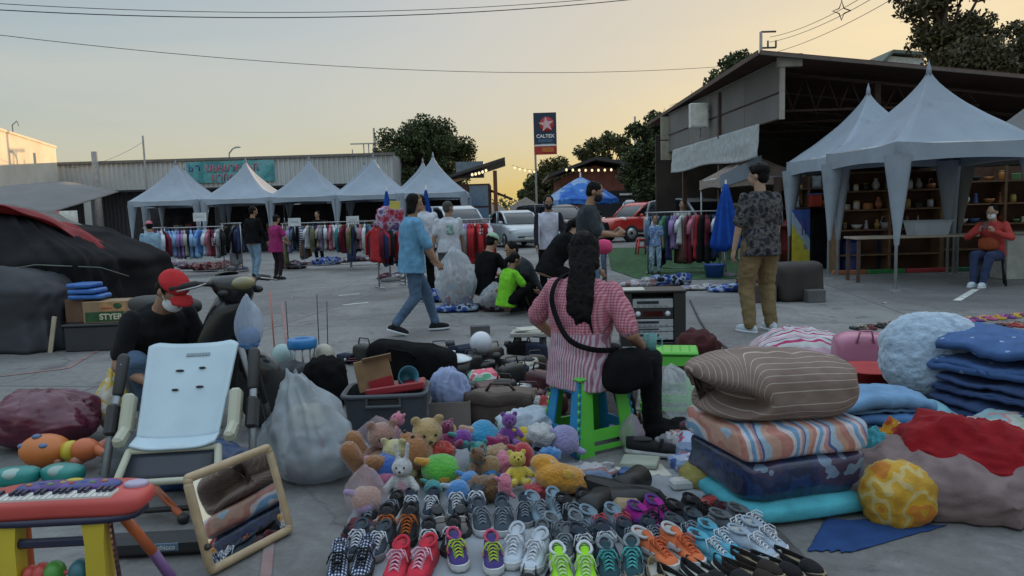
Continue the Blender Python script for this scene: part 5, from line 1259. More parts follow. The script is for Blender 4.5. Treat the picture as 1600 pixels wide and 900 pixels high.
p = gnd(712,488); bag('clear_bag','tall clear plastic bag stuffed with clothes behind the woman in blue','plastic bag',(p.x,p.y + .25,0),(.62,.5,.95),BAGC,4,lean=(-.02,0),wob=.06)
heap('clothes_bundle','pale clothes seen inside the tall clear bag','clothes',(p.x + .02,p.y + .25,.05),(.48,.38,.62),GH[2],51,wob=.06)
p = gnd(774,488); bag('clear_bag','smaller clear bag of dark clothes beside the cardboard tray','plastic bag',(p.x,p.y + .15,0),(.5,.4,.42),BAGC,6)
heap('clothes_bundle','dark clothes seen inside the smaller clear bag','clothes',(p.x,p.y + .15,.02),(.4,.32,.26),GH[0],52,wob=.06)
CARD = mat('cardboard',(.26,.18,.11),rough=.85,var=.15,vscale=4,bump=.1,bscale=25); CARDD = mat('grey_cardboard',(.2,.17,.15),rough=.85,var=.15,vscale=4)
def open_box(name,label,cat,loc,size,m,rz=0,wall=.012,flaps=0.0,group=None):
 t = thing(name,label,cat,loc,rz,group); w,d,h = size
 b = MB(); b.box((0,0,wall / 2),(w,d,wall)); b.build('base',m,t)
 for x,y,sx,sy in ((0,-d / 2,w,wall),(0,d / 2,w,wall),(-w / 2 + wall / 2,0,wall,d - wall * 2),(w / 2 - wall / 2,0,wall,d - wall * 2)):
  b = MB(); b.box((x,y,h / 2 + wall),(sx,sy,h)); b.build('side',m,t)
  if flaps:
   b = MB(); ox,oy = (1 if x > 0 else -1 if x < 0 else 0),(1 if y > 0 else -1 if y < 0 else 0)
   b.box((x + ox * flaps * .45,y + oy * flaps * .45,h + wall - flaps * .2),(sx if oy else flaps,sy if ox else flaps,.006),rx=-oy * 25,ry=ox * 25); b.build('flap',m,t)
 return t
p = gnd(818,486); open_box('cardboard_tray','low cardboard tray heaped with small clothes','box',(p.x,p.y + .2,0),(.58,.4,.17),CARD,3)
heap('clothes_heap','white blue and pink baby clothes heaped in the cardboard tray','clothes',(p.x - .02,p.y + .2,.1),(.5,.34,.18),cloth('baby_clothes',(.4,.4,.45),pattern=P_camo([(.4,.08,.2),(.45,.46,.5),(.2,.3,.45),(.42,.4,.4)],8,2)),61,wob=.1,flatb=False)
# pink balloon-like lantern on a stick behind the seller
p = at(944,386,10.5); t = thing('pink_lantern','bright pink round lantern on a thin stick behind the gingham woman','lantern',(p.x,p.y,0)); b = MB(); b.ell((0,0,p.z),(.12,.11,.11),e=.8); b.wob(.015,12,2); b.build('shade',cloth('hot_pink',(.6,.07,.18)),t); b = MB(); b.tube([(.02,0,0),(.02,0,p.z)],.01,6); b.build('stick',IRON,t)
# red stools on the turf
REDP_ = plastic('red_plastic',(.42,.03,.03))
def stool(label,loc,rz,m,h=.45,s=1.0,name='stool',group=None):
 t = thing(name,label,'stool',loc,rz,group,s); b = MB(); b.box((0,0,h - .02),(.28,.28,.04),bev=.012); b.build('seat',m,t)
 for x in (-1,1):
  for y in (-1,1):
   b = MB(); b.tube([(x * .12,y * .12,h - .03),(x * .16,y * .16,0)],[.03,.022],6); b.build('leg',m,t)
 for x,y in ((0,1),(0,-1),(1,0),(-1,0)):
  b = MB(); b.box((x * .145,y * .145,h * .45),(.27 if y else .015,.27 if x else .015,.03)); b.build('stretcher',m,t)
 return t
p = gnd(1003,398); stool('left red plastic stool on the green turf',(p.x,p.y,0),5,REDP_,.5,group='red stools on the turf'); p = gnd(1016,396); stool('right red plastic stool on the green turf',(p.x + .25,p.y + .1,0),15,REDP_,.5,group='red stools on the turf')
# mannequin child with printed leggings at the rail end
p = gnd(1021,428)
person('child in blue print top and pale leggings at the right rail',(p.x,p.y - .2,0),175,dict(hl=(-.23,.06,.82),hr=(.23,.06,.82)),cloth('blue_print_top',(.15,.25,.45),pattern=P_spots((.15,.25,.45),[(.45,.5,.55),(.1,.1,.3)],18,.4)),cloth('pale_print_leggings',(.25,.36,.45),pattern=P_camo([(.12,.2,.33),(.35,.45,.5),(.2,.3,.4)],10)),SHB,s=.72,vox=.016,seed=81,fingers=False,hairstyle='pony',face=False)
# black covered stall at the left
TARPB = mat('black_tarp',(.013,.013,.015),rough=.8,var=.4,vscale=2,bump=.6,bscale=5,spec=.1); TARPG = mat('grey_cover',(.035,.037,.046),rough=.7,var=.25,vscale=2,bump=.3,bscale=7,dirt=((.06,.058,.055),3,.6))
TARPR = mat('red_tarp',(.2,.012,.015),rough=.55,var=.2,vscale=3,bump=.3,bscale=5)
t = thing('covered_stall','black tarpaulin mound covering a market stall at the left','stall',(0,0,0))
def mound(a,v):
 """a: angle round, v: 0 ground .. 1 top"""
 k = (1 - v ** 2.1) ** .5 * 1.0 if v < 1 else 0
 s_ = .42; c_,q_ = math.cos(a),math.sin(a); cx,cy = math.copysign(abs(c_) ** s_,c_),math.copysign(abs(q_) ** s_,q_)
 kk = .34 + .66 * max(0,1 - max(0,v - .55) / .45) ** .75
 x,y = cx * 1.72 * kk,cy * 1.3 * kk; z = 1.66 * (v ** .82) * (1 - .12 * max(0,cx) * v)
 fold = .085 * abs(math.sin(a * 9 + 1.5 * math.sin(v * 3))) * (1 - v) ** .6 + .05 * math.sin(a * 31 + v * 5) * (1 - v) ** .7
 q = Vector((x * 1.3,y * 1.3,z * 1.0)); nn = noise.noise(q * 1.5) * .13 + (abs(noise.noise(q * 3.2)) * 2 - .5) * .035
 d = Vector((cx,cy,0)).normalized()
 nn += .11 * (1 - abs(noise.noise(Vector((a * 3.2,v * 1.1,2))))) ** 5 - .07 * (1 - abs(noise.noise(Vector((a * 2.1 + 4,v * 2.2 + a * .6,6))))) ** 6
 z += .1 * noise.noise(Vector((x * 1.4,y * 1.4,5))) * v
 return Vector((x,y,z)) + d * (fold + nn)
CS = Vector((tpx(2,9.7),9.95,0))
b = MB(); n_ = 150; mv = 34
cut = lambda a,v: (-1.95 < a < -1.38) and v < .42
rows = [[tuple(mound(-math.pi + 2 * math.pi * j / n_,i / mv) + (Vector((0,.55 * min(1,(.44 - i / mv) / .12),0)) if (-1.56 < -math.pi + 2 * math.pi * j / n_ < -1.02) and i / mv < .44 else Vector())) for j in range(n_)] for i in range(mv + 1)]
b.rings(rows,cap=True,M=Matrix.Translation(CS)); b.build('tarpaulin',TARPB,t)
b = MB(); b.sheet(lambda u,v: CS + Vector((-.35 + 1.85 * u ** .9,-.80 + .34 * v + .25 * u,1.69 - .62 * u ** 2.6 - .03 * v + .06 * noise.noise(Vector((u * 5,v * 3,2))) + .05 * math.sin(v * 9 + u * 5))),40,16,.015); b.build('red_sheet',TARPR,t)
b = MB(); b.sheet(lambda u,v: CS + Vector((-.35 + 1.3 * u,-.25 + .6 * v,1.71 - .40 * u ** 2.2 + .05 * noise.noise(Vector((u * 6,v * 4,7))))),30,14,.012); b.build('grey_sheet',mat('ash_tarp',(.12,.11,.1),rough=.7,var=.2),t)
b = MB(); b.tube([CS + Vector((-.3,-1.42,.92)),CS + Vector((.4,-1.44,.86)),CS + Vector((1.2,-1.4,.97)),CS + Vector((1.78,-1.1,.9)),CS + Vector((1.85,-.6,.75))],.007,5); b.build('rope',mat('grey_green_rope',(.15,.18,.15),rough=.9),t)
# grey cover draped over the front left
GS = Vector((tpx(18,8.75),8.75,0));
t = thing('grey_cover','slate grey cover draped over goods in front of the black stall','cover',GS)
def gm_(a,v):
 c_,q_ = math.cos(a),math.sin(a); cx,cy = math.copysign(abs(c_) ** .38,c_),math.copysign(abs(q_) ** .38,q_); kk = .55 + .45 * max(0,1 - max(0,v - .7) / .3) ** .6
 x,y,z = cx * .82 * kk * (1 + .05 * (1 - v)),cy * .62 * kk,1.0 * v ** .9 - .1 * max(0,cx) * v
 q = Vector((x * 2,y * 2,z * 2)); d = Vector((cx,cy,0)).normalized()
 return Vector((x,y,max(.01,z))) + d * (.035 * math.sin(a * 13 + v * 2) * (1 - v) + .09 * noise.noise(q) + .03 * (abs(noise.noise(q * 2.6)) * 2 - .5))
b = MB(); b.rings([[tuple(gm_(-math.pi + 2 * math.pi * j / 90,i / 26)) for j in range(90)] for i in range(27)]); b.build('cloth_cover',TARPG,t)
# things showing in the gap of the tarpaulin
p = gnd(150,549); CRD = plastic('charcoal_plastic',(.028,.03,.036),rough=.55)
t = thing('storage_crate','charcoal storage crate on the ground under the black tarpaulin','crate',(p.x,p.y + .22,0),3)
b = MB(); b.box((0,0,.14),(.70,.42,.28),bev=.012); b.build('bin',CRD,t); b = MB(); b.box((0,0,.295),(.74,.45,.03),bev=.01); b.build('lid',CRD,t)
t = thing('banana_box','cardboard box with green panel and pale capital letters on the charcoal crate','box',(p.x + .10,p.y + .22,.312),3)
b = MB(); b.box((0,0,.12),(.47,.36,.24),bev=.004); b.build('carton',CARD,t); b = MB(); b.box((0,-.1825,.07),(.42,.004,.11)); b.build('green_panel',mat('green_print_panel',(.03,.085,.035),rough=.8,var=.3,vscale=20),t)
b = MB(); b.box((.09,-.1825,.185),(.29,.004,.11)); b.build('orange_panel',mat('orange_print',(.36,.2,.09),rough=.8,var=.25,vscale=14),t); b = MB(); b.box((.03,-.1855,.165),(.11,.003,.012)); b.build('red_line',mat('dull_red_print',(.28,.06,.03),rough=.8),t)
text(t,'STYER',mat('cream_print',(.5,.48,.35),rough=.8),(.07,-.1858,.068),.09,bold=.003)
b = MB(); b.ell((.15,-.184,.19),(.05,.004,.035)); b.build('leaf_print',mat('green_print_panel',(.03,.085,.035)),t)
t = thing('cardboard_box','plain brown cardboard box half hidden beside the green lettered box','box',(p.x - .27,p.y + .3,.312),-4); b = MB(); b.box((0,0,.13),(.24,.3,.26),bev=.004); b.build('carton',mat('brown_cardboard',(.16,.09,.06),rough=.9),t)
for k,(dz,dx,lab) in enumerate(((.60,-.15,'lower'),(.665,-.17,'middle'),(.73,-.2,'upper'))):
 t = thing('blue_packet',lab + ' blue packet stacked over the boxes under the black tarpaulin','packet',(p.x + dx,p.y + .24,dz),4 - k * 5,'blue packets under the tarpaulin'); b = MB(); b.box((0,0,0),(.36 - .05 * k,.3,.05),bev=.015); b.wob(.006,9,k); b.build('wrap',mat('blue_wrap',(.04,.14,.42),rough=.4),t)
t = thing('wood_offcut','pale leaning board edge beside the grey cover','board',(p.x - .47,p.y + .0,0)); b = MB(); b.box((0,0,.2),(.05,.02,.42),ry=12,bev=.003); b.build('plank',mat('pale_wood',(.4,.34,.25),rough=.8),t)
# bric-a-brac stall under the right tents
WOODM = mat('worn_wood',(.16,.09,.05),rough=.7,var=.3,vscale=5,bump=.2,bscale=20); WOODP = mat('pale_table_top',(.34,.29,.23),rough=.6,var=.15); LEGW_ = mat('white_panel',(.45,.45,.42),rough=.7)
def table(label,c,w,d,h,rz,mt,ml,name='table'):
 t = thing(name,label,'table',c,rz); b = MB(); b.box((0,0,h - .02),(w,d,.04),bev=.006); b.build('tabletop',mt,t)
 for x in (-1,1):
  for y in (-1,1):
   b = MB(); b.box((x * (w / 2 - .06),y * (d / 2 - .06),h / 2 - .02),(.05,.05,h - .04)); b.build('leg',ml,t)
 return t
table('long pale table of bric-a-brac under the nearest right tent',(7.35,13.1,0),2.6,.6,.80,-4,WOODP,HALLT)
t = thing('counter','white fronted counter behind the masked woman in red','counter',(9.3,12.9,0),-3); b = MB(); b.box((0,0,.39),(1.5,.5,.78),bev=.01); b.build('front',LEGW_,t); b = MB(); b.box((0,0,.80),(1.6,.6,.035),bev=.008); b.build('counter_top',WOODP,t)
def shelf(label,c,w,d,zs,rz,m,back=True,backm=None):
 t = thing('shelf_unit',label,'shelf',c,rz); H_ = zs[-1] + .3
 for x in (-1,0,1):
  b = MB(); b.box((x * w / 2,0,H_ / 2),(.05,d,H_)); b.build('upright',m,t)
 for z in zs:
  b = MB(); b.box((0,0,z),(w - .05,d - .02,.03)); b.build('shelf_board',m,t)
 if back:
  b = MB(); b.box((0,d / 2 + .012,H_ / 2),(w + .05,.02,H_)); b.build('back_panel',backm or WOODD,t)
 return t
shelf('tall dark shelf unit of ornaments behind the long pale table',(7.6,15.0,0),2.0,.4,[.35,.85,1.25,1.62,2.0],-3,WOODM)
shelf('wide brown shelf unit with baskets behind the masked woman',(9.9,15.0,0),2.4,.4,[.4,.9,1.3,1.75],-3,WOODM)
shelf('dark shelf by the yellow and blue banner with a red tin',(6.9,17.3,0),1.3,.4,[.9,1.32,1.75],-3,HALLT)
shelf('shelf with blue door panel above the blue barrel',(8.5,16.6,0),1.6,.4,[.55,1.05,1.3],-3,WOODM,True,mat('deep_blue_panel',(.02,.045,.12),rough=.7))
r = random.Random(4)
SMALLM = [plastic('small_' + n,c) for n,c in dict(terracotta=(.3,.1,.05),cream=(.45,.42,.36),red=(.35,.04,.04),green=(.1,.2,.08),brown=(.12,.07,.04),silver=(.3,.31,.32),orange=(.4,.16,.05),blue=(.05,.1,.25),white=(.5,.5,.5),black=(.02,.02,.02),gold=(.35,.24,.07)).items()]
SMN = 'terracotta cream red green brown silver orange blue white black gold'.split()
def trinket(kind,label,loc,m,s,group):
 nm = dict(vase='vase',jar='jar',box='small_box',bowl='bowl',figurine='figurine',basket='basket',bottle='bottle')[kind]
 t = thing(nm,label,nm.replace('_',' '),loc,r.uniform(-40,40),group,s); b = MB()
 if kind == 'vase': b.lathe([(.03,0),(.055,.05),(.06,.09),(.03,.15),(.025,.17),(.035,.19)],14)
 elif kind == 'jar': b.lathe([(.04,0),(.05,.01),(.05,.11),(.04,.12)],14)
 elif kind == 'bottle': b.lathe([(.03,0),(.033,.02),(.033,.12),(.012,.16),(.012,.21)],12)
 elif kind == 'bowl': b.lathe([(.03,0),(.06,.03),(.08,.07),(.076,.07),(.056,.035)],16)
 elif kind == 'figurine': b.lathe([(.04,0),(.045,.02),(.03,.06),(.035,.1),(.02,.13),(.03,.155),(.025,.18),(.005,.195)],12)
 elif kind == 'basket': b.lathe([(.06,0),(.08,.05),(.085,.1),(.078,.1),(.07,.05)],16); b.tube([(-.08,0,.1),(-.05,0,.19),(.05,0,.19),(.08,0,.1)],.008,5)
 else: b.box((0,0,.05),(.13,.1,.1),bev=.006)
 b.build('shell' if kind != 'box' else 'carton',m,t)
 if kind in ('jar','bottle'):
  b = MB(); b.lathe([(.042 if kind == 'jar' else .015,.121 if kind == 'jar' else .2),(.042 if kind == 'jar' else .015,.14 if kind == 'jar' else .23)],12); b.build('lid',SMALLM[10],t)
KN = ['vase','jar','box','bowl','figurine','basket','bottle']
def fill(c,w,zs,rz,n,where,zn):
 for q,z in enumerate(zs):
  for i in range(n):
   k = r.choice(KN); m = r.randrange(len(SMALLM)); x = -w / 2 + (i + .5) * w / n + r.uniform(-.03,.03); y = r.uniform(-.12,-.02)
   a = rad(rz); trinket(k,'%s %s %s from the left on the %s shelf of %s' % (SMN[m],k,NUMW[i],zn[q],where),(c[0] + x * math.cos(a) - y * math.sin(a),c[1] + x * math.sin(a) + y * math.cos(a),z + .016),SMALLM[m],r.uniform(.9,1.5),'trinkets on ' + where)
fill((7.6,15.0),1.85,[.85,1.25,1.62],-3,9,'the tall dark unit',['lower','middle','upper'])
fill((9.9,15.0),2.2,[.9,1.3,1.75],-3,9,'the wide brown unit',['lower','middle','upper'])
fill((8.5,16.6),1.4,[1.05,1.3],-3,6,'the blue backed unit',['lower','upper'])
fill((6.9,17.3),1.1,[1.32],-3,5,'the unit by the banner',['middle'])
# a few larger goods
def qbox(name,label,cat,c,size,m,rz=0,part='body',**k):
 t = thing(name,label,cat,c,rz,**k); b = MB(); b.box((0,0,size[2] / 2),size,bev=.008); b.build(part,m,t); return t
t = qbox('red_tin','square red tin on the shelf by the banner','tin',(7.0,17.05,1.34),(.26,.2,.28),plastic('tin_red',(.36,.05,.03))); b = MB(); b.box((0,0,.29),(.28,.22,.03)); b.build('lid',SMALLM[7],t)
t = thing('framed_picture','gold and brown framed picture hanging at the back of the banner shelf','picture',(6.72,17.4,1.62)); b = MB(); b.box((0,0,0),(.3,.03,.5)); b.build('frame',WOODM,t); b = MB(); b.box((0,-.02,0),(.24,.01,.44)); b.build('print',mat('gold_print',(.3,.2,.08),rough=.6,pattern=P_camo([(.08,.05,.03),(.35,.22,.08),(.45,.38,.25)],5)),t)
t = thing('framed_picture','small grey framed picture left of the tent leg','picture',(7.2,17.45,1.92)); b = MB(); b.box((0,0,0),(.22,.03,.28)); b.build('frame',GREYM,t); b = MB(); b.box((0,-.02,0),(.17,.01,.22)); b.build('print',mat('grey_print',(.3,.32,.35),rough=.6,var=.3),t)
t = thing('storage_box','translucent grey white storage box on the long pale table','box',(7.35,13.05,.80),-3); b = MB(); b.rings([rrect(0,.3,0,1,.05)] and [[(x * (.27 + .05 * v),y * (.17 + .04 * v),.24 * v) for x,y in [(-1,-1),(1,-1),(1,1),(-1,1)]] for v in (0,1)],smooth=False); b.build('bin',plastic('milky_plastic',(.36,.4,.45)),t); b = MB(); b.box((0,0,.25),(.68,.46,.025),bev=.008); b.build('rim',plastic('milky_plastic',(.36,.4,.45)),t)
t = thing('white_tub','white lidded tub with scribbled lettering on the table by the tent leg','tub',(8.35,13.0,.80)); b = MB(); b.lathe([(.10,0),(.13,.2),(.135,.2)],20); b.build('tub_body',SMALLM[8],t); b = MB(); b.lathe([(.14,.2),(.14,.22),(.05,.235)],20); b.build('lid',SMALLM[9],t)
t = thing('blue_barrel','dark blue ribbed barrel on the ground under the banner tent','barrel',(6.95,15.2,0)); b = MB(); b.lathe([(.21,0),(.235,.05),(.225,.08),(.24,.25),(.225,.28),(.24,.32),(.24,.52),(.225,.55),(.235,.58),(.2,.63)],28); b.build('drum',plastic('barrel_blue',(.012,.035,.19)),t); b = MB(); b.lathe([(.2,.635),(.2,.66),(.1,.665)],24); b.build('lid',plastic('barrel_blue',(.012,.035,.19)),t)
t = thing('blue_table','tall dark blue side table beside the barrel','table',(7.95,15.4,0),3); b = MB(); b.box((0,0,.95),(.85,.5,.08),bev=.01); b.build('tabletop',mat('navy_paint',(.02,.04,.13),rough=.6),t)
for x in (-1,1): b = MB(); b.box((x * .36,0,.45),(.1,.48,.9)); b.build('side_panel',mat('navy_paint',(.02,.04,.13)),t)
t = thing('black_cabinet','black cloth covered cabinet behind the blue barrel','cabinet',(6.8,16.2,0)); b = MB(); b.box((0,0,.55),(.6,.5,1.1),bev=.03); b.wob(.01,5,2); b.build('cover',BLK,t)
t = thing('roll_banner','narrow roll banner with blue top and yellow swoosh by the right tent','banner',(6.22,15.85,0),6)
b = MB(); b.box((0,0,.72),(.40,.012,1.15)); b.build('banner_print',mat('banner_print',(.35,.4,.5),rough=.5,pattern=lambda N,L,co: (lambda s_,a,rr: (L.new(co,s_.inputs[0]),setattr(a,'operation','MULTIPLY_ADD'),a.inputs.__getitem__(1).__setattr__('default_value',1.5),L.new(s_.outputs[0],a.inputs[0]),L.new(s_.outputs[2],a.inputs[2]),L.new(a.outputs[0],rr.inputs['Fac']),rr.outputs['Color'])[-1])(N.new('ShaderNodeSeparateXYZ'),N.new('ShaderNodeMath'),_ramp(N,[(0,(.5,.42,.04)),(.42,(.5,.45,.06)),(.68,(.32,.42,.55)),(.95,(.05,.1,.35))],True))),t)
b = MB(); b.box((0,0,.12),(.42,.2,.05),bev=.02); b.build('base',GREYM,t); glyphs(t,mat('banner_purple',(.12,.06,.25),rough=.6),-.012,.06,.75,1,.12,.3,2,name='emblem'); glyphs(t,mat('dark_blue_lettering',(.05,.08,.25)),-.012,.1,.45,1,.08,.1,6,name='emblem')
# coloured kerb at the stall floor
for i,(x0,x1,c) in enumerate(((6.35,7.0,(.35,.13,.06)),(7.0,7.75,(.03,.2,.06)),(7.75,8.6,(.35,.04,.05)),(8.6,10.4,(.04,.16,.08)))):
 b = MB(); b.box(((x0 + x1) / 2,14.55 - .03 * i,.04),(x1 - x0 - .01,.12,.08),bev=.01); tag(b.build('painted_kerb',mat('kerb_paint%s' % 'abcd'[i],c,rough=.8,var=.25)),'%s painted kerb length at the edge of the right stall floor' % ('orange','green','red','dark green')[i],'kerb','painted kerbs')
# dark chairs
def chair(label,loc,rz,m,fabric=None):
 t = thing('chair',label,'chair',loc,rz,'dark chairs at the right stall'); b = MB(); b.box((0,0,.44),(.42,.42,.05),bev=.015); b.build('seat',m,t); b = MB(); b.box((0,.2,.72),(.42,.035,.36),rx=-8,bev=.015); b.build('backrest',fabric or m,t)
 for x in (-1,1):
  for y in (-1,1): b = MB(); b.tube([(x * .18,y * .18,.42),(x * .21,y * .21,0)],.018,6); b.build('leg',m,t)
p = gnd(1412,422); chair('dark chair with black and white patterned back under the long table',(p.x,p.y + .3,0),10,BLKP,cloth('patterned_back',(.1,.1,.1),pattern=P_camo([(.02,.02,.02),(.02,.02,.02),(.3,.3,.3),(.05,.05,.05)],18)))
p = gnd(1345,408); chair('black chair in the shade beside the blue side table',(p.x + .1,p.y + .4,0),-20,BLKP)
# dark planter blocks on the slabs
PLAN = mat('dark_brown_planter',(.035,.028,.026),rough=.75,var=.3,vscale=3,bump=.2,bscale=8)
p = gnd(1254,472)
t = thing('covered_block','large dark brown covered block on the slabs behind the camouflage man','block',(p.x,p.y + .35,0),8); b = MB(); b.ell((0,0,.27),(.36,.33,.29),e=.35,e2=.35,n=40,m=20); b.wob(.03,3.5,2); b.build('cover',PLAN,t)
t = thing('concrete_block','small grey concrete block in front of the dark covered block','block',(p.x + .16,p.y - .02,0),4); b = MB(); b.box((0,0,.09),(.26,.18,.18),bev=.01); b.build('block',mat('block_concrete',(.1,.1,.105),rough=.9,bump=.3,bscale=30),t)
t = thing('brown_crate','low brown crate left of the dark covered block','crate',(p.x - .55,p.y + .2,0),2); b = MB(); b.box((0,0,.13),(.4,.3,.26),bev=.012); b.build('box_body',mat('mauve_brown',(.075,.055,.058),rough=.8),t)
# blankets with clothes laid out on the slabs to the right of the stereo
for i,(px,py,w,h,k,lab) in enumerate(((1010,447,1.0,.12,2,'pale crumpled cloth left of the blue clothes'),(1045,446,.9,.2,1,'royal blue clothes heap behind the stereo'),(1105,452,1.0,.07,2,'flat pale clothes laid out on the slabs'),(1150,455,.8,.1,1,'blue clothes beside the brown crate'),(1172,443,.5,.16,3,'orange brown heap by the closed parasol foot'))):
 p = gnd(px,py); heap('clothes_heap',lab,'clothes',(p.x,p.y,.006),(w,w * .5,h),GH[k],70 + i,n=18,wob=.09)
t = thing('blue_tub','blue plastic tub at the foot of the closed blue parasol','tub',(tpx(1118,14.6),14.6,0)); b = MB(); b.lathe([(.16,0),(.2,.26),(.215,.27),(.2,.28),(.18,.26),(.15,.03)],22); b.build('tub_body',plastic('tub_blue',(.02,.07,.28)),t)
t = thing('red_fuel_drum','tall red panel standing behind the camouflage man','drum',(tpx(1222,17.5),17.5,0)); b = MB(); b.lathe([(.28,0),(.28,.35),(.29,.37),(.28,.39),(.28,.75),(.29,.77),(.28,.8),(.28,1.05)],24); b.build('drum_body',plastic('drum_red',(.28,.04,.04)),t)
t = thing('yellow_crate','yellow framed noticeboard under the mauve canopy','noticeboard',(tpx(1146,19.5),19.5,0)); b = MB(); b.box((0,0,1.0),(.34,.05,.85)); b.build('board',mat('ochre_board',(.25,.15,.03),rough=.7),t)
for x in (-1,1): b = MB(); b.box((x * .19,0,.75),(.05,.06,1.5)); b.build('leg',LEGW_,t)
b = MB(); b.box((0,0,1.46),(.42,.06,.06)); b.build('frame_top',LEGW_,t)
# foreground: helpers
def P(px,py,z=0.0): return gnd(px,py,z)
def soft(name,label,cat,loc,size,m,seed=1,rz=0,rx=0,ry=0,e=.32,e2=.35,wob=.012,freq=6,n=44,mm=24,group=None,sag=0.0,fn=None):
 b = MB(); off = Vector((seed * 2.7,seed * 1.1,seed * 4.3))
 b.ell((0,0,size[2] / 2),(size[0] / 2,size[1] / 2,size[2] / 2),n=n,m=mm,e=e,e2=e2)
 for i,p in enumerate(b.v):
  p = Vector(p); q = p * freq + off; nn = (abs(noise.noise(q)) * 2 - .5) + .5 * (abs(noise.noise(q * 2.2)) * 2 - .5)
  d = (p - Vector((0,0,size[2] / 2))).normalized(); p = p + d * nn * wob
  if sag: p.z -= sag * ((p.x / size[0] * 2) ** 2 + (p.y / size[1] * 2) ** 2) * (p.z / size[2])
  if fn: p = fn(p)
  b.v[i] = tuple(p)
 o = b.build(name,m); put(o,loc,rz,rx,ry); return tag(o,label,cat,group)
# sheets spread on the ground
SHEETW = cloth('white_ground_sheet',(.27,.29,.32),rough=.6,var=.15,vscale=3,bump=.4,bscale=9)
def ground_sheet(name,label,pts,m,z=.006,amp=.012,n=26,seed=1):
 b = MB(); A,B_,C_,D = [P(*q) for q in pts]
 def f(u,v):
  p = (A * (1 - u) + B_ * u) * (1 - v) + (D * (1 - u) + C_ * u) * v
  k = noise.noise(Vector((p.x * 6,p.y * 6,seed))) + .6 * noise.noise(Vector((p.x * 15,p.y * 15,seed + 4)))
  e = .02 * noise.noise(Vector((u * 8,v * 8,seed + 9)))
  return (p.x + e,p.y + e,z + amp * max(0,k + .3))
 b.sheet(f,n,n,.003); return tag(b.build(name,m),label,'ground sheet')
ground_sheet('ground_sheet','white sheet under the rows of shoes',[(520,915),(1150,915),(1115,775),(560,760)],SHEETW,seed=1,n=40)
ground_sheet('ground_sheet','pale sheet under the soft toys',[(560,765),(905,770),(890,668),(600,690)],SHEETW,seed=2,z=.004)
ground_sheet('ground_sheet','crumpled white plastic sheet beside the black boots',[(1010,775),(1125,800),(1120,742),(1000,735)],SHEETW,z=.012,amp=.025,seed=3)
ground_sheet('ground_sheet','dark sheet under the black bags and appliances',[(600,672),(985,662),(1010,560),(560,588)],cloth('dark_ground_sheet',(.035,.033,.035),var=.4),seed=4)
ground_sheet('ground_sheet','grey mat beneath the flat shoes at the front',[(1120,905),(1290,905),(1200,815),(1120,800)],cloth('dim_mat',(.09,.085,.085)),seed=5,z=.01,amp=.004)
ground_sheet('floor_mat','blue mat on the slabs in front of the yellow bag',[(1262,862),(1330,864),(1480,822),(1290,812)],cloth('blue_mat',(.02,.055,.17)),seed=6,amp=.004)
ground_sheet('ground_sheet','dark sheet under the bedding',[(1120,800),(1610,800),(1610,590),(1130,640)],cloth('dark_ground_sheet',(.035,.033,.035)),seed=7,amp=.004)
# shoes
def C_(n,c,**k): return cloth('shoe_' + n,c,**k)
LACEW = cloth('lace_white',(.55,.57,.62)); SOLEW = plastic('shoe_sole_white',(.5,.51,.52),rough=.6,dirt=((.3,.29,.27),25,.55)); SOLEB = plastic('shoe_sole_black',(.02,.02,.021),rough=.7); SOLEG = plastic('shoe_sole_grey',(.2,.21,.22),rough=.7)
LININ = cloth('shoe_lining',(.05,.05,.055)); LINP = cloth('shoe_lining_pale',(.38,.38,.37))
def shoe_upper(b,hi=.085,wide=.047,toe=.045):
 # heel (y=-.13) to toe (y=.13)
 st = [(-.132,.012,.028,.075),(-.128,.028,.012,hi + .012),(-.10,.036,.01,hi + .016),(-.055,.039,.01,hi + .004),(-.01,.041,.01,hi),(.035,.045,.01,hi * .80),(.075,wide,.01,toe + .012),(.105,wide * .86,.01,toe),(.125,wide * .55,.012,toe * .8),(.134,wide * .2,.018,toe * .5)]
 R_ = []
 for y,w,z0,z1 in st:
  row = []
  for k in range(18):
   a = 2 * math.pi * k / 18; cx,cz = math.cos(a),math.sin(a)
   ww = w * (1 if cz < .2 else (1 - .30 * (cz - .2)))
   row.append((math.copysign(abs(cx) ** .8,cx) * ww,y,(z0 + z1) / 2 + math.copysign(abs(cz) ** .8,cz) * (z1 - z0) / 2))
  R_.append(row)
 b.rings(R_)
def sole_out(k=1.0): return [(k * (.052 if y > .02 else .041 if y < -.06 else .043) * w,y * 1.02) for w,y in ((.35,-.136),(.85,-.12),(1,-.08),(1,-.02),(.98,.04),(1.0,.08),(.82,.115),(.35,.138))]
def shoe_sole(b,z0,z1,k=1.0):
 o = sole_out(k); loop = [(x,y) for x,y in o] + [(-x,y) for x,y in o[::-1]]
 b.rings([[(x * .95,y * .98,z0) for x,y in loop],[(x * 1.02,y * 1.0,(z0 + z1) / 2) for x,y in loop],[(x * .97,y * .985,z1 + .006 * (y > .1) + .004 * (y < -.1)) for x,y in loop]],smooth=False)
SHOEP = {}
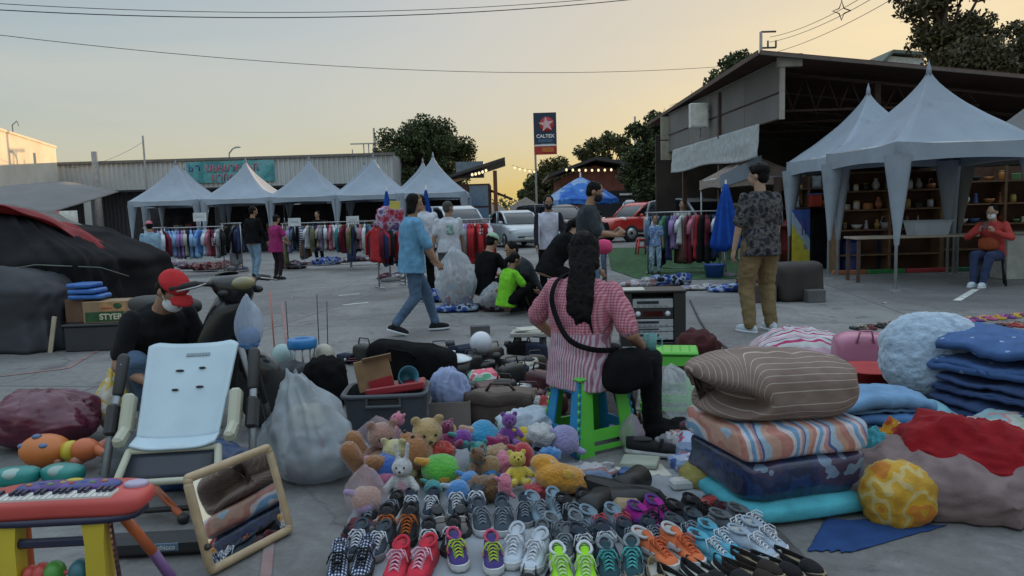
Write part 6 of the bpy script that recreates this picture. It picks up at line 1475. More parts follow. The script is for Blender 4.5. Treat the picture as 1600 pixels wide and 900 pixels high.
def shoe(label,loc,rz,up,lace=None,sole=SOLEW,lining=LININ,kind='trainer',accent=None,s=1.0,tilt=0,group='shoes laid out in rows'):
 nm = dict(trainer='trainer',flat='flat_shoe',boot='boot',loafer='loafer')[kind]
 t = thing(nm,label,'shoe',loc,rz,group,s); t.rotation_euler[0] = rad(tilt)
 def part(key,name,fill,m):
  if key not in SHOEP: b = MB(); fill(b); SHOEP[key] = b.mesh(name,m)
  me = SHOEP[key]
  if me.materials[0] != m: me = me.copy(); me.materials.clear(); me.materials.append(m)
  o = bpy.data.objects.new(name,me); COL.objects.link(o); o.parent = t; return o
 if kind == 'trainer':
  part('tu','upper',lambda b: shoe_upper(b),up)
  part('ts','sole',lambda b: shoe_sole(b,0,.026),sole)
  part('tl','lining',lambda b: b.ell((0,-.072,.092),(.026,.045,.012),n=16,m=8),lining)
  part('tt','tongue',lambda b: b.sheet(lambda u,v: (-.02 + .04 * u,-.02 + .07 * v - .035 * (1 - v),.118 - .042 * v - .008 * (2 * u - 1) ** 2),6,5,.006),up)
  part('tc','collar',lambda b: b.tube([(.032 * math.cos(a),-.072 + .052 * math.sin(a),.094 + .012 * abs(math.sin(a)) * (math.sin(a) < 0)) for a in [2 * math.pi * k / 20 for k in range(21)]],.008,6),accent or up)
  def lc(b):
   for k in range(5):
    y = .012 + k * .017; z = .094 - k * .0085; w = .026 - .001 * k
    b.tube([(-w,y,z - .008),(0,y + .006,z + .003),(w,y + .012,z - .012)],.003,5); b.tube([(w,y,z - .008),(0,y + .006,z + .004),(-w,y + .012,z - .012)],.003,5)
   for x in (-1,1): b.tube([(0,.008,.1),(x * .02,.022,.112),(x * .04,.04,.096),(x * .03,.052,.085),(x * .008,.02,.1)],.0028,5); b.tube([(0,.008,.1),(x * .03,.0,.098),(x * .05,.03,.06)],.0033,5)
  part('tx','laces',lc,lace or LACEW)
  if accent:
   for sx in (-1,1): part('ta%d' % sx,'side_stripe',lambda b,x=sx: b.sheet(lambda u,v: (x * (.0455 - .006 * v + .004 * u),-.05 + .09 * u + .012 * v,.03 + .03 * v * (1 - .4 * u) + .012 * u),8,3,.002),accent)
 elif kind == 'flat':
  part('fu','upper',lambda b: b.rings([[(w * math.cos(a),y,max(.006,.012 + h * (math.sin(a)))) for a in [2 * math.pi * k / 16 for k in range(16)]] for y,w,h in ((.03,.046,.038),(.06,.045,.04),(.09,.040,.034),(.115,.028,.024),(.132,.010,.012))]),up)
  part('fr','heel_counter',lambda b: b.sheet(lambda u,v: (.036 * math.sin(math.pi * (u - .5)) * (1 - .12 * v),-.075 - .055 * math.cos(math.pi * (u - .5)) + .10 * (abs(u - .5) * 2) ** 3,.006 + v * (.05 - .02 * (abs(u - .5) * 2))),14,4,.003),up)
  part('fs','sole',lambda b: shoe_sole(b,0,.008,.9),sole)
  part('fl','insole',lambda b: shoe_sole(b,.008,.011,.8),lining)
 elif kind == 'loafer':
  part('lu','upper',lambda b: shoe_upper(b,.062,.045,.04),up); part('ls','sole',lambda b: shoe_sole(b,0,.018),sole)
  part('ll','lining',lambda b: b.ell((0,-.06,.068),(.029,.055,.010),n=16,m=8),lining)
  part('lb','strap',lambda b: b.tube([(-.043,.03,.03),(-.025,.035,.066),(0,.037,.071),(.025,.035,.066),(.043,.03,.03)],.007,6,flat=.5),accent or up)
 else:
  part('bu','upper',lambda b: shoe_upper(b,.10,.045,.045),up); part('bs','sole',lambda b: shoe_sole(b,0,.024),sole)
  part('bx','shaft',lambda b: b.tube([(0,-.078,.07),(0,-.085,.14),(0,-.088,.23)],[.047,.046,.052],16),up)
  part('bl','lining',lambda b: b.lathe([(.044,.228),(.044,.233)],16,T((0,-.088,0))),lining)
 return t
def pair(desc,px,py,rz,up,gap=.096,off=0.0,names=('left','right'),**k):
 k['s'] = k.get('s',1) * RND.uniform(.82,.9); rz += RND.uniform(-7,7); off += RND.uniform(-.02,.02)
 p = P(px + RND.uniform(-4,4),py + RND.uniform(-4,4)); a = rad(rz); r_ = Vector((math.cos(a),math.sin(a),0)); f_ = Vector((-math.sin(a),math.cos(a),0))
 # as seen by the viewer: the first label is the one further left in the photo
 q1,q2 = p - r_ * gap / 2 + f_ * off,p + r_ * gap / 2 - f_ * off
 if q1.x > q2.x: q1,q2 = q2,q1
 shoe('left hand shoe of the ' + desc,(q1.x,q1.y,.012),rz + 4,up,**k); shoe('right hand shoe of the ' + desc,(q2.x,q2.y,.012),rz - 4,up,**k)
BLKC = C_('black',(.018,.018,.02))
CHK = cloth('shoe_woven',(.1,.1,.12),pattern=P_check((.45,.5,.58),(.06,.08,.16),(.015,.015,.02),70,60,0,1),bump=.2)
pair('blue and white chequered pair at the front left',553,893,178,CHK,lace=C_('lace_black',(.02,.02,.02)),sole=SOLEB)
pair('bright red pair with pink laces',641,893,176,C_('red',(.50,.035,.06)),lace=cloth('lace_pink',(.62,.35,.45)),sole=C_('red_sole',(.35,.03,.05)),lining=C_('red_lining',(.3,.03,.04)),s=1.03)
pair('purple pair with yellow laces',741,881,183,C_('purple',(.06,.045,.17)),lace=cloth('lace_lime',(.4,.5,.06)),accent=C_('hot_pink_accent',(.5,.08,.16)),gap=.14,off=.015)
pair('all white pair in the middle of the rows',824,876,174,C_('white',(.42,.47,.54)),lace=LACEW,lining=LINP,s=1.08)
pair('neon lime pair with white stripes at the front',897,908,176,C_('lime',(.28,.62,.03)),lace=cloth('lace_pale_green',(.45,.6,.3)),accent=LACEW,s=1.02)
pair('dark teal pair with turquoise laces',968,893,182,C_('dark_teal',(.025,.06,.075)),lace=cloth('lace_turq',(.08,.35,.36)),sole=SOLEG,accent=C_('grey_accent',(.18,.22,.25)))
pair('orange pair turned to the right',1046,880,212,C_('orange',(.52,.14,.06)),lace=cloth('lace_orange',(.6,.13,.05)),lining=LINP,accent=C_('pale_tick',(.4,.4,.42)),s=1.05,gap=.115)
pair('sky blue pair with white bows',1118,868,216,C_('sky',(.09,.32,.44)),lace=LACEW,sole=C_('sky_sole',(.12,.34,.45)),s=.95)
pair('pale grey blue pair beside the turquoise quilt',1180,858,222,C_('pale_grey_blue',(.3,.36,.44)),lace=LACEW,lining=LINP,s=.95)
pair('black pair with orange laces in the second row',625,845,180,C_('blackorange',(.02,.02,.022)),lace=cloth('lace_burnt',(.4,.11,.03)),sole=SOLEB,s=1.08)
pair('shiny black loafers in the second row',700,832,183,plastic('patent_black',(.012,.012,.014),rough=.2,coat=.4),kind='loafer',sole=SOLEB,accent=RIM,s=1.1)
pair('dark blue grey trainers behind the purple pair',770,822,186,C_('slate',(.05,.065,.085)),lace=cloth('lace_grey',(.2,.23,.27)),s=1.0)
pair('grey trainers left of the blue and red laced pair',886,846,196,C_('grey',(.10,.11,.125)),lace=cloth('lace_grey',(.2,.23,.27)),accent=C_('grey_accent',(.18,.22,.25)),sole=SOLEG)
pair('pale blue pair with red laces',952,836,200,C_('pale_steel',(.17,.24,.30)),lace=cloth('lace_red',(.45,.08,.09)),sole=SOLEW)
pair('magenta and black pair behind the orange pair',1022,824,205,C_('magenta',(.33,.02,.22)),lace=C_('lace_black',(.02,.02,.02)),sole=SOLEB,accent=C_('violet',(.1,.04,.2)))
pair('black trainers right of the magenta pair',1083,822,208,BLKC,lace=C_('lace_black',(.02,.02,.02)),sole=SOLEB)
pair('maroon black loafers beside the quilt corner',1135,820,214,C_('maroon',(.05,.012,.016)),kind='loafer',sole=SOLEB)
pair('dark sports pair between the grey and white trainers',805,812,180,C_('navy_dark',(.03,.04,.06)),lace=cloth('lace_grey',(.2,.23,.27)),sole=SOLEG,s=.95)
for (px,py,rz,c,l,d) in ((596,812,178,'black','grey','black trainers below the rabbit toy'),(662,806,184,'navy_dark','white','navy trainers with white laces behind the loafers'),(732,800,180,'slate','white','slate trainers left of the small pink toy'),(858,812,190,'pale_steel','grey','pale steel trainers in front of the orange toy'),(905,818,194,'black','grey','black trainers beside the brown purse'),
 (575,862,176,'slate','white','slate pair behind the chequered pair'),(690,858,180,'black','white','black pair between the red and purple pairs'),(868,868,180,'grey','grey','grey pair behind the neon lime pair'),(1004,858,198,'navy_dark','grey','navy pair left of the orange pair'),(1088,848,210,'slate','grey','slate pair behind the sky blue pair'),(1160,836,216,'grey','white','grey pair near the turquoise quilt'),(930,866,186,'navy_dark','white','navy pair behind the dark teal pair')):
 pair(d,px,py,rz + RND.uniform(-5,5),C_(c,(.1,.1,.1)),lace=cloth('lace_' + l,(.2,.23,.27)),sole=RND.choice([SOLEB,SOLEG,SOLEW]),s=RND.uniform(.92,1.05))
INS = mat('pale_insole',(.45,.44,.4),rough=.7); TANI = mat('tan_insole',(.3,.23,.15),rough=.7)
for (px,py,rz,c,ins,d) in ((1075,912,205,BLKC,INS,'black flats with white insoles at the very front'),(1128,903,208,BLKC,INS,'black flats right of the front white insole flats'),(1178,900,214,C_('black_brown',(.03,.022,.02)),TANI,'dark flats with tan insoles'),(1226,893,220,BLKC,TANI,'black flats at the right end of the front row'),(1012,916,190,C_('gold_flat',(.25,.2,.12)),INS,'gold trimmed flats at the front edge'),(846,913,172,BLKC,INS,'dark flats in front of the white pair')):
 pair(d,px,py,rz,c,kind='flat',lining=ins,sole=SOLEB,gap=.09)
for i,(px,py,rz,tl) in enumerate(((925,786,60,0),(985,792,250,0))):
 p = P(px,py); t = shoe('tall black boot lying on its side, %s of the two' % ('left','right')[i],(p.x,p.y,.055),rz,plastic('black_boot_leather',(.012,.012,.013),rough=.5,bump=.15),kind='boot',sole=SOLEB,s=1.25); t.rotation_euler = (rad(8),rad(88),rad(rz))
shoe('single black slip on shoe with white sole beside the boots',(P(1022,712).x,P(1022,712).y,.012),250,BLKC,kind='loafer',s=1.2)
# soft toys
def plush(n,c): return cloth('plush_' + n,c,sheen=.5,bump=.7,bscale=70,rough=.95)
def soft_toy(label,loc,rz,m,s=1.0,rx=0,ears='round',belly=None,scarf=None,limbs=True,muzzle=None,ry=0,group='soft toys in the heap'):
 t = thing('soft_toy',label,'soft toy',loc,rz,group,s,rx=rx,ry=ry)
 b = MB(); b.ell((0,0,.11),(.085,.075,.10),n=20,m=14)
 if limbs:
  for x in (-1,1): b.caps((x * .065,.02,.17),(x * .12,.07,.11),.03,.034); b.caps((x * .05,.04,.045),(x * .075,.14,.035),.036,.042)
 remesh(b,'body',m,.011,t,2,.002,30)
 b = MB(); b.ell((0,.01,.265),(.085,.08,.075),n=20,m=14)
 if ears == 'round': [b.ell((x * .065,0,.335),(.03,.016,.03)) for x in (-1,1)]
 elif ears == 'long': [b.caps((x * .035,0,.33),(x * .05,-.01,.45),.02,.017) for x in (-1,1)]
 b.ell((0,.08,.25),(.034,.03,.026)); h = remesh(b,'head',m,.010,t,2,.002,30)
 b = MB(); b.ell((0,.108,.258),(.012,.009,.009),n=10,m=6); b.build('nose',EYED,h)
 for x in (-1,1): b = MB(); b.ell((x * .032,.083,.285),(.008,.006,.009),n=8,m=6); b.build('eye',EYED,h)
 if belly: b = MB(); b.ell((0,.03,.11),(.06,.05,.075)); b.build('belly',belly,t)
 if scarf: b = MB(); b.lathe([(.055,-.018),(.075,-.005),(.07,.02),(.05,.028)],20,T((0,.005,.195))); b.caps((.04,.06,.19),(.05,.09,.12),.02,.026); b.build('scarf',scarf,t)
 return t
def plush_ball(label,loc,r,m,m2=None,rz=0,group='soft toys in the heap',sq=(1,1,1),eyes=False):
 t = thing('soft_toy',label,'soft toy',loc,rz,group); b = MB(); b.ell((0,0,r * sq[2]),(r * sq[0],r * sq[1],r * sq[2]),n=26,m=16); b.wob(.10 * r,.5 / r,r * 90,ridged=True); b.wob(.05 * r,1.4 / r,r * 50); b.build('body',m,t)
 for x in (-1,1): b = MB(); b.caps((x * r * .55 * sq[0],-r * .2,r * (.5 if x > 0 else 1.5) * sq[2]),(x * r * 1.15 * sq[0],-r * .5,r * (.3 if x > 0 else 1.8) * sq[2]),r * .26,r * .2); b.build('limb',m2 or m,t)
 if m2: b = MB(); b.ell((0,-r * .45 * sq[1],r * .75 * sq[2]),(r * .7 * sq[0],r * .62 * sq[1],r * .55 * sq[2])); b.build('front_patch',m2,t)
 for x in ((-1,1) if eyes else ()): b = MB(); b.ell((x * r * .3,-r * .93 * sq[1],r * 1.25 * sq[2]),(r * .1,r * .06,r * .12),n=8,m=6); b.build('eye',EYED,t)
 return t
p = P(655,757); soft_toy('plain tan teddy bear leaning back on the heap',(p.x + .02,p.y + .14,.03),198,plush('tan_bear',(.38,.26,.12)),.95,rx=-18)
heap('rag_toy','red rag toy tucked under the arm of the tan teddy','rag toy',(p.x + .11,p.y + .06,.10),(.17,.11,.10),plush('red',(.42,.04,.03)),5,n=16,wob=.1,rz=30,flatb=False,group='soft toys in the heap')
p = P(545,765); soft_toy('ginger brown soft toy stretched out at the left of the heap',(p.x + .04,p.y + .02,.05),95,plush('ginger',(.27,.12,.05)),1.25,rx=70,ears='none')
p = P(630,765); soft_toy('pale cream soft toy below the tan teddy',(p.x - .02,p.y + .10,.03),170,plush('cream',(.42,.38,.2)),.75,rx=-25)
p = P(655,752); plush_ball('pink round soft toy in front of the cream toy',(p.x,p.y + .02,.06),.085,plush('pink',(.5,.17,.3)),plush('pale_pink',(.52,.3,.38)))
p = P(690,768); plush_ball('bright green round soft toy with an orange patch',(p.x,p.y + .03,.02),.098,plush('green',(.10,.42,.05)),plush('orange_patch',(.5,.25,.04)),sq=(1,.9,.85))
p = P(757,735); plush_ball('sky blue dome shaped soft toy with a peach face',(p.x,p.y + .12,.03),.105,plush('sky',(.03,.25,.46)),plush('peach',(.42,.24,.19)))
p = P(874,790); t = thing('soft_toy','orange yellow fish shaped soft toy below the stool','soft toy',(p.x,p.y + .05,.04),8,'soft toys in the heap',s=.84,rx=-14,ry=14)
b = MB(); b.ell((0,0,.09),(.16,.10,.085),e=.9); b.ell((-.10,.03,.15),(.09,.07,.06)); b.caps((.12,-.02,.08),(.2,-.04,.05),.045,.018); remesh(b,'body',plush('amber',(.55,.25,.03)),.01,t,2,.004,22)
b = MB(); b.ell((.02,-.09,.12),(.05,.015,.03),rz=20); b.build('fin',plush('amber2',(.58,.32,.05)),t); b = MB(); b.ell((.125,-.06,.12),(.008,.006,.009)); b.build('eye',EYED,t)
p = P(630,792); soft_toy('white rabbit soft toy with tall pink lined ears',(p.x,p.y + .03,.03),176,plush('white',(.45,.45,.46)),.6,ears='long',belly=plush('pale_pink',(.52,.3,.38)))
p = P(600,778); plush_ball('blue and pink round soft toy behind the rabbit',(p.x + .02,p.y + .08,.03),.09,plush('royal',(.05,.13,.42)),plush('pink',(.5,.17,.3)))
p = P(716,798); plush_ball('small blue ball toy left of the dark trainers',(p.x,p.y + .03,.02),.06,plush('mid',(.06,.2,.45)),plush('ice',(.3,.4,.5)))
p = P(885,728); plush_ball('lavender round soft toy beside the stool leg',(p.x,p.y + .08,.04),.085,plush('lavender',(.30,.28,.5)))
p = P(820,725); plush_ball('little yellow round toy among purple bits',(p.x,p.y + .05,.10),.05,plush('yellow',(.55,.42,.04)))
p = P(790,800); plush_ball('small pink bottle shaped toy above the dark trainers',(p.x,p.y + .06,.04),.045,plush('rose',(.5,.15,.22)),sq=(.8,.8,1.4))
p = P(580,762); soft_toy('dusty pink soft toy behind the ginger one',(p.x + .02,p.y + .14,.04),205,plush('dusty',(.30,.17,.14)),.9,rx=-20,belly=plush('limeb',(.3,.4,.05)))
mp = [('magenta',(.22,.02,.09)),('purple',(.16,.04,.25)),('red2',(.4,.04,.05)),('white2',(.45,.45,.47)),('teal',(.04,.25,.25)),('tan',(.32,.2,.1)),('rose',(.5,.15,.22)),('yellow',(.55,.42,.04)),('mid',(.06,.2,.45)),('brown',(.14,.07,.03))]
sp = [(775,735,.10),(798,728,.10),(818,752,.05),(845,728,.12),(745,760,.06),(765,768,.04),(790,760,.06),(812,778,.03),(735,785,.03),(755,792,.02),(705,745,.12),(722,740,.12),(840,790,.02),(858,785,.02),(676,788,.02),(775,748,.08),(605,722,.10),(700,728,.14),(860,742,.06),(738,770,.05)]
WHERE_T = ['right of the blue dome toy','below the white baby clothes','at the middle of the heap','left of the lavender toy','right of the green toy','in front of the heap','above the dark trainers','left of the orange toy','in front of the green toy','beside the small blue ball','right of the tan teddy','below the blue dome toy','under the orange toy','in front of the orange toy','right of the white rabbit','below the magenta toy','above the dusty pink toy','behind the green toy','left of the stool foot','between the green and orange toys']
for i,(px,py,z) in enumerate(sp):
 n_,c = mp[i % len(mp)]; p = P(px,py); r_ = RND.uniform(.042,.062)
 cn = {'red2': 'red','white2': 'white','mid': 'blue'}.get(n_,n_)
 lab = 'small %s soft toy %s' % (cn,WHERE_T[i])
 if i % 3 == 0: heap('rag_toy',lab.replace('soft toy','rag toy'),'rag toy',(p.x,p.y + .06,z),(r_ * 3,r_ * 2.2,r_ * 1.6),plush(n_,c),i,n=14,wob=.1,rz=i * 40,flatb=False,group='soft toys in the heap')
 elif i % 3 == 1: soft_toy(lab,(p.x,p.y + .06,z),RND.uniform(120,240),plush(n_,c),.52,rx=RND.uniform(-60,40))
 else: plush_ball(lab,(p.x,p.y + .06,z),r_,plush(n_,c),plush(mp[(i + 3) % 10][0],mp[(i + 3) % 10][1]) if i % 2 else None,rz=RND.uniform(-60,60),sq=(1,.9,RND.uniform(.8,1.2)))
FILMP = film('pink_clear_film',(.65,.5,.55),.28,.2)
p = P(568,822); bag('toy_bag','clear bag with pink handle holding a peach doll in front of the ginger toy','plastic bag',(p.x,p.y + .08,.01),(.2,.17,.25),FILMP,13,wob=.05)
plush_ball('peach doll inside the clear pink handled bag',(p.x,p.y + .08,.02),.07,plush('peach2',(.42,.25,.18)),plush('lilac_p',(.35,.25,.45)))
p = P(575,752); bag('toy_bag','pinkish clear bag of soft toys next to the grey bin','plastic bag',(p.x,p.y + .33,.02),(.30,.24,.24),FILMP,14,wob=.06)
heap('baby_clothes','heap of white baby clothes left of the blue stool side','clothes',(P(825,695).x,P(825,695).y + .05,.01),(.34,.28,.2),cloth('white_baby_cloth',(.42,.48,.55)),33,n=24,wob=.08)
heap('baby_clothes','white cloth with red print tucked behind the blue stool side','clothes',(P(845,668).x,P(845,668).y + .08,.03),(.22,.16,.16),cloth('white_red_print',(.5,.5,.5),pattern=P_spots((.5,.5,.52),[(.42,.08,.08),(.5,.5,.5),(.5,.5,.5)],9,.5)),34,n=20,wob=.06)
heap('teal_cloth','folded teal cloth behind the white baby clothes','clothes',(P(815,668).x,P(815,668).y + .06,.04),(.15,.1,.1),cloth('teal_cloth',(.03,.16,.18)),35,n=16,wob=.05)
# folding stools
GREENP = plastic('lime_plastic',(.10,.47,.05),rough=.42); GREEND = plastic('lime_plastic_deep',(.07,.36,.04),rough=.42); BLUEP = plastic('sky_plastic',(.02,.22,.46),rough=.42)
def folding_stool(label,loc,rz,m1,m2,h=.45,wt=.33,wb=.45,dt=.28,db=.39,s=1.0):
 t = thing('folding_stool',label,'stool',loc,rz,None,s)
 b = MB(); b.box((0,0,h - .012),(wt + .02,dt + .02,.024),bev=.01)
 b.build('seat',m1,t)
 b = MB()
 for i in range(5):
  for j in range(4): b.lathe([(.008,0),(.006,.003)],8,T((-wt * .36 + i * wt * .18,-dt * .32 + j * dt * .21,h)))
 b.build('grip_dots',m2,t)
 def panel(sgn,ax,m):
  top,bot,off_t,off_b = (wt,wb,dt / 2,db / 2) if ax == 'y' else (dt,db,wt / 2,wb / 2)
  b = MB(); hh = h - .03
  def pt(u,v,d):            # u -1..1 across, v 0 bottom..1 top
   w = (bot + (top - bot) * v) / 2; o = (off_b + (off_t - off_b) * v) * sgn + d * sgn
   return (u * w,o,hh * v) if ax == 'y' else (o,-u * w,hh * v)
  def quad(u0,u1,v0,v1):
   V = [pt(u,v,d) for d in (0,-.012) for u,v in ((u0,v0),(u1,v0),(u1,v1),(u0,v1))]
   b.add(V,[(0,1,2,3),(7,6,5,4),(0,4,5,1),(1,5,6,2),(2,6,7,3),(3,7,4,0)],smooth=False)
  quad(-1,-.48,0,1); quad(.48,1,0,1); quad(-.479,.479,.84,1); quad(-.479,.479,.19,.34); quad(-.479,.479,.06,.12)
  for k in range(8):          # knuckled hinge edge
   v = .06 + k * .11
   for u in (-1,1): b.ell(pt(u * 1.0,v,-.004),(.009,.009,.016),n=8,m=6)
  return b.build('side_panel',m,t)
 panel(-1,'y',m1); panel(1,'y',m1); panel(-1,'x',m2); panel(1,'x',m2)
 return t
folding_stool('blue and lime folding stool under the woman in gingham',(ST.x,ST.y,0),30,GREENP,BLUEP,h=.45)
p = P(1060,648); folding_stool('all lime folding stool with a plastic bag against it',(p.x,p.y + .2,0),-12,GREENP,GREEND,h=.42,wt=.34,wb=.44)
BAGW = film('white_bag_film',(.66,.7,.74),.34,.2)
p = P(1078,665); bag('carrier_bag','white translucent carrier bag leaning on the lime stool','plastic bag',(p.x,p.y + .02,0),(.34,.22,.38),BAGW,17,wob=.05,lean=(-.1,.1))
p = P(990,708); bag('carrier_bag','small mauve clear bag between the stool and the sandals','plastic bag',(p.x,p.y + .06,0),(.15,.13,.22),film('mauve_film',(.5,.42,.5),.5,.2),18,wob=.05)
# stereo cabinet
p = P(1024,541); t = thing('stereo_cabinet','black cabinet holding a silver stacked stereo','stereo',(p.x,p.y + .2,0),-6)
BC = plastic('black_cabinet',(.018,.016,.016),rough=.5); SIL = mat('silver_fascia',(.42,.44,.46),rough=.35,metal=.35)
w,d,h = .66,.4,.55
for nm,c,s_ in (('side',(-w / 2 + .06,0,h / 2),(.12,d,h)),('side',(w / 2 - .06,0,h / 2),(.12,d,h)),('top',(0,0,h + .012),(w + .02,d + .02,.024)),('shelf',(0,0,.02),(w - .24,d,.04)),('back',(0,d / 2 - .01,h / 2),(w - .24,.02,h))):
 b = MB(); b.box(c,s_,bev=.006); b.build(nm,BC,t)
z = .06
for i,(hh,lab) in enumerate(((.085,'amplifier'),(.05,'cd_deck'),(.085,'tuner'),(.11,'cassette_deck'),(.1,'equaliser'))):
 b = MB(); b.box((0,-.04,z + hh / 2),(w - .25,d - .1,hh - .006),bev=.005); u = b.build(lab,SIL if i != 3 else plastic('dark_fascia',(.03,.025,.025)),t)
 if i == 3:
  for x in (-1,1): b = MB(); b.lathe([(.0,0),(.03,0),(.026,.014),(0,.016)],16,T((x * .15,-.19,z + hh / 2),rx=90)); b.build('knob',SIL,u)
  b = MB(); b.box((0,-.193,z + hh / 2),(.2,.006,.05)); b.build('cassette_window',plastic('maroon_glass',(.05,.01,.012),rough=.15),u)
 else:
  b = MB(); b.box((-.05,-.193,z + hh * .62),(.22,.005,hh * .28)); b.build('display',plastic('dark_display',(.03,.035,.045),rough=.15),u)
  for k in range(6): b = MB(); b.box((-.14 + k * .055,-.193,z + hh * .25),(.03,.008,.012)); b.build('button',GREYM,u)
 z += hh
b = MB(); b.box((-.2,-.02,h + .027),(.25,.3,.004)); b.build('paper_sheet',mat('paper',(.5,.48,.42),rough=.9),t)
heap('dark_red_cloth','dark red and brown cloth bundle right of the lime stool','clothes',(P(1098,600).x,P(1098,600).y + .15,0),(.36,.5,.42),cloth('dark_red_brown',(.06,.018,.02)),41,n=22,wob=.08)
tag(MB().tube([(P(1078,470).x,P(1078,470).y,.01),(P(1092,500).x,P(1092,500).y,.012),(P(1110,528).x,P(1110,528).y,.01),(P(1135,545).x,P(1135,545).y,.012),(P(1122,552).x,P(1122,552).y,.01)],.012,6).build('cable',WIRE),'black cable lying on the slabs right of the stereo','cable')
# bedding
SX,SY,SR = 1.25,3.47,14
TURQ = cloth('turquoise_quilt',(.07,.33,.40),bump=.5,bscale=14); NAVYQ = cloth('navy_print_quilt',(.02,.035,.12),rough=.35,spec=.5,bump=.3,pattern=P_camo([(.010,.018,.055),(.015,.035,.12),(.012,.02,.06),(.018,.03,.09),(.05,.035,.09),(.16,.23,.34)],4.0,3),coat=.5)
soft('quilt','turquoise quilt at the bottom of the bedding stack','quilt',(SX + .02,SY,.0),(.74,.68,.10),TURQ,2,SR,e=.5,e2=.28,wob=.02,freq=5)
o = soft('quilt_pack','shiny navy printed quilt in clear wrap below the striped pack','quilt',(SX - .01,SY,.08),(.65,.60,.21),NAVYQ,5,SR + 2,e=.38,e2=.28,wob=.022,freq=5)
STRQ = cloth('striped_quilt',(.4,.3,.3),pattern=P_stripes([(0,(.40,.17,.14)),(.16,(.5,.45,.47)),(.28,(.13,.26,.42)),(.42,(.46,.4,.42)),(.52,(.38,.2,.2)),(.62,(.06,.1,.25)),(.68,(.3,.4,.5)),(.84,(.45,.26,.2))],0,5.5,.35),rough=.4,spec=.5)
soft('striped_quilt','clear wrapped pack of wavy pink and blue striped quilt','quilt',(SX - .02,SY - .01,.275),(.67,.60,.15),STRQ,7,SR + 1,e=.35,e2=.22,wob=.014,freq=5)
# brown striped duvet: a thick quilt bent double, its two ends bulging at the left
def P_edge(N,L,co):
 a = N.new('ShaderNodeAttribute'); a.attribute_name = 'stripe'; m_ = N.new('ShaderNodeMath'); m_.operation = 'MULTIPLY'; m_.inputs[1].default_value = 26; L.new(a.outputs['Fac'],m_.inputs[0])
 f_ = N.new('ShaderNodeMath'); f_.operation = 'FRACT'; L.new(m_.outputs[0],f_.inputs[0]); r_ = _ramp(N,[(0,(.20,.145,.125)),(.74,(.40,.33,.28)),(.84,(.20,.145,.125))],True); L.new(f_.outputs[0],r_.inputs['Fac']); return r_.outputs['Color']
BRN = cloth('brown_striped_duvet',None,pattern=P_edge,bump=.5,bscale=14,var=.12)
b = MB(); R_ = []; att = []; nr,nx_ = 96,96; xc,zc = -.12,.135
for i in range(nx_ + 1):
 x0 = -math.cos(math.pi * (.02 + .96 * i / nx_)); prof = (1 - abs(x0) ** 3.2) ** .42
 row = []
 for j in range(nr):
  a = -math.pi / 2 + 2 * math.pi * j / nr; c_,s_ = math.cos(a),math.sin(a)
  y,z = .28 * prof * math.copysign(abs(c_) ** .62,-c_),.15 + .15 * (.35 + .65 * prof) * math.copysign(abs(s_) ** .72,s_)
  x = .36 * x0; q = Vector((x,y,z)); off = noise.noise(q * 3.2) * .022 + (abs(noise.noise(q * 8 + Vector((4,0,0)))) * 2 - .5) * .007
  lw = min(1,max(0,(xc - x) / .10)); zl = zc + .02 * math.sin(x * 9)
  dp = lw * math.exp(-((z - zl) / (.022 + .02 * lw)) ** 2) * (1 if y < .05 else .35)
  x += .11 * dp * (x0 < -.3) + (-.03 * lw if z > zl else 0); y += .13 * dp * (y < 0)
  z += (.012 * lw * math.sin(math.pi * min(1,max(0,(z - zl) / .15)))) - .05 * max(0,x - .12) * (z > .15)
  d = Vector((x0 * .4,-c_,s_)).normalized() * off; row.append((x + d.x,y + d.y,z + d.z))
  rr_ = math.hypot((x - xc) * 1.0,z - zl) if False else 0
  lobe = abs(z - zl - .07) if z > zl else abs(z - zl + .06); s1 = j / nr; s2 = .25 + math.hypot(x - xc - .02,(z - zl - .08) * 1.0) * 2.2 if z > zl else s1
  att.append(s1 * (1 - lw) + s2 * lw if lw < 1 else s2)
 R_.append(row)
b.rings(R_); o = b.build('duvet',BRN); a_ = o.data.attributes.new('stripe','FLOAT','POINT'); a_.data.foreach_set('value',att)
put(o,(SX - .02,SY,.405),SR - 8,s=(1.06,1.04,1.02)); tag(o,'thick brown duvet with thin pale stripes folded on top of the stack','duvet')
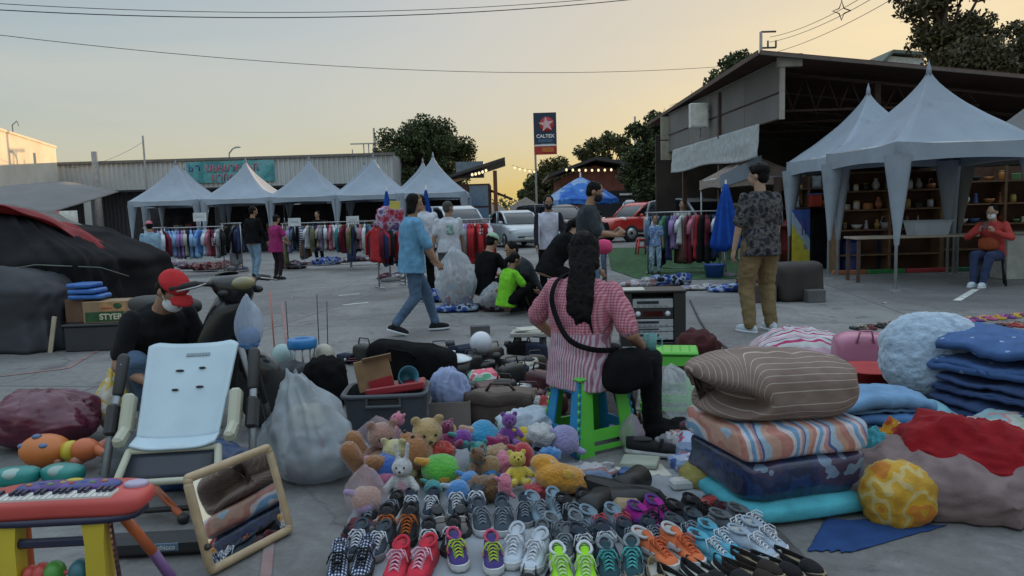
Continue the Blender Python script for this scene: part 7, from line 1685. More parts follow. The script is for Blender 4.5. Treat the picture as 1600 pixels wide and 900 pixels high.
# folded pale blue sheets
PB = [cloth('pale_blue_sheet',(.16,.29,.47)),cloth('mid_blue_sheet',(.09,.2,.42)),cloth('aqua_sheet',(.16,.33,.40)),cloth('grey_blue_sheet',(.16,.2,.27))]
def folded(label,c,size,m,seed,rz,group=None,layers=3,name='folded_sheet',cat='bed linen'):
 """folded cloth: a soft S of a few layers seen from its folded edge"""
 w,d,h = size; b = MB(); off = seed * 3.1
 path = []; n = layers; lt = h / n
 for k in range(n):
  ys = [(-d / 2 + d * i / 10) for i in range(11)]; ys = ys if k % 2 == 0 else ys[::-1]
  for y in ys: path.append((y,lt * (k + .5)))
  if k < n - 1:
   ye = ys[-1]; sg = 1 if ye > 0 else -1
   for a in (-60,-20,20,60): path.append((ye + sg * math.cos(rad(a)) * lt * .5,lt * (k + 1) + math.sin(rad(a)) * lt * .5))
 th = lt * .46; m_ = len(path)
 def f(u,v,s):
  i = min(int(u * (m_ - 1)),m_ - 2); fr = u * (m_ - 1) - i
  y = path[i][0] * (1 - fr) + path[i + 1][0] * fr; z = path[i][1] * (1 - fr) + path[i + 1][1] * fr
  x = (v - .5) * w; q = Vector((x * 3 + off,y * 3,z * 2))
  return Vector((x + .02 * noise.noise(q * 2),y + .03 * noise.noise(q + Vector((5,0,0))),z + .045 * noise.noise(q * 1.3) * (z / h) + .012 * (abs(noise.noise(q * 4)) * 2 - .5) - .9 * h * abs(v - .5) ** 2 * (z / h) * 1.4))
 b.sheet(lambda u,v: f(u,v,1),m_ * 2,18,th)
 lo = min(p[2] for p in b.v); b.v = [(p[0],p[1],p[2] - lo) for p in b.v]
 o = b.build(name,m); put(o,c,rz); return tag(o,label,cat,group)
p = P(1415,705); bx,by = p.x - .03,p.y + .18
for i,(m,sz,dz,lab) in enumerate(((3,(.72,.44,.07),0,'lowest grey blue sheet'),(2,(.70,.43,.08),.06,'aqua sheet'),(1,(.62,.40,.09),.13,'mid blue sheet'),(0,(.56,.38,.11),.21,'topmost pale blue sheet'))):
 folded(lab + ' in the folded stack right of the brown duvet',(bx - .03 * i,by,dz + .003),sz,PB[m],i + 3,-14 + 4 * i,'folded sheets right of the brown duvet',3)
p = P(1472,702); folded('aqua folded sheet at the right end of the pale blue stack',(p.x + .02,p.y + .2,.004),(.36,.40,.2),PB[2],21,-30,'folded sheets right of the brown duvet',4)
# deep blue folded blankets at the right edge
DB = [cloth('deep_blue_blanket',(.06,.12,.28),bump=.6,bscale=14,pattern=P_spots((.06,.12,.28),[(.25,.33,.48),(.06,.12,.28),(.06,.12,.28),(.05,.1,.25)],16,.22)),cloth('indigo_blanket',(.04,.065,.15)),cloth('white_blue_blanket',(.4,.42,.5))]
p = P(1640,680); bx,by = p.x,p.y + .3
for i,(m,sz,dz,lab) in enumerate(((2,(.9,.62,.07),0,'white edged blanket at the bottom'),(1,(.84,.60,.13),.06,'lower indigo blanket'),(1,(.82,.58,.14),.18,'upper indigo blanket'),(0,(.84,.60,.27),.31,'speckled deep blue blanket on top'))):
 folded(lab + ' of the folded stack at the right edge',(bx + .02 * i,by + .03 * i,dz + .003),sz,DB[m],i + 13,24 + 3 * i,'folded blankets at the right edge',3)
# fluffy pale blue cushion
FLU = cloth('fluffy_pale_blue',(.34,.44,.56),sheen=.6,bump=1.0,bscale=26,vscale=20,var=.22)
b = MB(); b.ell((0,0,0),(.33,.19,.29),n=110,m=70,e=.85,e2=.8)
for i,q in enumerate(b.v):
 q = Vector(q); d = q.normalized(); n1 = abs(noise.noise(q * 9)) * 2 - .5; n2 = noise.noise(q * 24) ; n3 = noise.noise(q * 48)
 k = 1 + .10 * noise.noise(q * 3 + Vector((4,1,2)))
 b.v[i] = tuple(q * k + d * (.010 * n1 + .008 * n2 + .006 * n3) + Vector((0,0,-.10 * max(0,q.x * 1.5) * (q.z < 0))))
o = b.build('fluffy_cushion',FLU); p = at(1456,554,4.9); put(o,p,-12,-18,6); tag(o,'large fluffy pale blue cushion standing among the bedding','cushion')
# red blanket over a taupe one
TAU = cloth('taupe_blanket',(.21,.155,.155),bump=.5,bscale=14); REDB = cloth('red_blanket',(.22,.010,.015),bump=.45,bscale=30)
def drape(name,label,cat,loc,size,m,seed,rz,z0=0,amp=.045,grain=(1,1),e=.6,group=None):
 b = MB(); off = Vector((seed * 2.2,seed * 4.1,0))
 def f(u,v):
  x,y = (u - .5) * 2,(v - .5) * 2; r_ = (abs(x) ** 2.6 + abs(y) ** 2.6)
  hgt = max(0,1 - r_) ** e if r_ < 1 else 0
  q = Vector((x * 1.8 * grain[0],y * 1.8 * grain[1],0)) + off; nn = .8 * (abs(noise.noise(q * .9)) * 2 - .4) + .9 * (1 - abs(noise.noise(q * .75 + Vector((9,2,0))))) ** 6 + .6 * (1 - abs(noise.noise(q * 1.5 + Vector((3,8,0))))) ** 8 + .2 * (abs(noise.noise(q * 2.0)) * 2 - .4)
  rr_ = 1 + .06 * noise.noise(Vector((x * 2,y * 2,seed)))
  return (x * size[0] / 2 * rr_,y * size[1] / 2 * rr_,max(.004 + z0,z0 + size[2] * hgt + amp * nn * (.12 + .88 * hgt)))
 b.sheet(f,56,56,.006); o = b.build(name,m); put(o,loc,rz); return tag(o,label,cat,group)
p = P(1490,806); PX,PY = p.x + .06,p.y + .19
def folds(o,amp,fx,fy,seed):
 for v in o.data.vertices:
  c = v.co; q = Vector((c.x * fx,c.y * fy,c.z * 2.5 + seed)); k = (1 - abs(noise.noise(q))) ** 5 + .5 * (1 - abs(noise.noise(q * 2.1 + Vector((3,1,0))))) ** 6
  v.co = c + Vector((c.x * .3,c.y * .4,.12 if c.z > .02 else 0)).normalized() * amp * k
folds(heap('taupe_blanket','taupe mauve blanket spilling from under the red one','blanket',(PX - .02,PY - .02,.0),(.98,.60,.22),TAU,103,n=48,wob=.035,rz=-12,e=.85),.055,5,2.4,3)
folds(heap('red_blanket','dark red blanket thrown over the taupe one','blanket',(PX + .16,PY + .05,.06),(.62,.52,.27),REDB,108,n=48,wob=.03,rz=-35,flatb=False,e=.9),.05,2.2,4.5,7)
YEL = cloth('yellow_print_cloth',(.5,.3,.03),pattern=P_camo([(.46,.25,.03),(.5,.29,.04),(.5,.38,.16),(.5,.28,.03),(.46,.17,.03)],8,1),rough=.5)
p = P(1425,832); heap('yellow_bundle','bulging yellow printed bundle in front of the taupe blanket','bundle',(p.x,p.y + .13,.0),(.31,.27,.27),YEL,17,n=34,wob=.03,rz=-8,e=.95)
p = P(1412,752); drape('yellow_flap','orange yellow cloth corner poking out above the yellow bundle','cloth',(p.x,p.y + .1,.13),(.22,.2,.12),cloth('orange_print_cloth',(.5,.2,.03),pattern=P_spots((.5,.24,.03),[(.5,.4,.3),(.4,.08,.03),(.5,.2,.03)],14,.4)),6,20,amp=.03)
p = P(1388,770); drape('teal_flap','turquoise cloth corner between the navy pack and the yellow bundle','cloth',(p.x,p.y + .12,.12),(.16,.2,.12),TURQ,9,0,amp=.03)
PAS = cloth('pastel_print_sheet',(.4,.43,.4),pattern=P_camo([(.33,.4,.3),(.4,.42,.4),(.42,.25,.25),(.25,.38,.42),(.42,.42,.35)],4,2))
for i,(px,py,lab) in enumerate(((1590,740,'lower pastel printed sheet at the right edge'),(1600,700,'upper pastel printed sheet at the right edge'))):
 p = P(px,py); folded(lab,(p.x + .15,p.y + .1,.003 + .075 * i),(.7,.5,.08),PAS,30 + i,20 + 8 * i,'pastel sheets at the right edge',2)
# pink striped blanket, pink box bag and red basin behind
STP = cloth('pink_striped_blanket',(.4,.2,.3),pattern=P_stripes([(0,(.5,.5,.5)),(.3,(.42,.05,.15)),(.45,(.5,.48,.5)),(.68,(.02,.02,.025)),(.74,(.5,.35,.42))],1,6.5,.12),bump=.5)
p = P(1282,572); drape('striped_blanket','pink white and black striped blanket behind the brown duvet','blanket',(p.x,p.y + .45,0),(.95,.9,.24),STP,5,-12,amp=.03)
t = thing('pink_bag','pink soft plastic bag beside the fluffy cushion','bag',(P(1358,590).x,P(1358,590).y + .15,0),-6)
b = MB(); b.ell((0,0,.17),(.22,.14,.17),e=.45,e2=.4,n=40,m=20); b.wob(.014,6,3); b.build('bag_body',plastic('rose_vinyl',(.45,.17,.26),rough=.3),t); b = MB(); b.tube([(-.08,-.14,.28),(-.06,-.15,.38),(.03,-.15,.38),(.05,-.14,.28)],.009,6); b.build('handle',plastic('rose_vinyl',(.45,.17,.26)),t)
t = thing('red_basin','bright red plastic basin in front of the pink bag','basin',(P(1365,612).x,P(1365,612).y + .05,.0),8); b = MB(); b.lathe([(.14,0),(.22,.16),(.235,.165),(.235,.175),(.21,.165),(.135,.015)],30); b.build('bowl',plastic('red_basin',(.42,.02,.02)),t)
# flip flops in the far right rows
FFC = [plastic('ff_' + n,c) for n,c in dict(pink=(.45,.1,.22),black=(.02,.02,.02),yellow=(.5,.36,.04),maroon=(.12,.02,.03),purple=(.2,.06,.25),tan=(.3,.22,.14),red=(.4,.05,.06)).items()]; FFN = 'pink black yellow maroon purple tan red'.split()
FB = MB(); shoe_sole(FB,0,.018,.95); FBm = FB.mesh('sole',FFC[0]); FS = MB(); FS.tube([(-.042,-.02,.015),(-.025,.03,.045),(0,.075,.02)],.009,6,flat=.6); FS.tube([(.042,-.02,.015),(.025,.03,.045),(0,.075,.02)],.009,6,flat=.6); FSm = FS.mesh('strap',FFC[0])
k = 0
for row,(x0,y0,x1,y1,n,cs,wh) in enumerate(((1340,516,1400,508,7,(1,5,3,1),'front row left of the fluffy cushion'),(1345,528,1400,524,6,(0,1,5),'second row left of the fluffy cushion'),(1505,502,1598,494,9,(0,4,2,0,2),'back row right of the fluffy cushion'),(1515,516,1605,508,9,(1,3,6,5),'front row right of the fluffy cushion'))):
 for i in range(n):
  u = i / (n - 1); p = P(x0 + (x1 - x0) * u,y0 + (y1 - y0) * u); c = cs[i % len(cs)]
  t = thing('flip_flop','%s flip flop, %s from the left in the %s' % (FFN[c],NUMW[i],wh),'flip flop',(p.x + RND.uniform(-.03,.03),p.y,.004),180 + RND.uniform(-35,35),'flip flops laid out on the slabs')
  for nm,me in (('sole',FBm),('strap',FSm)):
   me = me.copy(); me.materials.clear(); me.materials.append(FFC[c]); o = bpy.data.objects.new(nm,me); COL.objects.link(o); o.parent = t
# high chair at the left
HCB = plastic('pale_blue_shell',(.42,.53,.60),rough=.35); HCC = plastic('cream_plastic',(.42,.42,.33),rough=.45); HCG = mat('grey_tube',(.22,.24,.26),rough=.35,metal=.6); HCK = plastic('black_joint',(.018,.018,.02),rough=.45)
O = P(283,800); HX_,HY_ = O.x,O.y
t = thing('high_chair','folded white and pale blue high chair with black jointed grey legs','high chair',(HX_,HY_,0),6); t.scale = (1.14,1,1)
b = MB()   # reclined backrest shell with rounded corners and slots
def bk(u,v,th=0):
 w = .165 + .03 * v; x = (2 * u - 1) * w; e = max(0,abs(2 * u - 1) - .75) / .25; vv = v * (1 - .06 * e ** 2)
 return (x,.06 + .36 * vv - .035 * abs(2 * u - 1) ** 3 ,.34 + .42 * vv + .03 * abs(2 * u - 1) ** 3)
b.sheet(bk,22,20,.012); b.build('backrest',HCB,t)
for (u,v,w) in ((.36,.70,.02),(.62,.72,.016),(.34,.5,.016),(.63,.52,.018)):
 q = Vector(bk(u,v)); b = MB(); b.ell(q + Vector((0,-.004,.004)),(w,.006,.008),rx=45,n=10,m=6); b.build('strap_slot',HCK,t)
b = MB()
for k in range(8): q = Vector(bk(.42 + .035 * k,.87)); b.box(q + Vector((0,-.003,.003)),(.010,.004,.018),rx=-40)
b.build('embossed_mark',mat('grey_mark',(.25,.3,.34),rough=.6),t)
b = MB(); b.sheet(lambda u,v: ((2 * u - 1) * .175,.07 - .12 * v,.345 - .02 * v + .03 * abs(2 * u - 1) ** 4),16,6,.012); b.build('seat',HCB,t)
def frame_rect(b,x0,x1,y0,z0,y1,z1,r,mi=0): b.tube([(x0,y0,z0),(x1,y0,z0),(x1,y1,z1),(x0,y1,z1),(x0,y0,z0)],r,8)
b = MB(); fr = [(-.20,-.15,.21),(.20,-.15,.21),(.18,-.03,.325),(-.18,-.03,.325)]
for i in range(4): b.caps(fr[i],fr[(i + 1) % 4],.016,.016)
b.build('footrest_frame',HCC,t)
b = MB(); b.sheet(lambda u,v: (-.185 + .37 * u + (.02 - .02 * v) * (1 - 2 * u),-.143 + .108 * v,.217 + .103 * v),4,4,.01); b.build('footrest_panel',plastic('dark_navy_panel',(.018,.022,.035)),t)
for x in (-1,1):
 b = MB(); b.box((x * .225,.12,.47),(.05,.07,.2),rx=-30,bev=.012); b.box((x * .225,.07,.40),(.045,.22,.06),rx=20,bev=.014); b.build('armrest',HCC,t)
 b = MB(); b.tube([(x * .285,.28,.70),(x * .295,.12,.42),(x * .31,-.05,.03)],.017,10); lg = b.build('leg',HCG,t)
 b = MB(); b.caps((x * .285,.29,.72),(x * .288,.20,.56),.026,.024); b.box((x * .294,.13,.44),(.05,.07,.16),rx=-30,bev=.012); b.build('joint',HCK,lg)
 b = MB(); b.caps((x * .285,.26,.69),(x * .29,.42,.42),.014,.016); b.tube([(x * .29,.42,.42),(x * .31,.55,.03)],.016,10); lg2 = b.build('leg',HCK if x > 0 else HCG,t)
 b = MB(); b.lathe([(.01,-.015),(.035,-.012),(.035,.012),(.01,.015)],16,T((x * .31,-.05,.035),ry=90)); b.build('castor',HCK,t)
b = MB(); b.caps((-.3,-.08,.05),(.3,-.08,.05),.014,.014); b.build('cross_bar',HCK,t)
# orange tube leg of another toy, foot on the slab
ORT = plastic('orange_tube',(.5,.12,.04)); PUR = plastic('purple_tube',(.14,.06,.2))
A_,B_ = at(224,742,3.62),P(287,818); t = thing('play_gym_leg','orange tube with black rubber foot leaning out under the high chair','tube',B_)
b = MB(); b.tube([A_ - B_,Vector((-.01,.01,.03))],.017,10); b.build('tube',ORT,t); b = MB(); b.ell((0,0,.025),(.028,.028,.027)); b.build('rubber_foot',HCK,t)
# black base bar with maker's plate
p = P(240,872); t = thing('base_bar','long black base bar with a small name plate on the slabs under the high chair','base',(p.x,p.y + .04,0),3)
b = MB(); b.box((0,0,.045),(.46,.10,.09),bev=.025); b.build('bar',HCK,t); b = MB(); b.box((.06,-.052,.05),(.10,.006,.035),bev=.002); b.build('name_plate',mat('steel_blue_plate',(.10,.16,.24),rough=.4),t)
text(t,'chicco',SWH,(.06,-.0565,.05),.028,ext=.001)
heap('blue_sheet_bundle','dark blue plastic bundle on the slabs under the high chair','bundle',(P(300,768).x,P(300,768).y + .15,0),(.5,.4,.2),mat('dark_blue_plastic',(.02,.06,.16),rough=.4,bump=.3,bscale=9),47,n=20,wob=.07)
heap('grey_bundle','grey fabric bundle behind the legs of the high chair','bundle',(P(200,760).x,P(200,760).y + .2,0),(.45,.35,.24),cloth('grey_bundle_cloth',(.09,.1,.105)),48,n=20,wob=.08)
# mirror
A,B = P(328,903),P(458,833); mid = (A + B) / 2; ang = math.degrees(math.atan2(B.y - A.y,B.x - A.x)); Lm = (B - A).length
t = thing('mirror','square mirror in a pale wood coloured frame leaning at the front','mirror',(mid.x,mid.y,.0),ang,rx=-16)
WF = plastic('pale_wood_frame',(.42,.31,.19),rough=.45,var=.15,vscale=20); hm = .40
b = MB(); fw = .024
for a_,c_ in (((-Lm / 2 + .02,0,fw),(Lm / 2 - .02,0,fw)),((Lm / 2 - fw / 2,0,fw + .02),(Lm / 2 - fw / 2,0,hm - .03)),((Lm / 2 - .02,0,hm),(-Lm / 2 + .02,0,hm)),((-Lm / 2 + fw / 2,0,hm - .03),(-Lm / 2 + fw / 2,0,fw + .02))):
 b.caps(a_,c_,.019,.019,n=12)
for x,z in ((-Lm / 2 + .016,fw + .01),(Lm / 2 - .016,fw + .01),(Lm / 2 - .016,hm - .012),(-Lm / 2 + .016,hm - .012)): b.ell((x,0,z),(.02,.019,.022))
b.build('frame',WF,t)
MIR = mat('mirror_glass',(.85,.87,.88),rough=.02,metal=1.0,var=0,rnd=0)
b = MB(); b.box((0,0,(hm + fw) / 2),(Lm - .05,.008,hm - fw - .02)); b.build('glass',MIR,t); b = MB(); b.box((0,.008,(hm + fw) / 2),(Lm - .04,.006,hm - fw)); b.build('backing',CARDD,t)
b = MB(); b.lathe([(0,0),(.014,0),(.012,.01),(0,.012)],12,T((-Lm / 2 + .01,-.018,.12),rx=90)); b.build('hinge_knob',HCK,t)
b = MB(); b.tube([(0,.02,hm * .7),(.02,.17,.01)],.012,8); b.build('rear_strut',WF,t)
# toy piano
kx,ky,kz = tpx(70,2.35),2.35,.505
t = thing('toy_piano','red toy piano on yellow legs with a purple panel at the lower left','toy piano',(kx,ky,0),3)
CORAL = plastic('coral_plastic',(.5,.07,.06)); YLG = plastic('yellow_plastic',(.5,.38,.03)); DNV = plastic('dark_navy_plastic',(.02,.02,.05))
b = MB(); b.rings([[(x * k,y * k,z) for x,y in [(.27 * math.copysign(abs(math.cos(a)) ** .45,math.cos(a)),.105 * math.copysign(abs(math.sin(a)) ** .6,math.sin(a)) + .02 * (1 - abs(math.cos(a)))) for a in [2 * math.pi * j / 36 for j in range(36)]]] for k,z in ((.93,kz - .03),(1,kz - .015),(1,kz + .012),(.94,kz + .03))]); b.build('keyboard_body',CORAL,t)
b = MB(); b.rings([[(.25 * math.copysign(abs(math.cos(a)) ** .45,math.cos(a)),.09 * math.copysign(abs(math.sin(a)) ** .6,math.sin(a)),z) for a in [2 * math.pi * j / 30 for j in range(30)]] for z in (kz - .05,kz - .03)]); b.build('underside',DNV,t)
b = MB()
b.box((-.02,-.045,kz + .033),(.40,.06,.012),bev=.002); wk = b.build('white_keys',plastic('key_white',(.6,.58,.55)),t)
b = MB()
for k in range(20):
 if k % 7 not in (2,6): b.box((-.205 + k * .0195,-.03,kz + .044),(.010,.034,.012),bev=.001)
tag(b.build('black_keys',DNV,t))
b = MB()
for k in range(21): b.box((-.215 + k * .0195,-.045,kz + .0392),(.0012,.06,.001))
b.build('key_gaps',DNV,t)
b = MB(); b.ell((-.01,.045,kz + .03),(.17,.042,.018),n=30,m=10,e=.6,e2=.6); b.build('control_panel',plastic('purple_panel',(.08,.03,.2),pattern=P_camo([(.06,.02,.16),(.1,.05,.25),(.04,.05,.2)],16)),t)
for k in range(8): b = MB(); b.ell((-.13 + k * .034,.03 + .012 * (k % 2),kz + .046),(.011,.009,.007),n=10,m=6); b.build('button',SMALLM[[6,7,3,10,2,7,3,6][k]],t)
b = MB(); b.ell((.0,.062,kz + .047),(.03,.014,.006),n=12,m=6); b.build('yellow_emblem',YLG,t)
b = MB(); b.ell((.215,.03,kz + .034),(.04,.03,.012),e=.6); b.build('corner_cap',plastic('lilac_cap',(.42,.36,.5)),t)
for x in (-.155,.12):
 b = MB(); b.rings([[(x + sx * w,-.05 + sy * .03 - .02 * q,kz - .05 - q * (kz - .05)) for sx,sy in ((-1,-1),(1,-1),(1,1),(-1,1))] for q,w in ((0,.036),(.15,.03),(1,.034))][::-1],smooth=False); b.build('leg',YLG,t)
b = MB(); b.tube([(.13,.05,kz - .05),(.21,.12,.26)],.018,10); lg = b.build('rear_leg',ORT,t); b = MB(); b.tube([(.21,.12,.26),(.29,.20,.02)],.0185,10); b.build('purple_sleeve',PUR,lg)
b = MB(); b.tube([(-.17,.05,kz - .05),(-.26,.2,.02)],.018,10); b.build('rear_leg',ORT,t)
b = MB(); b.box((-.02,-.06,kz - .115),(.26,.02,.032),bev=.008); b.build('cross_bar',DNV,t)
b = MB(); b.tube([(-.15,-.055,.285),(.12,-.055,.285)],.008,8); b.build('bead_rod',CORAL,t)
for x,m_,r_ in ((-.10,CORAL,.03),(-.065,CORAL,.036),(-.025,plastic('bead_green',(.08,.3,.05)),.04),(.055,plastic('bead_teal',(.03,.12,.15)),.042)): b = MB(); b.ell((x,-.055,.285),(r_ * .8,r_,r_)); b.build('bead',m_,t)
b = MB(); b.tube([(.165,-.06,kz - .06),(.175,-.05,.25),(.17,-.05,0)],.011,6,flat=.5); b.build('patterned_strap',mat('dark_patterned_strap',(.1,.05,.05),rough=.8,pattern=P_check((.4,.2,.1),(.1,.03,.03),(.03,.02,.02),50,50)),t)
# beetle toy, teal walker pads, salmon tubes
p = P(62,745); t = thing('beetle_toy','orange beetle toy with blue spots and a yellow collar','toy',(p.x,p.y + .1,.03),-8)
b = MB(); b.ell((-.02,0,.09),(.15,.11,.095),n=26,m=16); b.build('shell',plastic('beetle_orange',(.52,.15,.03)),t)
for c in ((-.04,-.03,.18),(-.12,-.05,.13),(.03,-.07,.14)): b = MB(); b.ell(c,(.028,.024,.016)); b.build('spot',plastic('spot_blue',(.08,.14,.25)),t)
b = MB(); b.lathe([(.055,-.03),(.06,0),(.055,.03)],20,T((.145,0,.09),ry=90)); b.build('collar',YLG,t)
b = MB(); b.ell((.235,.0,.10),(.085,.065,.065)); b.build('head',ORT,t); b = MB(); b.caps((.30,0,.10),(.36,0,.07),.03,.02); b.build('snout',ORT,t)
for i,(px,py,lab) in enumerate(((18,775,'left teal plastic pad with a pale oval in front of the beetle toy'),(92,770,'right teal plastic pad in front of the beetle toy'))):
 p = P(px,py); t = thing('teal_pad',lab,'toy part',(p.x,p.y + .05,.05),5 - 20 * i,'teal toy pads'); b = MB(); b.ell((0,0,.04),(.12,.07,.045),e=.6,e2=.7); b.build('shell',plastic('toy_teal',(.02,.22,.20)),t); b = MB(); b.ell((0,-.03,.06),(.06,.045,.03)); b.build('oval',plastic('pale_teal',(.3,.42,.4)),t)
for i,(a_,c_,lab) in enumerate((((118,742),(182,706),'salmon plastic tube lying beside the beetle toy'),((90,742),(128,716),'short salmon rod behind the teal pad'))):
 a3,c3 = P(*a_),P(*c_); t = thing('plastic_tube',lab,'tube',a3,0,'salmon tubes'); b = MB(); b.tube([(0,0,.07),(c3 - a3) + Vector((0,0,.09))],.03 if i == 0 else .018,12); b.build('tube',plastic('salmon',(.42,.17,.12)),t)
p = P(60,716); bag('carrier_bag','maroon plastic bag bulging at the left edge','plastic bag',(p.x - .12,p.y + .25,0),(.78,.5,.36),mat('maroon_film',(.10,.015,.035),rough=.25,bump=.6,bscale=7,spec=.6),22,neck=False,wob=.08)
YB = film('yellow_print_film',(.6,.55,.4),.72,.25)
YBP = cloth('yellow_flower_bag',(.5,.45,.3),rough=.35,spec=.5,sheen=0,pattern=P_camo([(.5,.48,.42),(.5,.47,.4),(.48,.33,.05),(.5,.48,.42)],9,2))
p = P(168,690); bag('carrier_bag','white bag with yellow flowers left of the high chair','plastic bag',(p.x,p.y + .15,0),(.27,.24,.46),YBP,24,wob=.06)
# big translucent bag and dark bag behind
FBW = film('milky_bag_film',(.46,.52,.57),.55,.2)
p = P(478,770); bag('clear_bag','big milky plastic bag stuffed full between the high chair and the grey bin','plastic bag',(p.x,p.y + .22,0),(.58,.48,.56),FBW,31,neck=2,wob=.1,lean=(-.13,.14))
heap('clothes_bundle','dark bundle inside the big milky bag','clothes',(p.x,p.y + .22,.02),(.34,.26,.22),GH[0],62,wob=.06)
heap('clothes_bundle','yellow white bundle in the top of the big milky bag','clothes',(p.x - .05,p.y + .27,.27),(.2,.16,.12),cloth('cream_bundle',(.45,.42,.3)),63,wob=.05,flatb=False)
heap('black_bag','black fabric bag between the big milky bag and the grey bin','bag',(P(505,640).x,P(505,640).y + .1,0),(.34,.3,.38),BLK,64,wob=.05)
heap('dark_bag','dark grey bag behind the big milky bag','bag',(P(452,612).x,P(452,612).y + .1,0),(.4,.3,.22),cloth('dark_grey_bag',(.05,.055,.06)),65,wob=.05)
# scooter
SCB = plastic('scooter_black',(.010,.010,.011),rough=.3,coat=.35); SCM = plastic('scooter_matt',(.016,.016,.017),rough=.6)
p = Vector((-2.19,5.2,0)); t = thing('scooter','black scooter facing right behind the white high chair','scooter',p,-122)
# local: +Y forward (away to the right), leg shield, steering head, floor, seat
b = MB(); prof = [(-.02,.26,.21),(.02,.45,.25),(.07,.62,.23),(.12,.78,.17),(.15,.90,.11)]
b.rings([[(w * math.cos(a),y + .07 * math.sin(a) - .09 * abs(math.cos(a)) ** 1.5,z) for a in [2 * math.pi * j / 24 for j in range(24)]] for y,z,w in [(p_[0] + .25,p_[1],p_[2]) for p_ in prof]]); b.build('leg_shield',SCB,t)
b = MB(); b.rings([[(w * math.cos(a),y + d * math.sin(a),z) for a in [2 * math.pi * j / 20 for j in range(20)]] for y,z,w,d in ((.38,.86,.10,.08),(.36,.94,.15,.11),(.34,1.0,.17,.13),(.33,1.04,.12,.10))]); b.build('handlebar_cowl',SCB,t)
b = MB(); b.ell((0,.27,1.035),(.10,.06,.012),rx=28,n=20); b.build('speedometer',GLASSC,t)
for x in (-1,1):
 b = MB(); b.tube([(x * .1,.36,.98),(x * .24,.32,1.0),(x * .37,.25,.985)],.016,8); hb = b.build('handlebar',SCM,t)
 b = MB(); b.caps((x * .26,.31,1.0),(x * .385,.24,.982),.022,.022); b.build('grip',plastic('rubber_grip',(.03,.03,.03),rough=.9),hb)
 b = MB(); b.tube([(x * .22,.36,1.0),(x * .30,.37,.985),(x * .40,.31,.965)],.007,6); b.build('brake_lever',RIM,hb)
 b = MB(); b.ell((x * .14,.42,.93),(.035,.04,.025)); b.build('indicator',SCM,t)
b = MB(); b.ell((0,.45,.985),(.095,.05,.045),rx=-20); b.build('headlight',mat('aged_lamp_glass',(.22,.2,.1),rough=.15,coat=.5),t)
b = MB(); b.box((0,.0,.27),(.30,.46,.10),bev=.04); b.build('footboard',SCM,t)
b = MB(); b.ell((0,-.52,.56),(.17,.42,.24),e=.7,n=24,m=14); b.build('rear_body',SCB,t); b = MB(); b.ell((0,-.46,.80),(.15,.40,.07),e=.7,n=24,m=12); b.build('saddle',plastic('saddle_vinyl',(.02,.02,.02),rough=.6),t)
b = MB(); b.ell((0,.56,.40),(.065,.2,.12),rx=-10,e=.8); b.build('front_fender',SCB,t)
for y,lab in ((.58,'front'),(-.68,'rear')):
 b = MB(); b.lathe([(.14,-.045),(.2,-.05),(.235,-.03),(.245,0),(.235,.03),(.2,.05),(.14,.045)],28,T((0,y,.245),ry=90)); wh = b.build('wheel',TYRE,t); b = MB(); b.lathe([(.03,-.03),(.145,-.04),(.145,.04),(.03,.03)],20,T((0,y,.245),ry=90)); b.build('rim',RIM,wh)
b = MB(); b.tube([(.06,.58,.25),(.06,.44,.6)],.022,8); b.tube([(-.06,.58,.25),(-.06,.44,.6)],.022,8); b.build('fork',GREYM,t)
b = MB(); b.tube([(-.05,-.05,.2),(-.16,-.12,.01)],.014,6); b.build('side_stand',GREYM,t)
p2 = at(389,522,4.75)
o = bag('hanging_bag','clear plastic bag with something blue hanging from the scooter handlebar','plastic bag',(p2.x,p2.y,p2.z - .10),(.19,.13,.36),film('bluish_film',(.5,.58,.72),.5,.2),33,wob=.04)
heap('blue_bundle','blue bundle inside the hanging bag on the scooter','bundle',(p2.x,p2.y,p2.z - .08),(.14,.09,.12),cloth('bundle_blue',(.12,.25,.5)),66,wob=.05,flatb=False)
# middle of the stall: bin, boxes, lamps, dark clutter
p = P(600,702); t = thing('storage_bin','slate grey plastic storage bin with a red lid and a box in it','storage bin',(p.x,p.y + .2,0),2)
BIN = plastic('slate_bin',(.05,.062,.075),rough=.5)
w,d,h = .50,.36,.33
b = MB()
R_ = []
for z,k in ((0,.86),(.01,.88),(h,1.0)): R_.append([(x * w / 2 * k,y * d / 2 * k,z) for x,y in [(math.copysign(abs(math.cos(a)) ** .25,math.cos(a)),math.copysign(abs(math.sin(a)) ** .25,math.sin(a))) for a in [2 * math.pi * j / 40 for j in range(40)]]])
R_ += [[(x * .94,y * .93,h) for x,y,z in R_[-1]],[(x * .86,y * .84,.03) for x,y,z in R_[-1]]]
b.rings(R_,smooth=False); b.build('body',BIN,t)
b = MB(); b.tube([(x * 1.02,y * 1.02,h - .01) for x,y,z in R_[2]] + [(R_[2][0][0] * 1.02,R_[2][0][1] * 1.02,h - .01)],.016,6); b.build('rim',BIN,t)
b = MB(); b.box((0,-d / 2 - .008,h - .07),(.22,.03,.02),bev=.006); b.box((-.10,-d / 2 - .004,h - .045),(.015,.02,.05)); b.box((.10,-d / 2 - .004,h - .045),(.015,.02,.05)); b.build('handle',BIN,t)
b = MB(); b.box((0,-d / 2 * .99,h - .045),(.17,.012,.03)); b.build('handle_recess',HCK,t)
q = t.location
t = thing('red_tray','red plastic tray resting in the storage bin','tray',(q.x + .06,q.y + .0,.315),4); b = MB(); b.box((0,0,.02),(.36,.26,.025),ry=-6,bev=.01); b.box((.0,-.12,.035),(.36,.02,.05),ry=-6,bev=.008); b.build('tray',plastic('dull_red',(.25,.02,.03)),t)
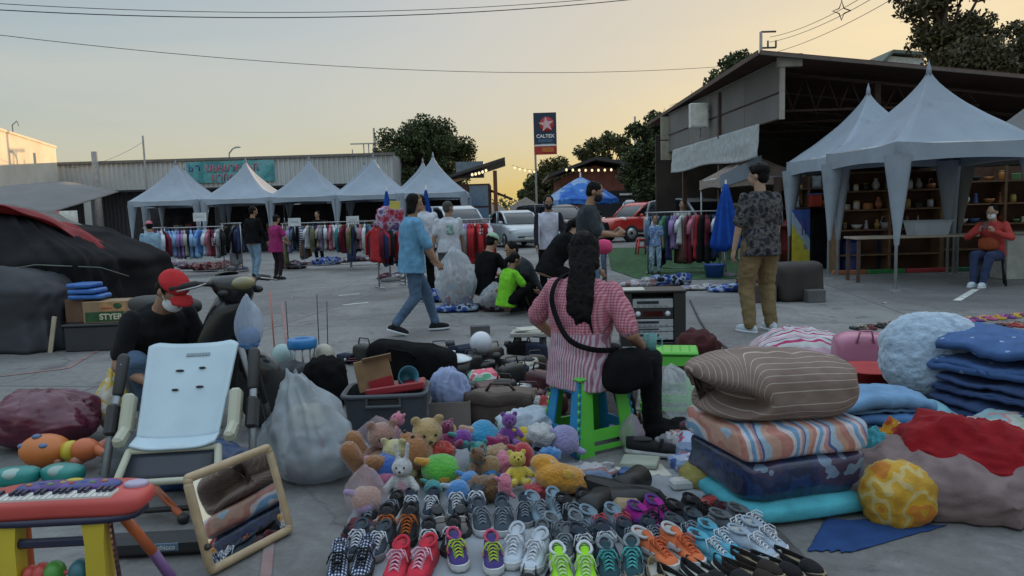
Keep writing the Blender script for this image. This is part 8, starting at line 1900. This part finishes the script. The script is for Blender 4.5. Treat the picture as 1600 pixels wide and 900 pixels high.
t = thing('brown_box','tilted brown carton with a red base standing in the storage bin','box',(q.x - .09,q.y + .06,.30),14); b = MB(); b.box((0,0,.11),(.22,.16,.20),rx=-12,ry=-10,bev=.006); b.build('carton',mat('ochre_carton',(.2,.12,.06),rough=.8,var=.25),t); b = MB(); b.box((.04,-.10,.06),(.15,.02,.08),ry=-12); b.build('red_flap',plastic('dull_red',(.25,.02,.03)),t); b = MB(); b.box((.02,-.06,.21),(.18,.10,.006),rx=-40,ry=-8); b.build('top_flap',CARD,t)
t = thing('teal_cup','teal blue cup lying in the storage bin','cup',(q.x + .10,q.y + .12,.36),20,rx=70); b = MB(); b.lathe([(.05,0),(.065,.12),(.06,.12),(.045,.01)],20); b.build('cup_body',plastic('cup_teal',(.03,.16,.22)),t)
p = P(703,672); open_box('cardboard_box','small cardboard box with a lilac bag stuffed in it','box',(p.x,p.y + .12,0),(.27,.22,.17),CARDD,2)
bag('lilac_bag','lilac white plastic bag stuffed in the small cardboard box','plastic bag',(p.x,p.y + .12,.1),(.26,.2,.29),mat('lilac_film',(.3,.36,.58),rough=.35,bump=.6,bscale=9,alpha=.95),36,neck=False,wob=.08)
# dish rack like stand with blue top, globes, thin sticks
p = P(475,588); t = thing('wire_stand','round wire stand with a blue plastic top','stand',(p.x,p.y,0)); b = MB(); b.lathe([(.125,.26),(.13,.275),(.13,.33),(.115,.345),(.06,.345),(.06,.33)],28); b.build('blue_top',plastic('stand_blue',(.02,.17,.42)),t)
b = MB(); b.lathe([(.12,0),(.13,.02),(.12,.04)],24); b.build('base_ring',plastic('pink_ring',(.4,.1,.13)),t)
for k in range(10): a = k * math.pi / 5; b = MB(); b.tube([(.115 * math.cos(a),.115 * math.sin(a),.03),(.115 * math.cos(a),.115 * math.sin(a),.27)],.006,6); b.build('bar',RIM,t)
for px,c,lab in ((440,(.3,.42,.42),'pale teal globe left of the blue topped stand'),(505,(.42,.4,.33),'cream globe right of the blue topped stand')):
 p = P(px,582); t = thing('globe_lamp',lab,'lamp',(p.x,p.y + .05,0),group='globes by the blue topped stand'); b = MB(); b.ell((0,0,.14),(.105,.105,.12)); b.build('globe',plastic('globe_%d' % px,c,rough=.3),t); b = MB(); b.lathe([(.06,0),(.07,.02),(.05,.04)],16); b.build('foot',SMALLM[9],t)
for i,(px,py,top,c) in enumerate(((431,575,455,(.5,.16,.14)),(453,578,470,(.04,.04,.04)),(500,580,460,(.04,.04,.04)),(513,575,470,(.05,.05,.05)))):
 p = P(px,py); zz = at(px,top,p.y).z; tag(MB().tube([(p.x,p.y,0),(p.x + .01 * (i - 1),p.y,zz)],.005 if i else .008,5).build('thin_stick',plastic('stick_%d' % i,c)),('red stick upright left of the blue topped stand','black thin stick behind the teal globe','black thin stick between the stand and the cream globe','black thin stick right of the cream globe')[i],'stick','upright sticks by the blue topped stand')
p = P(753,576); t = thing('globe_lamp','white globe lamp on a black foot in the dark clutter','lamp',(p.x,p.y,0)); b = MB(); b.ell((0,0,.24),(.103,.103,.103),n=28,m=18); b.build('globe',mat('opal_globe',(.62,.64,.7),rough=.25),t); b = MB(); b.lathe([(.055,0),(.06,.02),(.03,.05),(.03,.1),(.055,.125),(.055,.145),(.04,.15)],20); b.build('foot',SMALLM[9],t)
p = P(750,527); t = thing('brick','grey brick on the slabs behind the globe lamp','brick',(p.x,p.y + .1,0),8); b = MB(); b.box((0,0,.06),(.22,.12,.12),bev=.006); b.build('block',mat('block_concrete',(.1,.1,.105)),t)
p = P(709,590); t = thing('enamel_pot','dark pot under a white enamel lid with a knob','pot',(p.x,p.y,0)); b = MB(); b.lathe([(.13,0),(.155,.04),(.155,.15)],26); b.build('pot_body',plastic('pot_black',(.02,.02,.022),rough=.3),t)
b = MB(); b.lathe([(.15,.152),(.168,.158),(.16,.17),(.10,.195),(.04,.205),(.02,.21),(.025,.235),(.0,.24)],30); b.build('lid',plastic('enamel_white',(.55,.62,.66),rough=.2),t)
p = P(625,608); t = thing('holdall','long black holdall bag behind the grey bin','bag',(p.x + .08,p.y + .2,0),-12)
b = MB(); b.ell((0,0,.17),(.38,.17,.17),e=.5,e2=.5,n=44,m=22,fn=lambda q: Vector((q.x,q.y,q.z * (1 - .28 * (q.x / .38)) + .04 * max(0,-q.x)))); b.wob(.012,6,5); b.build('bag_body',BLK,t)
b = MB(); b.tube([(-.2,-.14,.24),(-.12,-.2,.33),(.05,-.2,.3),(.12,-.14,.22)],.012,6); b.build('handle',BLK,t)
p = P(830,566); t = table('small low table with papers behind the gingham woman',(p.x,p.y + .1,0),.36,.26,.28,-8,plastic('pale_laminate',(.32,.3,.28)),IRON,'low_table')
t2 = thing('paper_stack','pile of white papers on the small low table','papers',(p.x,p.y + .1,.282),-8)
b = MB(); [b.box((.02 * math.sin(k * 3),.01 * k,.003 + .006 * k),(.26,.19,.005),rz=k * 13 - 15) for k in range(4)]; b.build('sheets',mat('paper',(.5,.48,.42)),t2)
# brown satchel, colourful packet, pale shoes and trays
p = P(785,668); t = thing('satchel','large worn brown leather satchel in the dark clutter','bag',(p.x,p.y + .12,0),-10)
SATM = cloth('brown_leather',(.085,.06,.05),rough=.5,spec=.4,sheen=0); b = MB(); b.ell((0,0,.11),(.24,.12,.12),e=.4,e2=.45,n=40,m=20); b.wob(.012,7,6); b.build('bag_body',SATM,t)
b = MB(); b.sheet(lambda u,v: (-.23 + .46 * u,-.125 - .015 * math.sin(math.pi * v) + .05 * (1 - v) ** 3,.235 - .14 * (1 - v) * 1 + .008 * math.sin(u * 11)),20,6,.006); b.build('flap',SATM,t)
b = MB(); b.tube([(-.1,-.03,.22),(-.06,-.06,.28),(.06,-.06,.28),(.1,-.03,.22)],.011,6); b.build('handle',SATM,t)
def packet(name,label,cat,px,py,size,m,z=0,rz=0,rx=0,group=None,wob=.004):
 p = P(px,py); b = MB(); b.box((0,0,size[2] / 2),size,bev=min(size) * .25); b.wob(wob,9,px); o = b.build(name,m); put(o,(p.x,p.y,z + .004),rz,rx); return tag(o,label,cat,group)
COLP = mat('colour_packet',(.4,.4,.4),rough=.35,pattern=P_camo([(.1,.36,.2),(.45,.46,.45),(.5,.06,.12),(.5,.08,.12),(.5,.42,.2)],7,1))
packet('packet','red white and green plastic packet on the dark clutter','packet',755,612,(.24,.16,.14),COLP,.03,20,14); packet('packet','green floral packet in front of the brown satchel','packet',795,682,(.16,.12,.1),mat('floral_packet',(.1,.2,.05),rough=.6,pattern=P_spots((.03,.04,.03),[(.25,.4,.08),(.1,.2,.05)],30,.4)),.02,-30,20)
packet('flat_box','thin pale grey appliance on the dark clutter behind the satchel','appliance',805,622,(.26,.15,.05),SIL,.05,-14); packet('flat_box','dark flat console right of the satchel','appliance',838,640,(.24,.17,.05),SMALLM[9],.06,20); packet('tray','slate tray under the pale grey appliance','tray',845,622,(.3,.2,.04),mat('slate_tray',(.06,.065,.075),rough=.4),.03,8)
shoe('cream shoe on the dark clutter near the table legs, left one',(P(803,600).x,P(803,600).y,.05),110,C_('cream',(.42,.4,.34)),kind='loafer',sole=SOLEW,s=1.1); shoe('cream shoe on the dark clutter near the table legs, right one',(P(822,586).x,P(822,586).y,.05),140,C_('cream',(.42,.4,.34)),kind='loafer',sole=SOLEW,s=1.1)
# dark small goods: bags, belts, boxes, remote controls
rr2 = random.Random(9); DM = [SMALLM[9],BLK,plastic('dark_brown_small',(.05,.035,.03)),plastic('gunmetal',(.06,.06,.065),rough=.3,metal=.4),cloth('dark_navy_small',(.02,.025,.045)),plastic('dark_maroon_small',(.06,.015,.02))]; DN = ['black','black','dark brown','gunmetal','dark navy','dark maroon']
ROWS = [('back row of the dark clutter',566,655,850,9),('second row of the dark clutter',582,640,850,10),('third row of the dark clutter',600,735,860,7),('fourth row of the dark clutter',622,735,875,7),('front row of the dark clutter',650,735,875,7),('left patch behind the black holdall',572,530,600,4)]
for wh,py,x0,x1,n in ROWS:
 for i in range(n):
  px = x0 + (x1 - x0) * (i + .5) / n + rr2.uniform(-5,5); p = P(px,py + rr2.uniform(-5,5)); k = rr2.choice(['handbag','small_case','coiled_belt','appliance','pouch','figure_stand']); m = rr2.randrange(6)
  lab = '%s %s, %s from the left in the %s' % (DN[m],k.replace('_',' '),NUMW[i],wh); t = thing(k,lab,k.replace('_',' '),(p.x,p.y,.008),rr2.uniform(-50,50),'small dark goods on the dark sheet',rr2.uniform(.85,1.25)); b = MB()
  if k == 'handbag':
   b.ell((0,0,.075),(.11,.055,.08),e=.5,e2=.6,n=24,m=14); b.wob(.007,10,i); b.build('bag_body',DM[m],t); b = MB(); b.tube([(-.07,0,.14),(-.05,0,.2),(.05,0,.2),(.07,0,.14)],.006,5); b.build('handle',DM[m],t)
  elif k == 'small_case': b.box((0,0,.05),(.2,.13,.1),bev=.012,rx=6); b.build('case_body',DM[m],t); b = MB(); b.box((0,-.068,.06),(.05,.01,.02)); b.build('clasp',RIM,t)
  elif k == 'coiled_belt': b.tube([(.075 * math.cos(a) * (1 - a / 40),.075 * math.sin(a) * (1 - a / 40),.02 + a * .002) for a in [q_ * .4 for q_ in range(40)]],.014,6,flat=.5); b.build('strap',DM[m],t); b = MB(); b.box((.09,0,.03),(.03,.035,.02),bev=.004); b.build('buckle',RIM,t)
  elif k == 'appliance':
   b.box((0,0,.04),(.17,.12,.08),bev=.012); b.build('casing',DM[m],t); b = MB(); b.box((-.02,-.061,.045),(.09,.004,.035)); b.build('display',plastic('dark_display',(.03,.035,.045)),t); b = MB(); b.lathe([(.018,0),(.015,.012),(0,.014)],12,T((.055,-.06,.04),rx=90)); b.build('knob',RIM,t)
  elif k == 'pouch': b.ell((0,0,.035),(.10,.075,.04),e=.7,e2=.7); b.wob(.01,9,i + 3); b.build('pouch_body',DM[m],t); b = MB(); b.tube([(-.08,-.02,.062),(0,-.03,.074),(.08,-.02,.062)],.004,5); b.build('zip',RIM,t)
  else: b.lathe([(.05,0),(.055,.02),(.02,.05),(.018,.12),(.045,.15),(.04,.19),(.0,.2)],14); b.build('stand_body',DM[m],t)
# papers, books and small packets right of the stool
packet('book','grey green book on the papers right of the stool','book',1000,732,(.20,.15,.03),mat('grey_green_cover',(.3,.33,.27),rough=.7),.02,-18); packet('book','pale magazine under the grey green book','book',1005,742,(.26,.18,.012),mat('paper',(.5,.48,.42)),.006,8)
packet('tan_box','tan printed box with red lettering among the shoes','box',980,812,(.13,.09,.08),mat('tan_box',(.3,.22,.13),rough=.7),.008,-8);
p = P(980,812); t = thing('red_label','red printed band on the tan box','label',(p.x,p.y - .046,.05),-8); b = MB(); b.box((0,-.002,0),(.1,.003,.022)); b.build('band',SRED,t)
packet('brown_purse','flat brown purse behind the grey trainers','purse',925,806,(.18,.11,.04),SATM,.01,12)
FLP = mat('flower_packet',(.2,.25,.45),rough=.35,pattern=P_spots((.25,.33,.5),[(.4,.05,.12),(.05,.1,.3),(.5,.4,.5),(.1,.2,.45)],16,.45))
packet('flower_packet','blue packet with pink and red flowers beside the striped pack','packet',1095,715,(.26,.2,.12),FLP,0,-20,8,wob=.01); packet('flower_packet','second flowered packet lower and nearer the papers','packet',1075,735,(.18,.14,.07),FLP,0,15,0,wob=.01)
heap('yellow_cloth','olive yellow cloth bundle left of the navy pack','clothes',(P(1105,768).x,P(1105,768).y + .06,.0),(.24,.2,.13),cloth('olive_yellow',(.28,.24,.08)),71,n=18,wob=.07)
packet('dark_packet','dark crumpled packet in front of the olive yellow cloth','packet',1135,792,(.2,.15,.05),cloth('dark_brown_cloth',(.05,.04,.04)),0,30,wob=.01)
heap('dark_clothes','dark clothes on the ground right of the sandals','clothes',(P(1050,690).x,P(1050,690).y + .1,0),(.34,.26,.10),BLK,72,n=18,wob=.07)
t = thing('mug','clear teal mug held by the woman in gingham','mug',W(JS['hr'] + Vector((.01,.07,-.03)),seller),0); b = MB(); b.lathe([(.035,0),(.042,.1),(.037,.1),(.03,.008)],18); b.build('cup_body',film('teal_film',(.2,.45,.45),.6,.15),t); b = MB(); b.tube([(.04,0,.02),(.07,0,.03),(.07,0,.07),(.042,0,.08)],.006,6); b.build('handle',film('teal_film',None),t)
# more odds and ends between the stool, the packs and the shoes
OD = [('heap','black cloth heap beside the lime stool foot',985,690,(.2,.16,.08),BLK),('heap','grey cloth heap behind the flowered packets',1060,705,(.24,.18,.09),GH[2]),('heap','dark print cloth between the sandals and the brown duvet',1085,690,(.22,.2,.10),GH[0]),('heap','maroon cloth beside the olive yellow cloth',1128,762,(.18,.14,.07),GH[3]),
      ('packet','small silver box near the magenta shoes',1050,800,(.09,.06,.04),SIL),('packet','blue box in front of the grey green book',985,752,(.12,.08,.05),SMALLM[7]),('packet','white box on the crumpled plastic sheet',1065,768,(.11,.08,.05),SMALLM[8]),('packet','red box at the edge of the white sheet',1110,796,(.09,.07,.04),SMALLM[2]),
      ('heap','blue cloth at the left foot of the blue stool side',852,712,(.16,.12,.07),GH[1]),('heap','pale cloth spread right of the soft toys',925,752,(.28,.2,.06),GH[2]),('packet','terracotta box left of the black boots',905,778,(.1,.07,.05),SMALLM[0]),('heap','dark cloth at the left edge of the shoe rows',560,848,(.16,.12,.06),GH[0])]
for i,(k,lab,px,py,sz,m) in enumerate(OD):
 if k == 'heap': p = P(px,py); heap('clothes_heap',lab,'clothes',(p.x,p.y + .05,.012),sz,m,90 + i,n=14,wob=.09,rz=i * 37)
 else: packet('small_box',lab,'box',px,py,sz,m,.012,i * 31)
